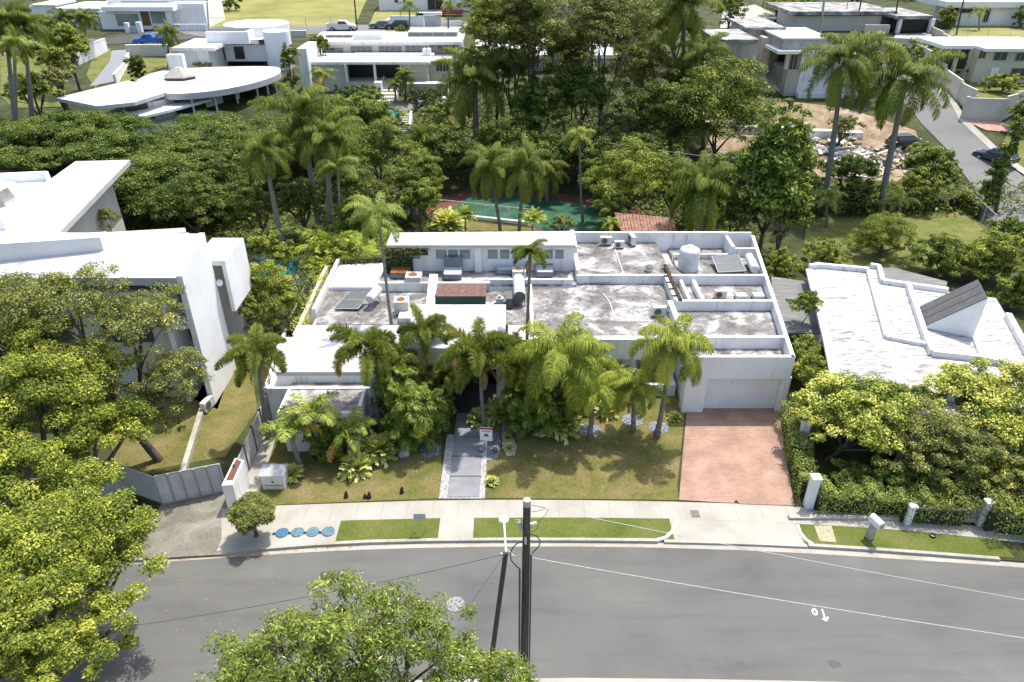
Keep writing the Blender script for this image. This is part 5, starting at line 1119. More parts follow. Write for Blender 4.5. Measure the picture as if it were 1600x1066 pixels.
for i, (px, py, r) in enumerate(((1303,1037,.22),(1157,1037,.12),(1162,1043,.08),(230,934,.2))):
    sheet('road_stain', disc_xy(W(px, py, 0), r*1.2, r*.8, 12, .3, i), plain('stain', (.09, .09, .09), .9), -.094)
# fallen leaves
rng = np.random.default_rng(3); n = 900
px = np.concatenate([rng.uniform(225, 560, 500), rng.uniform(560, 1000, 100), rng.uniform(180, 500, 220), rng.uniform(230, 420, 80)]); py = np.concatenate([866-(px[:500]-225)*.045+rng.normal(0, 2.4, 500)+6*(px[:500] < 420), 848+rng.normal(0, 1.5, 100), rng.uniform(890, 1060, 220), rng.uniform(640, 760, 80)])
P = np.array([W(a, b, .02 if b > 800 else .14) for a, b in zip(px, py)]); P[:500, 2] = .03
V, F = leaves(rng, P, unit(rng.normal(0, .15, (n, 3))+np.array([[0, 0, 1]])), np.where(np.arange(n)[:, None] < 600, .085, .05), .6)
o = bpy.data.objects.new('fallen_leaves', np_mesh('fallen_leaves', V, F, [leafmat('dry_leaves', [(0, (.12, .06, .02)), (1, (.34, .24, .08))], .1)], rng.random(n))); col.objects.link(o); setp(o, 'dry yellow leaves lying along the gutter', 'fallen leaves', None, 'stuff')

# ------------------------------------------------------------ poles and wires
t = thing('utility_pole', 'tall dark wooden utility pole with transformer wires in front centre', 'utility pole', (.52, 17, .1))
mb = MB(); top = AT(823.5, 781, 17); mb.tube([(.46, 17, 0), (top[0], 17, top[2]-.25)], [.16, .125], 14); mb.build('shaft', M['darkpole'], t); ztop = top[2]
mb = MB(); mb.tube([(top[0], 17, ztop-.24), (top[0], 17, ztop)], [.128, .126], 14); mb.build('cap', M['grey_conc'], t)
mb = MB(); mb.tube([AT(811,816,16.95), AT(815,828,16.95)], .06, 10); mb.tube([AT(806,812,16.95), AT(813,813,16.95)], .02, 6); mb.build('cutout_fuse', plain('grey_green', (.30, .36, .35), .4), t)
MB().tube([AT(829,819,16.9), AT(838,817,16.9)], .05, 8).build('insulator', M['white'], t); MB().tube([AT(821,840,16.8), AT(821,850,16.8)], .035, 8).build('connector', M['metal'], t)
def curve_wire(pts, y=16.9, r=.012): mb = MB(); mb.tube([AT(a, b, y) for a, b in pts], r, 5); return mb
curve_wire([(816,847),(808,849),(801,856),(797,866),(799,876),(806,884),(813,890)], r=.02).build('cable', M['dark'], t)
curve_wire([(829,835),(838,837),(844,845),(843,852),(838,858),(832,864)], r=.02).build('cable', M['dark'], t)
curve_wire([(829,789),(840,791),(853,794),(848,797),(838,799),(830,800)], r=.009).build('cable', M['dgrey'], t)
curve_wire([(857,795),(853,804),(846,811),(838,818),(841,823),(836,829),(830,832)], r=.009).build('cable', M['dgrey'], t)
mb = MB(); mb.tube([AT(812, 890, 16.85), (.28, 16.85, .2)], .035, 8); mb.tube([AT(830, 867, 16.88), (.66, 16.88, .2)], .03, 8); mb.build('conduit', M['dark'], t)
t = thing('street_lamp', 'slanting dark pole carrying a white arm with round street lamp head', 'street lamp', (-.9, 16.2, .1))
lt = Vector(AT(790.5, 863, 17.2)); mb = MB(); b0 = Vector(AT(768, 1030, 16.4)); b0 = Vector((b0.x, b0.y, b0.z)); d = (lt-b0); b0 = lt - d*(lt.z/d.z)
mb.tube([b0, lt], [.10, .085], 12); mb.build('shaft', M['darkpole'], t); hd = Vector(AT(787, 811, 18.3))
mb = MB(); mb.tube([lt+Vector((0, 0, -.05)), lt.lerp(hd, .6)+Vector((0, 0, .1)), hd], .035, 8); mb.build('arm', M['white'], t)
mb = MB(); mb.lathe(hd-Vector((0, 0, .12)), [(.1, 0), (.17, .05), (.17, .12), (.08, .18)], 18); l = mb.build('lamp_head', M['white'], t)
MB().lathe(hd+Vector((0, 0, .065)), [(.05, 0), (.05, .05)], 10).build('photocell', M['dgrey']).parent = l; l.children[0].matrix_parent_inverse = Matrix.Translation(-Vector(t.location))
mb = MB(); mb.tube([lt, lt+Vector((0, .15, .02)), lt+Vector((.3, -.1, -.1))], .02, 6); mb.lathe(lt+Vector((-.16, 0, -.16)), [(.04, 0), (.06, .08), (.03, .12)], 8); mb.build('bracket', M['metal'], t)
def wire(label, a, b, sag, r=.013, m='metal', group=None):
    a, b = Vector(a), Vector(b); mb = MB(); mb.tube([a.lerp(b, k/16) - Vector((0, 0, sag*4*(k/16)*(1-k/16))) for k in range(17)], r, 5, cap=False)
    o = mb.build('overhead_wire', M[m]); setp(o, label, 'wire', group); return o
M['wire'] = plain('wire_pale', (.5, .5, .48), .5); M['wired'] = plain('wire_dark', (.06, .06, .055), .6)
wire('pale wire running right from the utility pole low over the road', AT(832, 872, 16.95), AT(1640, 1003, 15.5), .1, .013, 'wire')
wire('pale wire running right from the pole top over the right verge', AT(831, 790, 16.95), AT(1640, 944, 17), .1, .010, 'wire')
a_, b_ = Vector(AT(832, 872, 16.95)), Vector(AT(1640, 1003, 15.5)); mb = MB()
for ph in (0, math.pi): mb.tube([a_.lerp(b_, k/260) - Vector((0, 0, .4*(k/260)*(1-k/260)+.03)) + Vector((0, math.cos(k*.55+ph), math.sin(k*.55+ph)))*.014 for k in range(261)], .009, 4, cap=False)
setp(mb.build('twisted_cable', M['wire']), 'pale twisted service cable hanging just under the lower wire right of pole', 'cable')
wire('short pale wire linking the utility pole and the lamp pole', AT(816, 867, 16.95), AT(793, 869, 17.2), .02, .011, 'wire')
wire('dark guy wire slanting down left from the lamp pole', AT(789, 866, 17.1), AT(715, 972, 14.5), .02, .010, 'wired')
wire('dark twisted cable leaving the lamp pole to the left', AT(789, 866, 17.1), AT(-60, 1010, 16.8), .5, .011, 'wired')
wire('long dark wire crossing the gardens behind the house', AT(940, 222, 76), AT(1500, 283, 76), .4, .03, 'wire')
def pole(label, px, pyt, pyb, y=None, lean=0, r=.15, m='darkpole', arm=False):
    g = G(px, pyb) if y is None else AT(px, pyb, y); y = g[1]; tp = AT(px+lean, pyt, y); t = thing('utility_pole', label, 'utility pole', g)
    mb = MB(); mb.tube([(g[0], y, hy(y)-.2), tp], [r*1.15, r*.85], 10); mb.build('shaft', M[m], t)
    mb = MB(); mb.box(tp[0]-.5, tp[0]+.5, y-.05, y+.05, tp[2]-.5, tp[2]-.4); mb.build('crossarm', M[m], t)
    mb = MB(); 
    for s in (-.4, 0, .4): mb.lathe((tp[0]+s, y, tp[2]-.4), [(.05, 0), (.06, .1), (.03, .16)], 8)
    mb.build('insulator', M['white'], t)
pole('dark utility pole at the right edge by the side street', 1556, 274, 333, None, 10, .16)
pole('dark utility pole in front of the grass field at top', 558, -30, 47, None, -7, .13)
pole('grey utility pole right of the white villa at top left', 326, -20, 48, None, -4, .13, 'grey_conc')
pole('pale concrete pole in front of the long roofed house', 1282, -30, 52, None, 9, .2, 'grey_conc')
pole('dark leaning pole behind the long roofed house', 1336, -20, 48, None, 14, .14)
pole('dark pole left of the black garage, top right', 1395, -10, 50, None, 10, .14)
pole('dark pole on the far top right lawn', 1494, -20, 55, None, 16, .14)
pole('thin grey pole beside the unfinished house rear lawn', 1318, -5, 44, None, 8, .1, 'grey_conc')
t = thing('globe_lamp', 'garden lamp with white globe on a thin post by the garden lawn', 'lamp', G(696, 182)); g = G(696, 182); tp = AT(694, 158, g[1]); MB().tube([(g[0], g[1], g[2]-.1), (tp[0], g[1], tp[2])], .06, 8).build('post', M['dgrey'], t)
MB().lathe((tp[0], g[1], tp[2]), [(.1, 0), (.24, .12), (.3, .3), (.24, .48), (.08, .58)], 16).build('globe', M['white'], t)
t = thing('garden_statue', 'dark slender garden figure beside the garden path', 'statue', G(652, 172)); MB().lathe((0, 0, 0), [(.35, 0), (.3, .6), (.2, .62), (.22, 1.3), (.16, 1.9), (.28, 2.2), (.1, 2.7), (.16, 2.9), (.05, 3.15)], 12).build('figure', M['dgrey'], t, world=False)
# railing and white kerb of the tennis court
t = thing('court_kerb', 'white concrete kerb wall along the tennis court front', 'wall', G(770, 345)); MB().wall(G(690, 337), G(826, 352), .35, .0, .45).build('wall', M['white2'], t)
t = thing('handrail', 'grey tube railing standing on the tennis court kerb', 'railing', G(770, 343)); mb = MB(); a, b = Vector(G(690, 334)), Vector(G(826, 349)); u = Vector((0, 0, 1))
mb.tube([a+u*1.5, b+u*1.5], .045, 6)
for k in range(9): p = a.lerp(b, k/8); mb.tube([p, p+u*1.5], .03, 6)
mb.build('rail', M['metal'], t); mb = MB(); c, d = a.lerp(b, .42), a.lerp(b, .78); mb.tube([c+u*.5, c+u*1.3, c+u*1.35+(d-c)*.02, d+u*1.35-(d-c)*.02, d+u*1.3, d+u*.5], .05, 6); mb.build('gate_loop', M['metal'], t)
# chain link fences
def chain(label, ps, h=1.8, post=.04):
    c = [Vector(G(*p)) for p in ps]; t = thing('chain_link_fence', label, 'fence', c[0]); mb = MB(); mp = MB()
    for p, q in zip(c[:-1], c[1:]):
        L = (q-p).length; k = max(2, int(L/3.2))
        for i in range(k+1): r = p.lerp(q, i/k); mp.tube([r-Vector((0, 0, .2)), r+Vector((0, 0, h))], post, 5)
        for j in range(9): z = Vector((0, 0, h*(j+.5)/9)); mb.tube([p+z, q+z], .008, 3, cap=False)
        kk = int(L/.45)
        for i in range(kk): r = p.lerp(q, i/kk); mb.tube([r, r+Vector((0, 0, h))], .007, 3, cap=False)
        mp.tube([p+Vector((0, 0, h)), q+Vector((0, 0, h))], .03, 5)
    mb.build('mesh', M['metal'], t); mp.build('post', M['metal'], t)
chain('chain link fence along the near edge of the far grass field', [(326,52),(400,51),(480,50),(556,47)], 2.6)
chain('chain link fence separating the rear lawn from the side street', [(1500,318),(1518,335),(1548,365)], 1.8)
chain('chain link fence around the top right lawn', [(1478,64),(1540,64),(1610,66)], 1.8)
# swimming pool behind the left boundary
t = thing('swimming_pool', 'turquoise swimming pool with white deck seen behind the left shrubs', 'pool', W(440, 420, .2)); MB().prism(Q((385,445),(380,398),(500,396),(505,400),(478,440),(470,445), zz=.2), .05, .2).build('deck', M['concrete'], t)
MB().prism(Q((395,430),(395,406),(468,407),(462,436), zz=.2), .201, .21).build('water', M['water'], t); MB().wall(W(392, 403, .3), W(470, 404, .3), .5, .2, .45).build('coping', M['beige'], t)

# ------------------------------------------------------------ vehicles
tyre = plain('tyre_rubber', (.02, .02, .02), .8); rimm = plain('wheel_rim', (.4, .4, .42), .35, .6)
def vehicle(name, label, cat, loc, rz, paint_c, kind='pickup'):
    t = thing(name, label, cat, loc, rz); pm = plain(name+'_paint', paint_c, .28, 0, .7)
    L, w = (5.5, .95) if kind == 'pickup' else (4.7, .92)
    def prof(pts, y0, y1, nm, m, inset=0, bev=.05):
        n = len(pts); b = MB(); vs = [(x, y0, z) for x, z in pts] + [(x*(1-inset), y1, z) for x, z in pts]
        b.add(vs, [list(range(n)), list(range(2*n-1, n-1, -1))] + [[i, i+n, (i+1) % n+n, (i+1) % n] for i in range(n)]); return b.build(nm, m, t, world=False, bevel=bev)
    if kind == 'pickup':
        prof([(-2.7,.45),(2.65,.45),(2.72,.75),(2.6,1.02),(1.35,1.12),(-.45,1.14),(-2.72,1.14)], -w, w, 'body', pm)
        b = MB(); b.prism([(-.75,-.86),(1.5,-.86),(1.5,.86),(-.75,.86)], 1.13, 1.78, [(-.55,-.72),(.75,-.72),(.75,.72),(-.55,.72)]); b.build('cab', pm, t, world=False, bevel=.05)
        MB().box(-2.6, -.8, -.8, .8, 1.141, 1.146).build('cargo_bed', M['dgrey'], t, world=False)
        b = MB()
        for y0, y1 in ((-.95, -.80), (.80, .95)): b.box(-2.72, -.76, y0, y1, 1.141, 1.28)
        b.box(-2.73, -2.63, -.79, .79, 1.141, 1.28); b.build('bed_side', pm, t, world=False); wx0, wx1 = -.55, .75
    else:
        prof([(-2.3,.4),(2.25,.4),(2.35,.7),(2.2,.92),(1.1,1.02),(-1.9,1.08),(-2.32,1.0)], -w, w, 'body', pm)
        hgt = 1.72 if kind == 'suv' else 1.45
        b = MB(); b.prism([(-2.1 if kind == 'suv' else -1.6,-.84),(1.1,-.84),(1.1,.84),(-2.1 if kind == 'suv' else -1.6,.84)], 1.03, hgt, [(-1.8 if kind == 'suv' else -1.0,-.68),(.3,-.68),(.3,.68),(-1.8 if kind == 'suv' else -1.0,.68)]); b.build('cab', pm, t, world=False, bevel=.05); wx0, wx1 = -1.7, .4
    zt = 1.70 if kind == 'pickup' else (1.62 if kind == 'suv' else 1.38)
    for s in (-1, 1):
        b = MB(); b.add([(wx0-.05, s*.865, 1.22), (wx1+.35, s*.865, 1.22), (wx1-.02, s*.745, zt), (wx0+.05, s*.745, zt)], [[0, 1, 2, 3]]); b.build('window', M['glass'], t, world=False)
    x0, x1, z1 = (1.42, .85, 1.66) if kind == 'pickup' else (1.04, .42, zt-.02)
    MB().add([(x0, -.74, 1.2), (x0, .74, 1.2), (x1, .64, z1), (x1, -.64, z1)], [[0, 1, 2, 3]]).build('windscreen', M['glass'], t, world=False)
    ax = (1.75, -1.75) if kind == 'pickup' else (1.45, -1.4)
    for x in ax:
        for s in (-1, 1):
            b = MB(); b.tube([(x, s*.74, .38), (x, s*.97, .38)], .38, 20); wh = b.build('wheel', tyre, t, world=False)
            b = MB(); b.tube([(x, s*.971, .38), (x, s*.985, .38)], .22, 16); b.build('rim', rimm).parent = wh
    for s in (-.65, .65):
        MB().box(L/2-.1, L/2-.02, s-.16, s+.16, .74, .9).build('headlight', M['white'], t, world=False); MB().box(-L/2-.02, -L/2+.04, s-.1, s+.1, .75, 1.0).build('tail_light', plain('tail_red', (.4, .02, .02), .3), t, world=False)
    MB().box(L/2-.08, L/2+.06, -.9, .9, .42, .62).build('bumper', M['dgrey'], t, world=False)
    return t
vehicle('pickup_truck', 'bright blue pickup truck parked on the street at upper left', 'pickup truck', G(237, 70), R(183), (.01, .13, .55))
vehicle('pickup_truck', 'white pickup truck beside the far grass field', 'pickup truck', G(535, 48), R(2), (.75, .75, .75))
vehicle('pickup_truck', 'red pickup truck parked behind the far street wall', 'pickup truck', G(704, 25), R(180), (.35, .01, .01))
vehicle('parked_car', 'dark green car parked above the centre back house', 'car', G(622, 46), R(178), (.02, .05, .04), 'suv')
vehicle('parked_car', 'grey car behind the dark green car', 'car', G(597, 45), R(175), (.12, .14, .14), 'car')
vehicle('parked_car', 'dark car with red tail light at the far left street', 'car', G(68, 77), R(5), (.03, .05, .05), 'suv')
vehicle('parked_car', 'dark blue car driving on the side street at right edge', 'car', G(1553, 254), R(122), (.02, .03, .06), 'suv')
vehicle('parked_car', 'dark car parked in shade under the right royal palm', 'car', G(1414, 232), R(8), (.02, .02, .02), 'suv')

# ============================================================ PLANTS
def rr(px_r, y, z): return px_r/F_PX*(y*CS+(CAM_H-z)*SN)
def T(name, label, px, py, rpx, rpy, y, nclump, per, leaf, mat, seed, cat='tree', n_l=3, trunk_px=None, **kw):
    """crown centre at pixel px,py at distance y; radii in pixels"""
    sc_ = 1.14 if n_l > 1 else 1.0; nclump = int(nclump*1.5); per = int(per*1.35); leaf *= .8
    c = AT(px, py, y); rx = rr(rpx, y, c[2])*sc_; rz = rr(rpy, y, c[2])/.88*sc_; ry = rx*.85
    zc = max(c[2]-hy(y), rz*.7); bx = c[0] if trunk_px is None else X(trunk_px, y, hy(y)); rg = np.random.default_rng(seed); L = []
    if n_l == 1: L = [(c[0]-bx, 0, zc, rx, ry, rz)]
    else:
        for k in range(n_l):
            a = 2*math.pi*k/n_l + seed; L.append((c[0]-bx+math.cos(a)*rx*.45, math.sin(a)*ry*.45, zc+rg.uniform(-.25, .25)*rz, rx*.62, ry*.62, rz*rg.uniform(.6, .8)))
        L.append((c[0]-bx, 0, zc+rz*.25, rx*.6, ry*.6, rz*.75))
    if name == 'shrub':
        h_ = zc+rz*.2; L.append((c[0]-bx, 0, h_*.38, rx*.85, ry*.85, h_*.42)); nclump = int(nclump*1.3)
    return make_tree(name, label, cat, (bx, y, hy(y)), L, nclump, per, leaf, mat, seed, **kw)
# --- foreground left: big bright tree made of several leaders, and its neighbours
make_tree('tree', 'large bright green tree filling the left foreground over the sidewalk', 'tree', (-21.5, 26, .1),
  [(-1.0, 2.2, 7.0, 2.9, 2.9, 2.0), (1.6, 1.0, 5.2, 2.1, 2.1, 1.6), (-3.8, -.5, 6.4, 3.0, 2.8, 2.1), (-.2, -2.0, 5.4, 2.5, 2.3, 1.8), (1.9, -2.9, 4.3, 2.0, 2.0, 1.4), (-3.6, 4.5, 7.5, 2.8, 2.8, 1.9), (.6, 3.3, 6.3, 1.9, 1.9, 1.4), (2.3, 2.6, 4.6, 1.7, 1.8, 1.3)], 370, 400, .125, 'lf_bright', 11, tr=.3, csize=.36, nb=20, tvar=.7, hollow=.55)
make_tree('tree', 'bright green tree in the bottom left corner overhanging the road', 'tree', (-18.2, 15.0, .1),
  [(.8, 6.2, 5.0, 2.2, 2.2, 1.6), (2.4, 5.0, 4.1, 1.5, 1.6, 1.2), (-1.7, 4.6, 5.2, 2.3, 2.2, 1.7), (.5, 2.6, 4.9, 2.1, 2.0, 1.5), (-1.0, .8, 4.8, 2.2, 2.0, 1.5), (3.1, 3.0, 3.5, 1.4, 1.5, 1.1), (2.0, 1.4, 3.9, 1.6, 1.5, 1.2)], 290, 380, .115, 'lf_bright', 23, tr=.25, csize=.36, nb=16, tvar=.7, hollow=.55)
make_tree('tree', 'olive green airy tree in front of the left white building', 'tree', (-20.2, 31.6, .1),
  [(1.6, -.7, 4.2, 1.9, 1.7, 1.3), (-1.2, -1.2, 4.3, 2.3, 2.0, 1.5), (1.2, .3, 8.8, 2.6, 2.2, 1.9), (-2.4, .5, 9.6, 2.8, 2.4, 2.0), (-6.0, .5, 9.2, 2.8, 2.5, 2.0), (2.4, -.4, 6.0, 2.0, 1.9, 1.5), (-1.5, -.8, 6.6, 2.7, 2.2, 1.8), (-9.5, 1, 9.2, 2.8, 2.5, 2.0)], 540, 150, .11, 'lf_olive', 31, tr=.24, csize=.27, nb=44, hollow=.3, tvar=.8, fork=.5)
make_tree('tree', 'large green lance leaved tree with pale flowers at the bottom centre', 'tree', (-4.0, 12.6, .1),
  [(-.2, .3, 9.6, 1.6, 1.5, 1.5), (-2.2, 0, 8.9, 1.7, 1.5, 1.4), (1.3, .3, 9.3, 1.4, 1.3, 1.4), (2.6, -.3, 8.0, 1.3, 1.3, 1.3), (-3.6, -.3, 7.8, 1.5, 1.4, 1.3), (0, -1.4, 7.9, 1.9, 1.5, 1.5), (-1.9, -1.8, 7.4, 1.8, 1.5, 1.4), (2.0, -1.6, 7.0, 1.4, 1.4, 1.3)], 520, 120, .125, 'lf_lance', 41, tr=.16, csize=.27, aspect=.28, nb=46, hollow=.25, up=.7, flower=.02, tvar=.7, fork=.55)
make_tree('tree', 'small twiggy flowering tree covering the foot of the utility pole', 'tree', (-.3, 13.6, .1),
  [(.2, 0, 6.4, .9, .9, 1.0), (-.7, .3, 6.9, .5, .5, .8), (.9, -.3, 5.6, .9, .8, .9)], 70, 60, .12, 'lf_lance', 47, tr=.07, csize=.3, aspect=.3, nb=14, hollow=.2, up=.6, flower=.05, fork=.6)
# --- right front garden: variegated shrubs inside the hedge
make_tree('tree', 'yellow green variegated tree behind the driveway hedge', 'tree', (17.9, 31.5, .1), [(.1, 1.4, 3.0, 2.0, 1.8, 1.3), (2.4, .6, 2.9, 2.1, 1.9, 1.3), (1.2, -.9, 2.4, 2.0, 1.5, 1.2), (3.7, .6, 2.6, 1.6, 1.6, 1.1), (2.6, -1.3, 2.0, 1.5, 1.2, 1.0)], 240, 150, .15, 'lf_yell', 51, tr=.12, csize=.34, nb=12, tvar=.9)
make_tree('tree', 'dark leaved tree with grey blossoms between the variegated trees', 'tree', (22.5, 30.0, .1), [(0, 0.3, 2.8, 2.4, 2.0, 1.4), (1.8, -1.2, 2.3, 1.9, 1.5, 1.2), (-.8, -1.2, 1.9, 1.8, 1.4, 1.1), (3.4, -2, 1.6, 1.6, 1.3, 1.0)], 240, 160, .11, 'lf_olive', 53, tr=.12, csize=.28, nb=12, tvar=.8)
make_tree('tree', 'tall yellow variegated tree at the right edge of the front garden', 'tree', (25.8, 32, .1), [(-.4, 1.0, 3.6, 2.2, 2.0, 1.4), (2.4, .4, 3.9, 2.4, 2.1, 1.4), (.8, -1.5, 2.9, 2.0, 1.8, 1.4), (4.0, -1.3, 3.0, 2.2, 2.0, 1.6), (2.2, -2.8, 2.2, 1.8, 1.5, 1.2)], 300, 150, .15, 'lf_yell', 57, tr=.15, csize=.3, nb=12, tvar=.9)
make_tree('tree', 'bright green tree between garage wall and neighbour roof', 'tree', (18.9, 36.8, .1), [(0, 0, 2.3, 1.3, 1.8, 1.1), (.4, 2.6, 2.2, 1.0, 1.6, 1.0)], 80, 130, .15, 'lf_bright', 59, tr=.1, csize=.34, nb=8)
make_tree('tree', 'dense small leaved green shrub tree above the variegated hedge', 'tree', (19.6, 33.6, .1), [(.6, 0, 2.9, 2.0, 1.6, 1.2), (2.4, -.2, 2.8, 1.8, 1.5, 1.1), (4.4, -.4, 2.5, 1.6, 1.3, 1.1)], 130, 170, .12, 'lf_mid', 61, tr=.1, csize=.34, nb=8)
make_tree('tree', 'dark leaved tree at the right frame edge shading pavement and road', 'tree', (28.6, 27.2, .1), [(0, 0, 4.0, 2.4, 2.2, 1.5), (-1.6, -.8, 3.0, 1.5, 1.5, 1.1), (.6, -2, 4.2, 2.0, 1.8, 1.3)], 150, 150, .13, 'lf_mid', 67, tr=.15, csize=.3, nb=12)
T('small_tree', 'small round tree growing beside the grey plank roof', 1260, 478, 24, 20, 43, 34, 60, .17, 'lf_mid', 63, n_l=1, tr=.05, fork=.7)
for i, (x_, y_, rx_, rz_, mt_, lb_) in enumerate(((18.3, 29.3, 1.3, .8, 'lf_dark', 'low dark shrub in the shaded corner behind the two pillars'), (20.6, 29.0, 1.4, .9, 'lf_mid', 'low green shrub inside the front hedge'), (23.2, 28.3, 1.5, 1.1, 'lf_olive', 'olive shrub pressing against the picket fence'), (25.6, 28.6, 1.6, 1.2, 'lf_yell', 'yellow green shrub behind the right gate pillar'), (17.6, 33.6, 1.0, 1.0, 'lf_bright', 'bright shrub between garage corner and side hedge'), (21.8, 32.8, 1.8, 1.2, 'lf_mid', 'green shrub below the neighbour roof edge'), (25.0, 33.6, 1.8, 1.3, 'lf_yell', 'yellow shrub under the neighbour roof opening'), (28.0, 31.5, 2.0, 1.6, 'lf_yell', 'yellow shrub at far right of the front garden'))):
    bush('shrub', lb_, 'shrub', (x_, y_, .1), (rx_, rx_*.8, rz_), mt_, 400+i, nclump=70, per=140, leaf=.12)
def hedge(label, pts, w, h, mat, seed, leaf=.11, dens=420):
    rng = np.random.default_rng(seed); t = thing('hedge', label, 'hedge', pts[0]); P = []; N = []
    for p, q in zip(pts[:-1], pts[1:]):
        p = np.array(p); q = np.array(q); L = np.linalg.norm(q-p); n = int(L*dens); d = (q-p)/L; s = np.array([-d[1], d[0], 0])
        a = rng.random(n); side = rng.normal(0, 1, n); u = rng.random(n)
        ang = rng.uniform(-.2, math.pi+.2, n); wob = 1+.16*np.sin(a*L*1.9+seed)+.10*np.sin(a*L*4.7)
        top = rng.random(n) < .45; lump = 1+.22*np.sin(a*L*3.1+seed*2)*np.sin(u*9)
        zz = np.where(top, h*wob*(.86+.2*u), h*rng.random(n)**.8); off = np.where(top, rng.uniform(-w/2, w/2, n)*wob, np.sign(np.cos(ang))*w/2*wob*lump*(.78+.34*u))
        ang = np.where(top, np.pi/2+rng.normal(0, .5, n), np.where(off > 0, .35, np.pi-.35))
        P.append(p+(q-p)*a[:, None]+s*off[:, None]+np.array([0, 0, 1])*zz[:, None]); nn = s*np.cos(ang)[:, None]+np.array([0, 0, 1])*np.maximum(.2, np.sin(ang))[:, None]; N.append(unit(nn+rng.normal(0, .45, (n, 3))))
    P = np.concatenate(P)-np.array(t.location); N = np.concatenate(N); V, F = leaves(rng, P, N, leaf, .6)
    o = bpy.data.objects.new('foliage', np_mesh('foliage', V, F, [M[mat]], np.clip(rng.normal(.5, .22, len(P)), 0, 1))); col.objects.link(o); o.parent = t
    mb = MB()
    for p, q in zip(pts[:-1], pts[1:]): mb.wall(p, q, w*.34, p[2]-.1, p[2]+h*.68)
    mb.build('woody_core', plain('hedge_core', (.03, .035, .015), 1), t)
    return t
hedge('clipped hedge along the right side of the brick driveway', [W(1228, 660), W(1243, 720), W(1262, 785)], 1.0, 1.35, 'lf_hedge', 1, .1, 900)
hedge('clipped hedge covering the front fence beside the sidewalk', [W(1272, 795), W(1340, 799), W(1420, 806), W(1475, 812)], 1.0, 1.5, 'lf_hedge', 2, .1, 900)
hedge('loose hedge over the white picket fence near right edge', [W(1475, 806), W(1530, 812), W(1600, 820), W(1660, 828)], 1.3, 1.6, 'lf_olive', 3, .11, 800)
hedge('long clipped hedge at the back of the rear lawn', [G(1262,338), G(1340,336), G(1400,334), G(1468,328)], 1.6, 1.7, 'lf_dark', 4, .2, 150)
hedge('ivy covered fence at the corner of rear lawn and side street', [G(1480,330), G(1500,322), G(1530,345)], .9, 1.9, 'lf_mid', 5, .2, 150)
for (px, py, h, lb) in ((1250,700,1.75,'white square pillar rising from the driveway hedge'), (1262,792,2.0,'white corner pillar at the end of the driveway hedge'), (1408,806,1.2,'leaning whitish pillar of the front fence half hidden by the hedge'), (1520,808,1.55,'white gate pillar at the right end of the front fence')):
    b = W(px, py); b = (b[0], b[1]-(.55 if px > 1300 else 0), b[2]); t = thing('fence_pillar', lb, 'pillar', b); w_ = .2 if px < 1300 else .14; MB().box(-w_, w_, -w_, w_, 0, h).build('shaft', M['white'], t, world=False); MB().box(-w_-.05, w_+.05, -w_-.05, w_+.05, h+.002, h+.1).build('cap', M['white'], t, world=False)
t = thing('picket_fence', 'white metal picket fence seen below the loose hedge', 'fence', W(1460, 806)); mb = MB(); a, b = Vector(W(1412, 808)), Vector(W(1516, 812))
for k in range(34): p = a.lerp(b, k/33)+Vector((0, -.35, 0)); mb.box(p.x-.02, p.x+.02, p.y-.02, p.y+.02, .25, 1.2)
mb.build('picket', M['metal'], t); mb = MB(); o_ = Vector((0, -.31, 0)); mb.wall(a+o_, b+o_, .04, .4, .46); mb.wall(a+o_, b+o_, .04, 1.0, 1.06); mb.build('rail', M['metal'], t); mb = MB(); mb.wall(a+Vector((-6, -.1, 0)), b, .25, .0, .26); mb.build('plinth', M['grey_conc'], t)
# topiary bush at the corner
b = W(401, 838); make_tree('topiary_bush', 'round clipped bush on short stems at the corner of the sidewalk', 'bush', b, [(0, 0, 1.45, .98, .95, .82)], 220, 150, .085, 'lf_olive', 71, tr=.1, csize=.24, nb=8, fork=.3, hollow=.8)
hedge('straggly vine hanging over the fence by the topiary corner', [W(388, 735), W(416, 668)], .3, 1.3, 'lf_dark', 6, .12, 30)
# --- front yard palms (foxtail)
def yardpalm(label, basep, topp, y, kind, var, scale, tr=.13, rz=0, group='palms in the front garden', **kw):
    c = AT(*topp, y); return palm('palm_tree', label, (X(basep, y, .1), y, .1), c, kind, var, scale, tr, group, rz=rz, **kw)
yardpalm('foxtail palm at far left between side path and front wing', 420, (402, 556), 33.6, 'fox', 0, 1.05, .14)
yardpalm('foxtail palm in front of the white front left roof', 596, (570, 548), 34.0, 'fox', 1, 1.12, .13, 1)
yardpalm('foxtail palm left of the porch with crown above the porch roof', 668, (663, 524), 36.6, 'fox', 2, .95, .11, 2)
yardpalm('foxtail palm with straight grey trunk in front of the dark porch', 757, (749, 558), 34.6, 'fox', 0, 1.15, .13, 2.2)
yardpalm('foxtail palm with golden frond tips just right of the porch', 808, (806, 560), 35.6, 'fox', 1, 1.0, .13, .7)
yardpalm('large queen palm with long drooping yellow green fronds, centre garden', 862, (875, 556), 34.2, 'queen', 0, 1.25, .15, .4, shaft=False)
yardpalm('foxtail palm half hidden behind the big queen palm', 846, (846, 596), 35.6, 'fox', 0, .85, .11, 1.9)
yardpalm('queen palm with small crown right of the big queen palm', 905, (912, 566), 35.4, 'queen', 2, .75, .12, 2.0, shaft=False)
yardpalm('foxtail palm with low crown between porch corner and glossy clump', 690, (700, 585), 36.0, 'fox', 2, .75, .1, 1.2)
yardpalm('foxtail palm rising from the glossy clump by the front wing', 630, (622, 575), 35.0, 'fox', 1, .85, .1, .6)
yardpalm('short bushy palm left of three on grey gravel rings', 921, (928, 612), 33.7, 'queen', 1, .72, .15, 1.4, shaft=False)
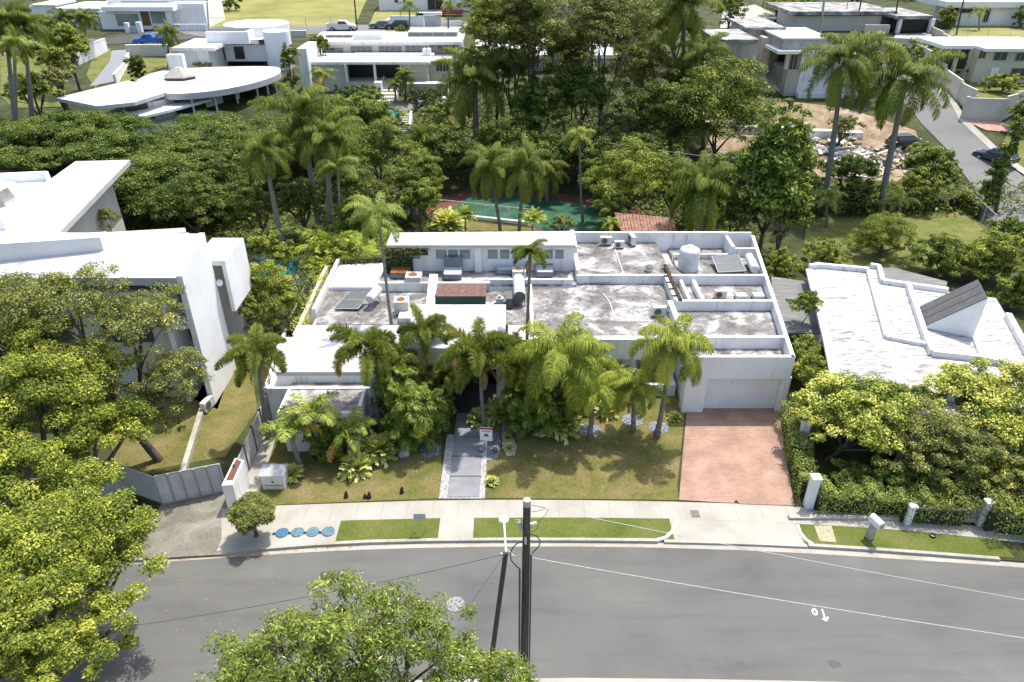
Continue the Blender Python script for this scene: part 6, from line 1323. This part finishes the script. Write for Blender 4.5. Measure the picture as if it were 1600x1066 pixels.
yardpalm('short palm with orange tinged fronds on the middle gravel ring', 990, (992, 606), 34.3, 'queen', 2, .78, .15, .2, shaft=False)
yardpalm('queen palm with seed cluster beside the garage wall', 1026, (1050, 545), 33.8, 'queen', 1, 1.0, .16, 2.8, shaft=False)
t = thing('seed_cluster', 'pale tan seed cluster hanging in the palm beside garage', 'seed cluster', AT(1062, 552, 33.6)); rngs = np.random.default_rng(8); P = rngs.normal(0, 1, (500, 3))*np.array([.28, .2, .16]); V, F = leaves(rngs, P, unit(rngs.normal(0, 1, (500, 3))), .09, .8)
o = bpy.data.objects.new('seeds', np_mesh('seeds', V, F, [plain('seed_tan', (.5, .38, .22), .9)])); col.objects.link(o); o.parent = t
yardpalm('young coconut palm beside the utility cabinet', 470, (452, 672), 31.0, 'small', 0, 1.0, .16, 0, 'small palms on the front left lawn', shaft=False)
yardpalm('young coconut palm in the middle of the front left group', 500, (488, 645), 31.9, 'small', 1, 1.1, .15, 1, 'small palms on the front left lawn', shaft=False)
yardpalm('young coconut palm with one dead orange frond', 547, (545, 676), 31.6, 'small', 2, .95, .15, 2, 'small palms on the front left lawn', shaft=False)
rngs = np.random.default_rng(12); V, F, TT = frond_set(rngs, [(-1.9, .2, 1.5, 2.2, .9, .2)], 30, .35, .06, [(.1, 1), (.1, -1)]); t = thing('dead_frond', 'dead orange palm frond hanging in the front left palms', 'palm frond', AT(528, 690, 31.2)); o = bpy.data.objects.new('leaflets', np_mesh('leaflets', V, F, [M['hair']])); col.objects.link(o); o.parent = t; o.location = (0, 0, 0)
# single slender palms growing through the roofs
palm('palm_tree', 'slender tall coconut palm rising from the left roof courtyard', (X(618, 41.3, 2.6), 41.3, .1), AT(591, 338, 42.0), 'coco', 0, .78, .12, None, rz=.5)
palm('palm_tree', 'thin foxtail palm growing up through the roofs near the centre', (X(824, 38.9, 1), 38.9, .1), AT(828, 398, 39.2), 'fox', 2, .62, .12, None, rz=1.0)
# spiky bromeliads and dracaenas
for i, (px, py, s, lb, k) in enumerate(((590,712,1.5,'large spiky green and yellow plant below the left foxtail trunks','spiky'), (558,735,1.25,'spiky green plant at the front of the left lawn bed','spiky'), (455,745,.9,'low green shrub beside the utility cabinet','spiky'),
    (783,650,1.35,'cream variegated spiky plant right of the yard sign','spiky'), (805,640,1.1,'second cream variegated spiky plant behind the pebble bed','spiky'), (748,660,1.0,'dark green spiky plant left of the yard sign','spiky'), (872,672,1.75,'big spiky yellow green plant under the queen palm','spiky'),
    (948,645,1.1,'yellow variegated spiky plant between two short palms','spiky'), (768,755,.5,'small yellow bromeliad at the lawn edge by the slab path','spiky'), (1054,655,.55,'small green tuft beside the gravel ring next to garage','spiky'), (793,686,.4,'small green tuft inside the white pebble bed, upper','spiky'), (795,702,.45,'small dark tuft inside the white pebble bed, lower','spiky'),
    (700,345+12,2.2,'bright yellow spiky shrub at the far end of rear lawn','spiky'))):
    b = W(px, py) if py > 500 else G(px, py); clump('spiky_plant', lb, b, k, s, i % 3, 'spiky plants in the garden beds', 'plant', i)
rg2 = random.Random(21)
for (px, py, n_, hmax, sp_, lb) in ((648,690,11,3.9,.95,'dense tall clump of glossy palms left of the slab path'), (632,668,8,4.3,.9,'tall glossy palm clump by the porch left wall'), (672,662,6,2.6,.6,'lower glossy palm clump nearest the dark porch'),
    (820,668,10,3.6,.9,'dense tall palm clump under the golden tipped foxtail'), (845,645,10,4.0,1.0,'tall glossy palm clump against the left part of the facade'), (862,668,6,2.2,.7,'lower palm clump left of the big spiky plant'), (520,705,5,1.5,.6,'low palm clump among the young coconut palms'), (905,630,4,2.0,.5,'palm clump against the planter wall'), (962,622,3,1.6,.5,'small palm clump at the facade window right')):
    cr = [(rg2.uniform(-sp_, sp_), rg2.uniform(-sp_, sp_)*.7, .5+(hmax-.5)*((k+.3*rg2.random())/n_)) for k in range(n_)]
    cluster('palm_clump', lb, W(px, py), cr, 'lady', 'glossy palm clumps before the facade')
# creeper on left boundary and terrace
hedge('yellow green creeper on top of the left boundary wall', [(-14.6, 42, 1.4), (-14.9, 53, 1.4)], .8, 1.4, 'lf_yell', 7, .14, 130)
hedge('dark climber covering the left neighbour fence', [(-15.7, 43.5, .1), (-16.2, 52, .1)], 1.0, 2.4, 'lf_dark', 8, .13, 260)
hedge('climber growing up the left end of the clerestory wall', [(-9.6, 48.7, 3.6), (-7.4, 48.85, 3.6)], .5, 1.9, 'lf_dark', 9, .12, 260)
hedge('climber trailing along the clerestory roof edge', [(-9.4, 48.6, 5.3), (-6.2, 48.7, 5.3)], .5, .5, 'lf_olive', 10, .11, 160)
hedge('climber on the rear left roof corner', [(-13.3, 50.6, 3.2), (-10, 51, 3.2)], .8, 1.1, 'lf_dark', 11, .13, 200)
# left side shrubs next to the modern house
T('small_tree', 'yellow green shrub tree between pool and creeper wall', 432, 400, 34, 30, 50, 50, 90, .17, 'lf_bright', 81, tr=.08, n_l=2)
T('small_tree', 'dense bright shrub behind the left foxtail palm', 420, 465, 48, 45, 45.5, 110, 110, .17, 'lf_bright', 83, tr=.1)
T('small_tree', 'green shrub at the foot of the left white building', 385, 500, 25, 38, 43.5, 50, 90, .16, 'lf_mid', 85, tr=.08)
T('small_tree', 'slim dark shrub tree beyond the left building corner', 380, 400, 18, 34, 50, 40, 80, .18, 'lf_mid', 86, tr=.07, n_l=2)
T('small_tree', 'olive bush under the cantilevered left volume', 375, 450, 18, 30, 46, 40, 80, .16, 'lf_dark', 87, tr=.07, n_l=2)
T('small_tree', 'grey leaved bush behind the slanting roof', 168, 345, 20, 18, 56, 24, 50, .16, 'lf_olive', 88, n_l=1, tr=.05)
# --- rain trees
for lb, px, py, rx, y, sd in (('broad flat rain tree canopy at far left', 75, 205, 175, 76, 91), ('broad flat rain tree canopy left of centre', 365, 205, 185, 80, 92), ('lower rain tree spreading behind the slanting roof', 230, 265, 110, 68, 93)):
    c = AT(px, py, y); R_ = rr(rx, y, c[2]); zc = c[2]-hy(y); L = []; rg = np.random.default_rng(sd)
    for k in range(24):
        a = k*2.4; q = (k+.5)/24; r1 = rg.uniform(.17, .25); L.append((math.cos(a)*R_*.9*q**.5, math.sin(a)*R_*.65*q**.5, zc+rg.uniform(-.9, .7)-1.8*q, R_*r1, R_*r1*.9, 1.0))
    make_tree('rain_tree', lb, 'tree', (c[0], y, hy(y)), L, 900, 190, .19, 'lf_rain', sd, tr=.45, csize=.8, flat=.7, up=.6, nb=26, fork=.5, hollow=.5, tvar=.6)
# --- trees behind the house
spec = [
 ('tree', 'large leaved tree right of the rear roof corner', 1205, 295, 55, 80, 60, 170, 55, .42, 'lf_mid', 101, {}),
 ('tree', 'lower right limb mass of the large leaved tree', 1225, 340, 36, 48, 58, 70, 50, .40, 'lf_mid', 102, {}),
 ('tree', 'round light green tree behind the tiled pavilion', 985, 283, 70, 44, 67, 150, 140, .2, 'lf_bright', 103, {}),
 ('tree', 'round green tree right of the light green one', 1055, 292, 52, 40, 67, 80, 120, .2, 'lf_mid', 104, {}),
 ('tree', 'big dome shaped dark tree at centre right', 1125, 185, 82, 66, 84, 260, 110, .27, 'lf_mid', 105, {}),
 ('tree', 'dark shaded tree left of the dome tree', 1035, 205, 60, 60, 82, 150, 90, .28, 'lf_dark', 106, {}),
 ('tree', 'tall airy tree with bare limbs at top centre right', 945, 62, 75, 78, 86, 330, 80, .24, 'lf_olive', 107, dict(hollow=.15, csize=.24, nb=40)),
 ('tree', 'tall airy tree with thin forked trunk at top centre', 825, 55, 66, 78, 86, 300, 80, .24, 'lf_olive', 108, dict(hollow=.15, csize=.24, nb=40)),
 ('tree', 'bright green tree at the top centre right of the white house', 775, 55, 52, 60, 89, 190, 110, .24, 'lf_bright', 109, {}),
 ('tree', 'dark green tree below the tall airy trees', 900, 160, 60, 45, 85, 140, 90, .26, 'lf_dark', 110, {}),
 ('tree', 'dark shrubby tree below the airy trees, centre', 835, 185, 42, 45, 82, 100, 90, .25, 'lf_dark', 111, {}),
 ('tree', 'olive tree beside the centre royal palm', 1005, 120, 55, 50, 90, 160, 90, .24, 'lf_olive', 112, {}),
 ('tree', 'mid green tree filling between the two airy trees', 885, 100, 45, 50, 91, 160, 100, .24, 'lf_mid', 181, {}),
 ('tree', 'tall green tree at the top right of the airy trees', 1010, 55, 36, 46, 96, 120, 90, .26, 'lf_mid', 182, {}),
 ('tree', 'green tree below the tall bright tree, centre', 800, 120, 36, 40, 90, 120, 100, .24, 'lf_mid', 183, {}),
 ('tree', 'green filler tree right of the big royal palm crown', 1075, 140, 42, 36, 92, 120, 100, .25, 'lf_mid', 184, {}),
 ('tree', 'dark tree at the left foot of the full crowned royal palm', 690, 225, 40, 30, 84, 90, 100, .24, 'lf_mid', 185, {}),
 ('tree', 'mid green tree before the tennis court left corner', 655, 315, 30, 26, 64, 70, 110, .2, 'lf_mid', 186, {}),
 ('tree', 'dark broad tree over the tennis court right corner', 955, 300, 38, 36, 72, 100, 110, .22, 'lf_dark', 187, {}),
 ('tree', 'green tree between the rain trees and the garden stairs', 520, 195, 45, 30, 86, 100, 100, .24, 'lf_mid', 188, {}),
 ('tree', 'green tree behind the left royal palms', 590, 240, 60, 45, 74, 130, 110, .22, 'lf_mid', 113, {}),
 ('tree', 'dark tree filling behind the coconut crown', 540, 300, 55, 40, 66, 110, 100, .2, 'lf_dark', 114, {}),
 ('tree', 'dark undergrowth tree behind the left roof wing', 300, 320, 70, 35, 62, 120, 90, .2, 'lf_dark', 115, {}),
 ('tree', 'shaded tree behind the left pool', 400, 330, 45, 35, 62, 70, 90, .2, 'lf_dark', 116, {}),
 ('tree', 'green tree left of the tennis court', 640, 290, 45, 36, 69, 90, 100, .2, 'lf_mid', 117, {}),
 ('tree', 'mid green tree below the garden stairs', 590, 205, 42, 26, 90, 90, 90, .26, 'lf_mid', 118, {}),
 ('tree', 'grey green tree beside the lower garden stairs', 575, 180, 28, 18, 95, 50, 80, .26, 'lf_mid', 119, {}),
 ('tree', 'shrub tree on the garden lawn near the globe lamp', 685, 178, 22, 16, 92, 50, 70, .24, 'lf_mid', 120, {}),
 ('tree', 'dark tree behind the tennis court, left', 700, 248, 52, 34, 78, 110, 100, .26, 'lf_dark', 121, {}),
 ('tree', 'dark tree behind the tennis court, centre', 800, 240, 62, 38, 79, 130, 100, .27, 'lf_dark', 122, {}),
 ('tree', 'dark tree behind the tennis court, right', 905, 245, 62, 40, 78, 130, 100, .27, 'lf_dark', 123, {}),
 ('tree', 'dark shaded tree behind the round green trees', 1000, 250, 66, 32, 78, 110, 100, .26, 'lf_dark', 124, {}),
 ('tree', 'green tree between big leaved tree and dome tree', 1130, 275, 40, 30, 70, 80, 100, .22, 'lf_mid', 125, {}),
 ('tree', 'dark tree right behind the stained rear roof', 1150, 330, 40, 36, 60, 80, 100, .2, 'lf_dark', 126, {}),
 ('shrub', 'feathery light green bush on the rear lawn', 1378, 385, 50, 34, 60, 90, 150, .12, 'lf_bright', 127, dict(hollow=.2)),
 ('shrub', 'dark rounded bush at right end of the rear lawn', 1475, 405, 45, 30, 56, 90, 110, .18, 'lf_mid', 128, {}),
 ('shrub', 'bright bush behind the right neighbour skylight', 1545, 430, 45, 34, 55, 90, 110, .2, 'lf_bright', 129, {}),
 ('shrub', 'dark star leaved tree at right edge behind the fence', 1580, 370, 32, 24, 60, 50, 70, .26, 'lf_mid', 130, {}),
 ('shrub', 'bright foliage at right edge beside the skylight wedge', 1590, 465, 30, 32, 50, 60, 100, .2, 'lf_bright', 131, {}),
 ('shrub', 'small bush in the gap of the neighbour roof', 1405, 432, 18, 9, 53, 24, 70, .14, 'lf_bright', 132, {}),
 ('shrub', 'bush above the left corner of the neighbour roof', 1290, 398, 36, 16, 57, 50, 90, .17, 'lf_bright', 133, {}),
 ('shrub', 'bush beside the rear corner of the main house', 1222, 420, 26, 26, 53, 50, 90, .17, 'lf_bright', 134, {}),
 ('shrub', 'bright ferny bush right of the main house wall', 1245, 555, 25, 20, 39.8, 50, 100, .15, 'lf_mid', 135, {}),
 ('tree', 'wide leafy tree at the side street corner', 1455, 268, 38, 30, 74, 120, 100, .26, 'lf_mid', 136, {}),
 ('tree', 'dark tree between the royal palms and site rubble', 1330, 270, 40, 20, 73, 70, 90, .25, 'lf_dark', 137, {}),
 ('tree', 'sparse small tree leaning in front of the site walls', 1315, 205, 30, 22, 88, 36, 50, .28, 'lf_olive', 138, dict(hollow=.2)),
 ('tree', 'dark tree mass between the two royal palms', 1350, 120, 32, 36, 100, 70, 90, .3, 'lf_dark', 139, {}),
 ('shrub', 'green shrub right of the rubble heap', 1440, 245, 24, 16, 84, 40, 70, .25, 'lf_mid', 140, {}),
 ('shrub', 'shrub on the lawn before the cream house', 1520, 100, 20, 16, 112, 40, 60, .3, 'lf_mid', 141, {}),
 ('shrub', 'yellow green shrub at the cream house garden wall', 1440, 80, 24, 14, 120, 40, 60, .3, 'lf_bright', 142, {}),
 ('shrub', 'banana like bush on the cream house lawn', 1565, 145, 26, 14, 104, 40, 60, .3, 'lf_bright', 143, {}),
 ('tree', 'green tree at the right edge above the pink paving', 1592, 200, 20, 24, 92, 40, 80, .28, 'lf_mid', 144, {}),
 ('shrub', 'rounded hedge bush right of the black garage', 1478, 36, 14, 14, 150, 30, 60, .35, 'lf_bright', 145, {}),
 ('shrub', 'clipped bush left of the black garage', 1366, 30, 12, 8, 152, 24, 60, .35, 'lf_bright', 146, {}),
 ('shrub', 'dark bush by the top right white garage', 1598, 30, 14, 12, 150, 24, 60, .35, 'lf_mid', 147, {}),
 ('tree', 'yellow green tree above the raw concrete house', 1215, 10, 26, 16, 165, 40, 60, .38, 'lf_bright', 148, {}),
 ('tree', 'top edge tree behind the raw concrete house', 1260, 12, 16, 12, 168, 30, 60, .38, 'lf_mid', 149, {}),
 ('tree', 'bushy tree left of the far forecourt', 1140, 22, 26, 22, 140, 60, 70, .34, 'lf_mid', 150, {}),
 ('shrub', 'dark green clipped hedge by the far grass field', 355, 3, 26, 6, 172, 40, 70, .35, 'lf_dark', 151, {}),
 ('tree', 'bright bamboo like tree left of the pale tiled path', 105, 75, 34, 28, 104, 90, 90, .3, 'lf_bright', 152, {}),
 ('tree', 'bright green tree right of the left palms', 85, 100, 24, 26, 97, 60, 90, .28, 'lf_bright', 153, {}),
 ('tree', 'flowering reddish shrub tree near the white roof', 88, 128, 26, 16, 92, 60, 80, .26, 'lf_olive', 154, dict(flower=.15)),
 ('tree', 'dark green tree at the left foot of the palms', 50, 140, 34, 22, 90, 70, 90, .27, 'lf_mid', 155, {}),
 ('shrub', 'round dark bush beside the pale tiled path', 212, 102, 14, 11, 108, 36, 110, .22, 'lf_dark', 156, dict(n_l=1)),
 ('shrub', 'yellow flowering bush by the curved house terrace', 318, 101, 13, 5, 112, 24, 60, .24, 'lf_yell', 157, {}),
 ('shrub', 'hedge bush at the top left between walls', 70, 40, 18, 9, 128, 30, 60, .32, 'lf_mid', 158, {}),
 ('shrub', 'climbing green shrub right of the curved house', 452, 100, 14, 26, 100, 50, 70, .25, 'lf_mid', 159, {}),
 ('shrub', 'hedge below the centre back house veranda', 555, 142, 32, 6, 101, 40, 80, .25, 'lf_dark', 160, {}),
 ('shrub', 'low hedge under the back house retaining wall', 665, 148, 34, 6, 99.5, 44, 80, .25, 'lf_dark', 161, {}),
 ('shrub', 'yellow green shrub at the head of garden stairs', 582, 148, 12, 12, 98, 24, 60, .24, 'lf_bright', 162, {}),
 ('tree', 'green tree right of the centre back house', 740, 110, 26, 34, 99, 70, 80, .27, 'lf_mid', 163, {}),
 ('shrub', 'yellow shrub beside the far parked cars', 628, 48, 12, 5, 132, 20, 60, .3, 'lf_bright', 164, {}),
 ('shrub', 'leafy undergrowth in front of the tennis court left corner', 560, 345, 45, 26, 60, 70, 110, .19, 'lf_mid', 165, {}),
 ('shrub', 'undergrowth shrub right of the tennis court', 955, 330, 30, 22, 63, 50, 100, .18, 'lf_mid', 166, {}),
 ('shrub', 'reddish green shrub behind the clerestory', 878, 352, 22, 12, 57, 36, 80, .17, 'lf_olive', 167, {}),
 ('shrub', 'leafy bush behind the left roof corner', 535, 400, 34, 22, 54, 60, 110, .18, 'lf_bright', 168, {}),
 ('tree', 'shaded bush behind the royal palm trunks', 470, 320, 40, 34, 64, 70, 90, .2, 'lf_dark', 169, {}),
 ('tree', 'dark tree between the rain canopies and house', 350, 285, 50, 30, 68, 70, 90, .22, 'lf_dark', 170, {}),
 ('tree', 'dark green tree at the back of the tennis court shadow', 960, 300, 26, 40, 74, 50, 90, .22, 'lf_dark', 171, {}),
 ('shrub', 'green bush left of the rear lawn palm', 1262, 300, 26, 26, 70, 50, 90, .22, 'lf_mid', 172, {}),
 ('shrub', 'shrub mass in front of the debris at centre right', 1250, 255, 34, 18, 76, 60, 90, .24, 'lf_mid', 173, {}),
 ('shrub', 'grey green shrubs below the right royal palm', 1345, 300, 32, 16, 70.5, 50, 90, .22, 'lf_dark', 174, {}),
 ('shrub', 'light green weeds left of the ivy corner', 1430, 295, 32, 18, 71.5, 50, 90, .22, 'lf_bright', 175, {}),
]
for (nm, lb, px, py, rx, ry, y, nc, pc, lf, mt, sd, kw) in spec: T(nm, lb, px, py, rx, ry, y, nc, pc, lf, mt, sd, cat=nm, **{**dict(tr=.12 if nm == 'shrub' else .2, nb=8), **kw})
# trees along the far top edge
for i, (px, py, rx, ry, y, lb) in enumerate(((890,5,40,18,150,'distant tree at the top edge above the airy trees'), (1010,20,40,26,125,'tree at top edge left of the high royal palm'), (1060,45,34,24,110,'tree below the high royal palm'), (745,5,30,16,150,'distant tree at the top edge right of the white house'), (1330,8,20,9,185,'small distant tree at the top edge right'), (1420,-2,40,8,190,'distant tree row end at the top right'), (90,-2,40,10,170,'distant tree at the top left edge'), (500,70,12,10,110,'small shrub left of the back house roof'))):
    T('tree', lb, px, py, rx, ry, y, 60, 70, .34, 'lf_mid' if i % 2 else 'lf_olive', 200+i, tr=.2, nb=6)
# --- royal and other palms behind
def bigpalm(label, px, py, y, kind='royal', var=0, s=1, tr=.24, base_px=None, rz=0, group='tall palms behind the house', **kw):
    c = AT(px, py, y); b = (X(base_px if base_px is not None else px, y, hy(y)), y, hy(y)); c = (c[0], c[1], max(c[2], b[2]+1.5)); return palm('palm_tree', label, b, c, kind, var, s, tr, group, rz=rz, **kw)
bigpalm('royal palm with slender grey trunk left of centre', 412, 235, 59, 'royal', 0, .80, .22, 448)
bigpalm('tall royal palm left of the two thick trunks', 470, 180, 64, 'royal', 1, 1.15, .26, 500, 1)
bigpalm('royal palm with thick pale trunk behind the coconut palm', 510, 215, 62, 'royal', 2, .95, .26, 520, 2)
bigpalm('light green coconut palm above the areca clump', 528, 262, 60, 'coco', 1, .85, .13, 532, .5)
bigpalm('green palm between royal palms and tennis court', 660, 262, 70, 'royal', 1, .66, .18, 662, .3)
bigpalm('palm over the lower garden stairs', 660, 220, 78, 'royal', 0, .75, .18, 664, 1.2)
bigpalm('royal palm with very full dark crown at centre', 742, 130, 86, 'royal', 2, 1.3, .36, 746, .8, bark='palmbark')
bigpalm('dark palm right of the full crowned royal palm', 838, 150, 84, 'royal', 0, .95, .28, 848, .4)
bigpalm('left one of the palm pair by the tennis court', 765, 262, 65.5, 'royal', 1, .82, .15, 782, 2.2)
bigpalm('right one of the palm pair by the tennis court', 820, 262, 65, 'royal', 2, .85, .16, 811, .9)
bigpalm('palm standing behind the tennis court pair', 858, 268, 74, 'royal', 0, .72, .18, 855, 2.9)
bigpalm('light green coconut palm with pale thin trunk right of the pair', 905, 215, 68, 'coco', 2, .72, .12, 911, 1.2)
bigpalm('high royal palm at the top edge right of centre', 1070, 12, 92, 'royal', 1, 1.25, .28, 1062, .6)
bigpalm('royal palm below the one at the top edge', 1098, 86, 88, 'royal', 2, 1.05, .24, 1100, 1.6)
bigpalm('full bushy palm behind the right rear roofs', 1098, 296, 60, 'royal', 0, 1.0, .2, 1098, .2)
bigpalm('left one of the two big royal palms at right', 1318, 98, 72, 'royal', 1, 1.28, .27, 1285, 2.4)
bigpalm('right one of the two big royal palms at right', 1415, 125, 70, 'royal', 2, 1.42, .30, 1375, .7)
bigpalm('small palm by the steps of the raw concrete house', 1165, 108, 100, 'royal', 0, .55, .14)
bigpalm('palm between royal palms and the cream wall', 1395, 82, 104, 'royal', 1, .6, .16)
bigpalm('young coconut palm left on the rear lawn edge', 1292, 312, 67, 'coco', 0, .75, .16, None, .3, 'small palms on the rear lawn', shaft=False)
bigpalm('young coconut palm in the middle of the rear hedge', 1405, 312, 66.5, 'coco', 1, .72, .16, None, 1.6, 'small palms on the rear lawn', shaft=False)
bigpalm('small fan like palm left of the garden stairs head', 634, 120, 100, 'royal', 1, .5, .14, 633, 1)
bigpalm('small palm on the terrace below the back house', 618, 132, 99, 'royal', 2, .38, .12, 618, 2)
bigpalm('palm before the left part of the centre back house', 505, 118, 100, 'coco', 2, .75, .14, 505, 2, shaft=False)
bigpalm('palm in front of the white villa, left one', 100, 30, 122, 'royal', 0, .7, .18)
bigpalm('palm in front of the white villa, right one', 133, 28, 124, 'royal', 1, .7, .18)
bigpalm('palm standing behind the blue pickup truck', 263, 52, 118, 'royal', 2, .62, .16)
bigpalm('leftmost royal palm of the top left group', 8, 38, 86, 'royal', 0, 1.0, .26, 32, .4, 'royal palms at the top left')
bigpalm('middle royal palm of the top left group', 38, 45, 88, 'royal', 1, 1.0, .26, 52, 1.4, 'royal palms at the top left')
bigpalm('front royal palm of the top left group', 22, 72, 84, 'coco', 2, 1.1, .22, 30, 2.4, 'royal palms at the top left')
bigpalm('yellow palm by the far white house left of entrance', 640, 12, 140, 'coco', 0, .8, .16)
bigpalm('yellow palm by the far white house right of entrance', 700, 8, 142, 'coco', 1, .8, .16)
bigpalm('small yellow palm before the top right garage', 1530, 18, 148, 'coco', 2, .7, .14)
bigpalm('small palm rising from the tennis court kerb bed', 727, 340, 62.5, 'areca', 1, .6, .1)
bigpalm('yellow green young palm behind the clerestory roof', 832, 345, 60, 'areca', 2, .62, .1)
bigpalm('yellow tipped fan palm behind the raised roof', 955, 348, 57, 'coco', 2, .42, .12, shaft=False)
bigpalm('pale palm at the left side of the rear lawn', 612, 372, 54, 'coco', 1, .5, .12, shaft=False)
for i, (px, py, y, s, lb) in enumerate(((505,330,57,1.6,'tall yellow green areca clump beside the rear roof'), (540,350,55,1.4,'areca palm clump nearest the coconut trunk'), (550,305,60,1.4,'areca palm clump with pale yellow leaves at top'), (590,345,57,1.2,'areca clump right of the slender coconut trunk'), (515,395,53.5,1.2,'low areca clump at the rear left roof corner'), (575,395,53.5,.9,'small areca clump behind the daybed terrace'))):
    c = AT(px, py, y); g = (c[0], y, max(.1, c[2]-2.0*s)); clump('areca_palm', lb, (c[0], y, .1), 'areca', s, i % 3, 'areca palm clumps behind the left roof', 'palm', i)
# vine column by the side street
hedge('overgrown creeper spilling over the top of the picket fence', [W(1405, 814), W(1450, 817), W(1500, 820)], .7, 1.35, 'lf_olive', 12, .10, 230)
hedge('thick creeper over the fence right of the gate pillar', [W(1535, 826), W(1600, 834), W(1660, 842)], 1.2, 1.7, 'lf_hedge', 13, .10, 700)
b = G(1536, 330); b = (b[0], b[1], b[2]); zt_ = ZA(190, b[1]); hh = zt_-b[2]
make_tree('vine_column', 'tall narrow tree covered in vines at the side street corner', 'tree', b, [(.1*k, 0, hh*(k+.7)/7, (1.9-.22*k)*.5, .8, hh/9) for k in range(7)], 130, 70, .24, 'lf_mid', 301, tr=.2, csize=.5, nb=6, fork=.5)
# undergrowth between the trees, too dense to count
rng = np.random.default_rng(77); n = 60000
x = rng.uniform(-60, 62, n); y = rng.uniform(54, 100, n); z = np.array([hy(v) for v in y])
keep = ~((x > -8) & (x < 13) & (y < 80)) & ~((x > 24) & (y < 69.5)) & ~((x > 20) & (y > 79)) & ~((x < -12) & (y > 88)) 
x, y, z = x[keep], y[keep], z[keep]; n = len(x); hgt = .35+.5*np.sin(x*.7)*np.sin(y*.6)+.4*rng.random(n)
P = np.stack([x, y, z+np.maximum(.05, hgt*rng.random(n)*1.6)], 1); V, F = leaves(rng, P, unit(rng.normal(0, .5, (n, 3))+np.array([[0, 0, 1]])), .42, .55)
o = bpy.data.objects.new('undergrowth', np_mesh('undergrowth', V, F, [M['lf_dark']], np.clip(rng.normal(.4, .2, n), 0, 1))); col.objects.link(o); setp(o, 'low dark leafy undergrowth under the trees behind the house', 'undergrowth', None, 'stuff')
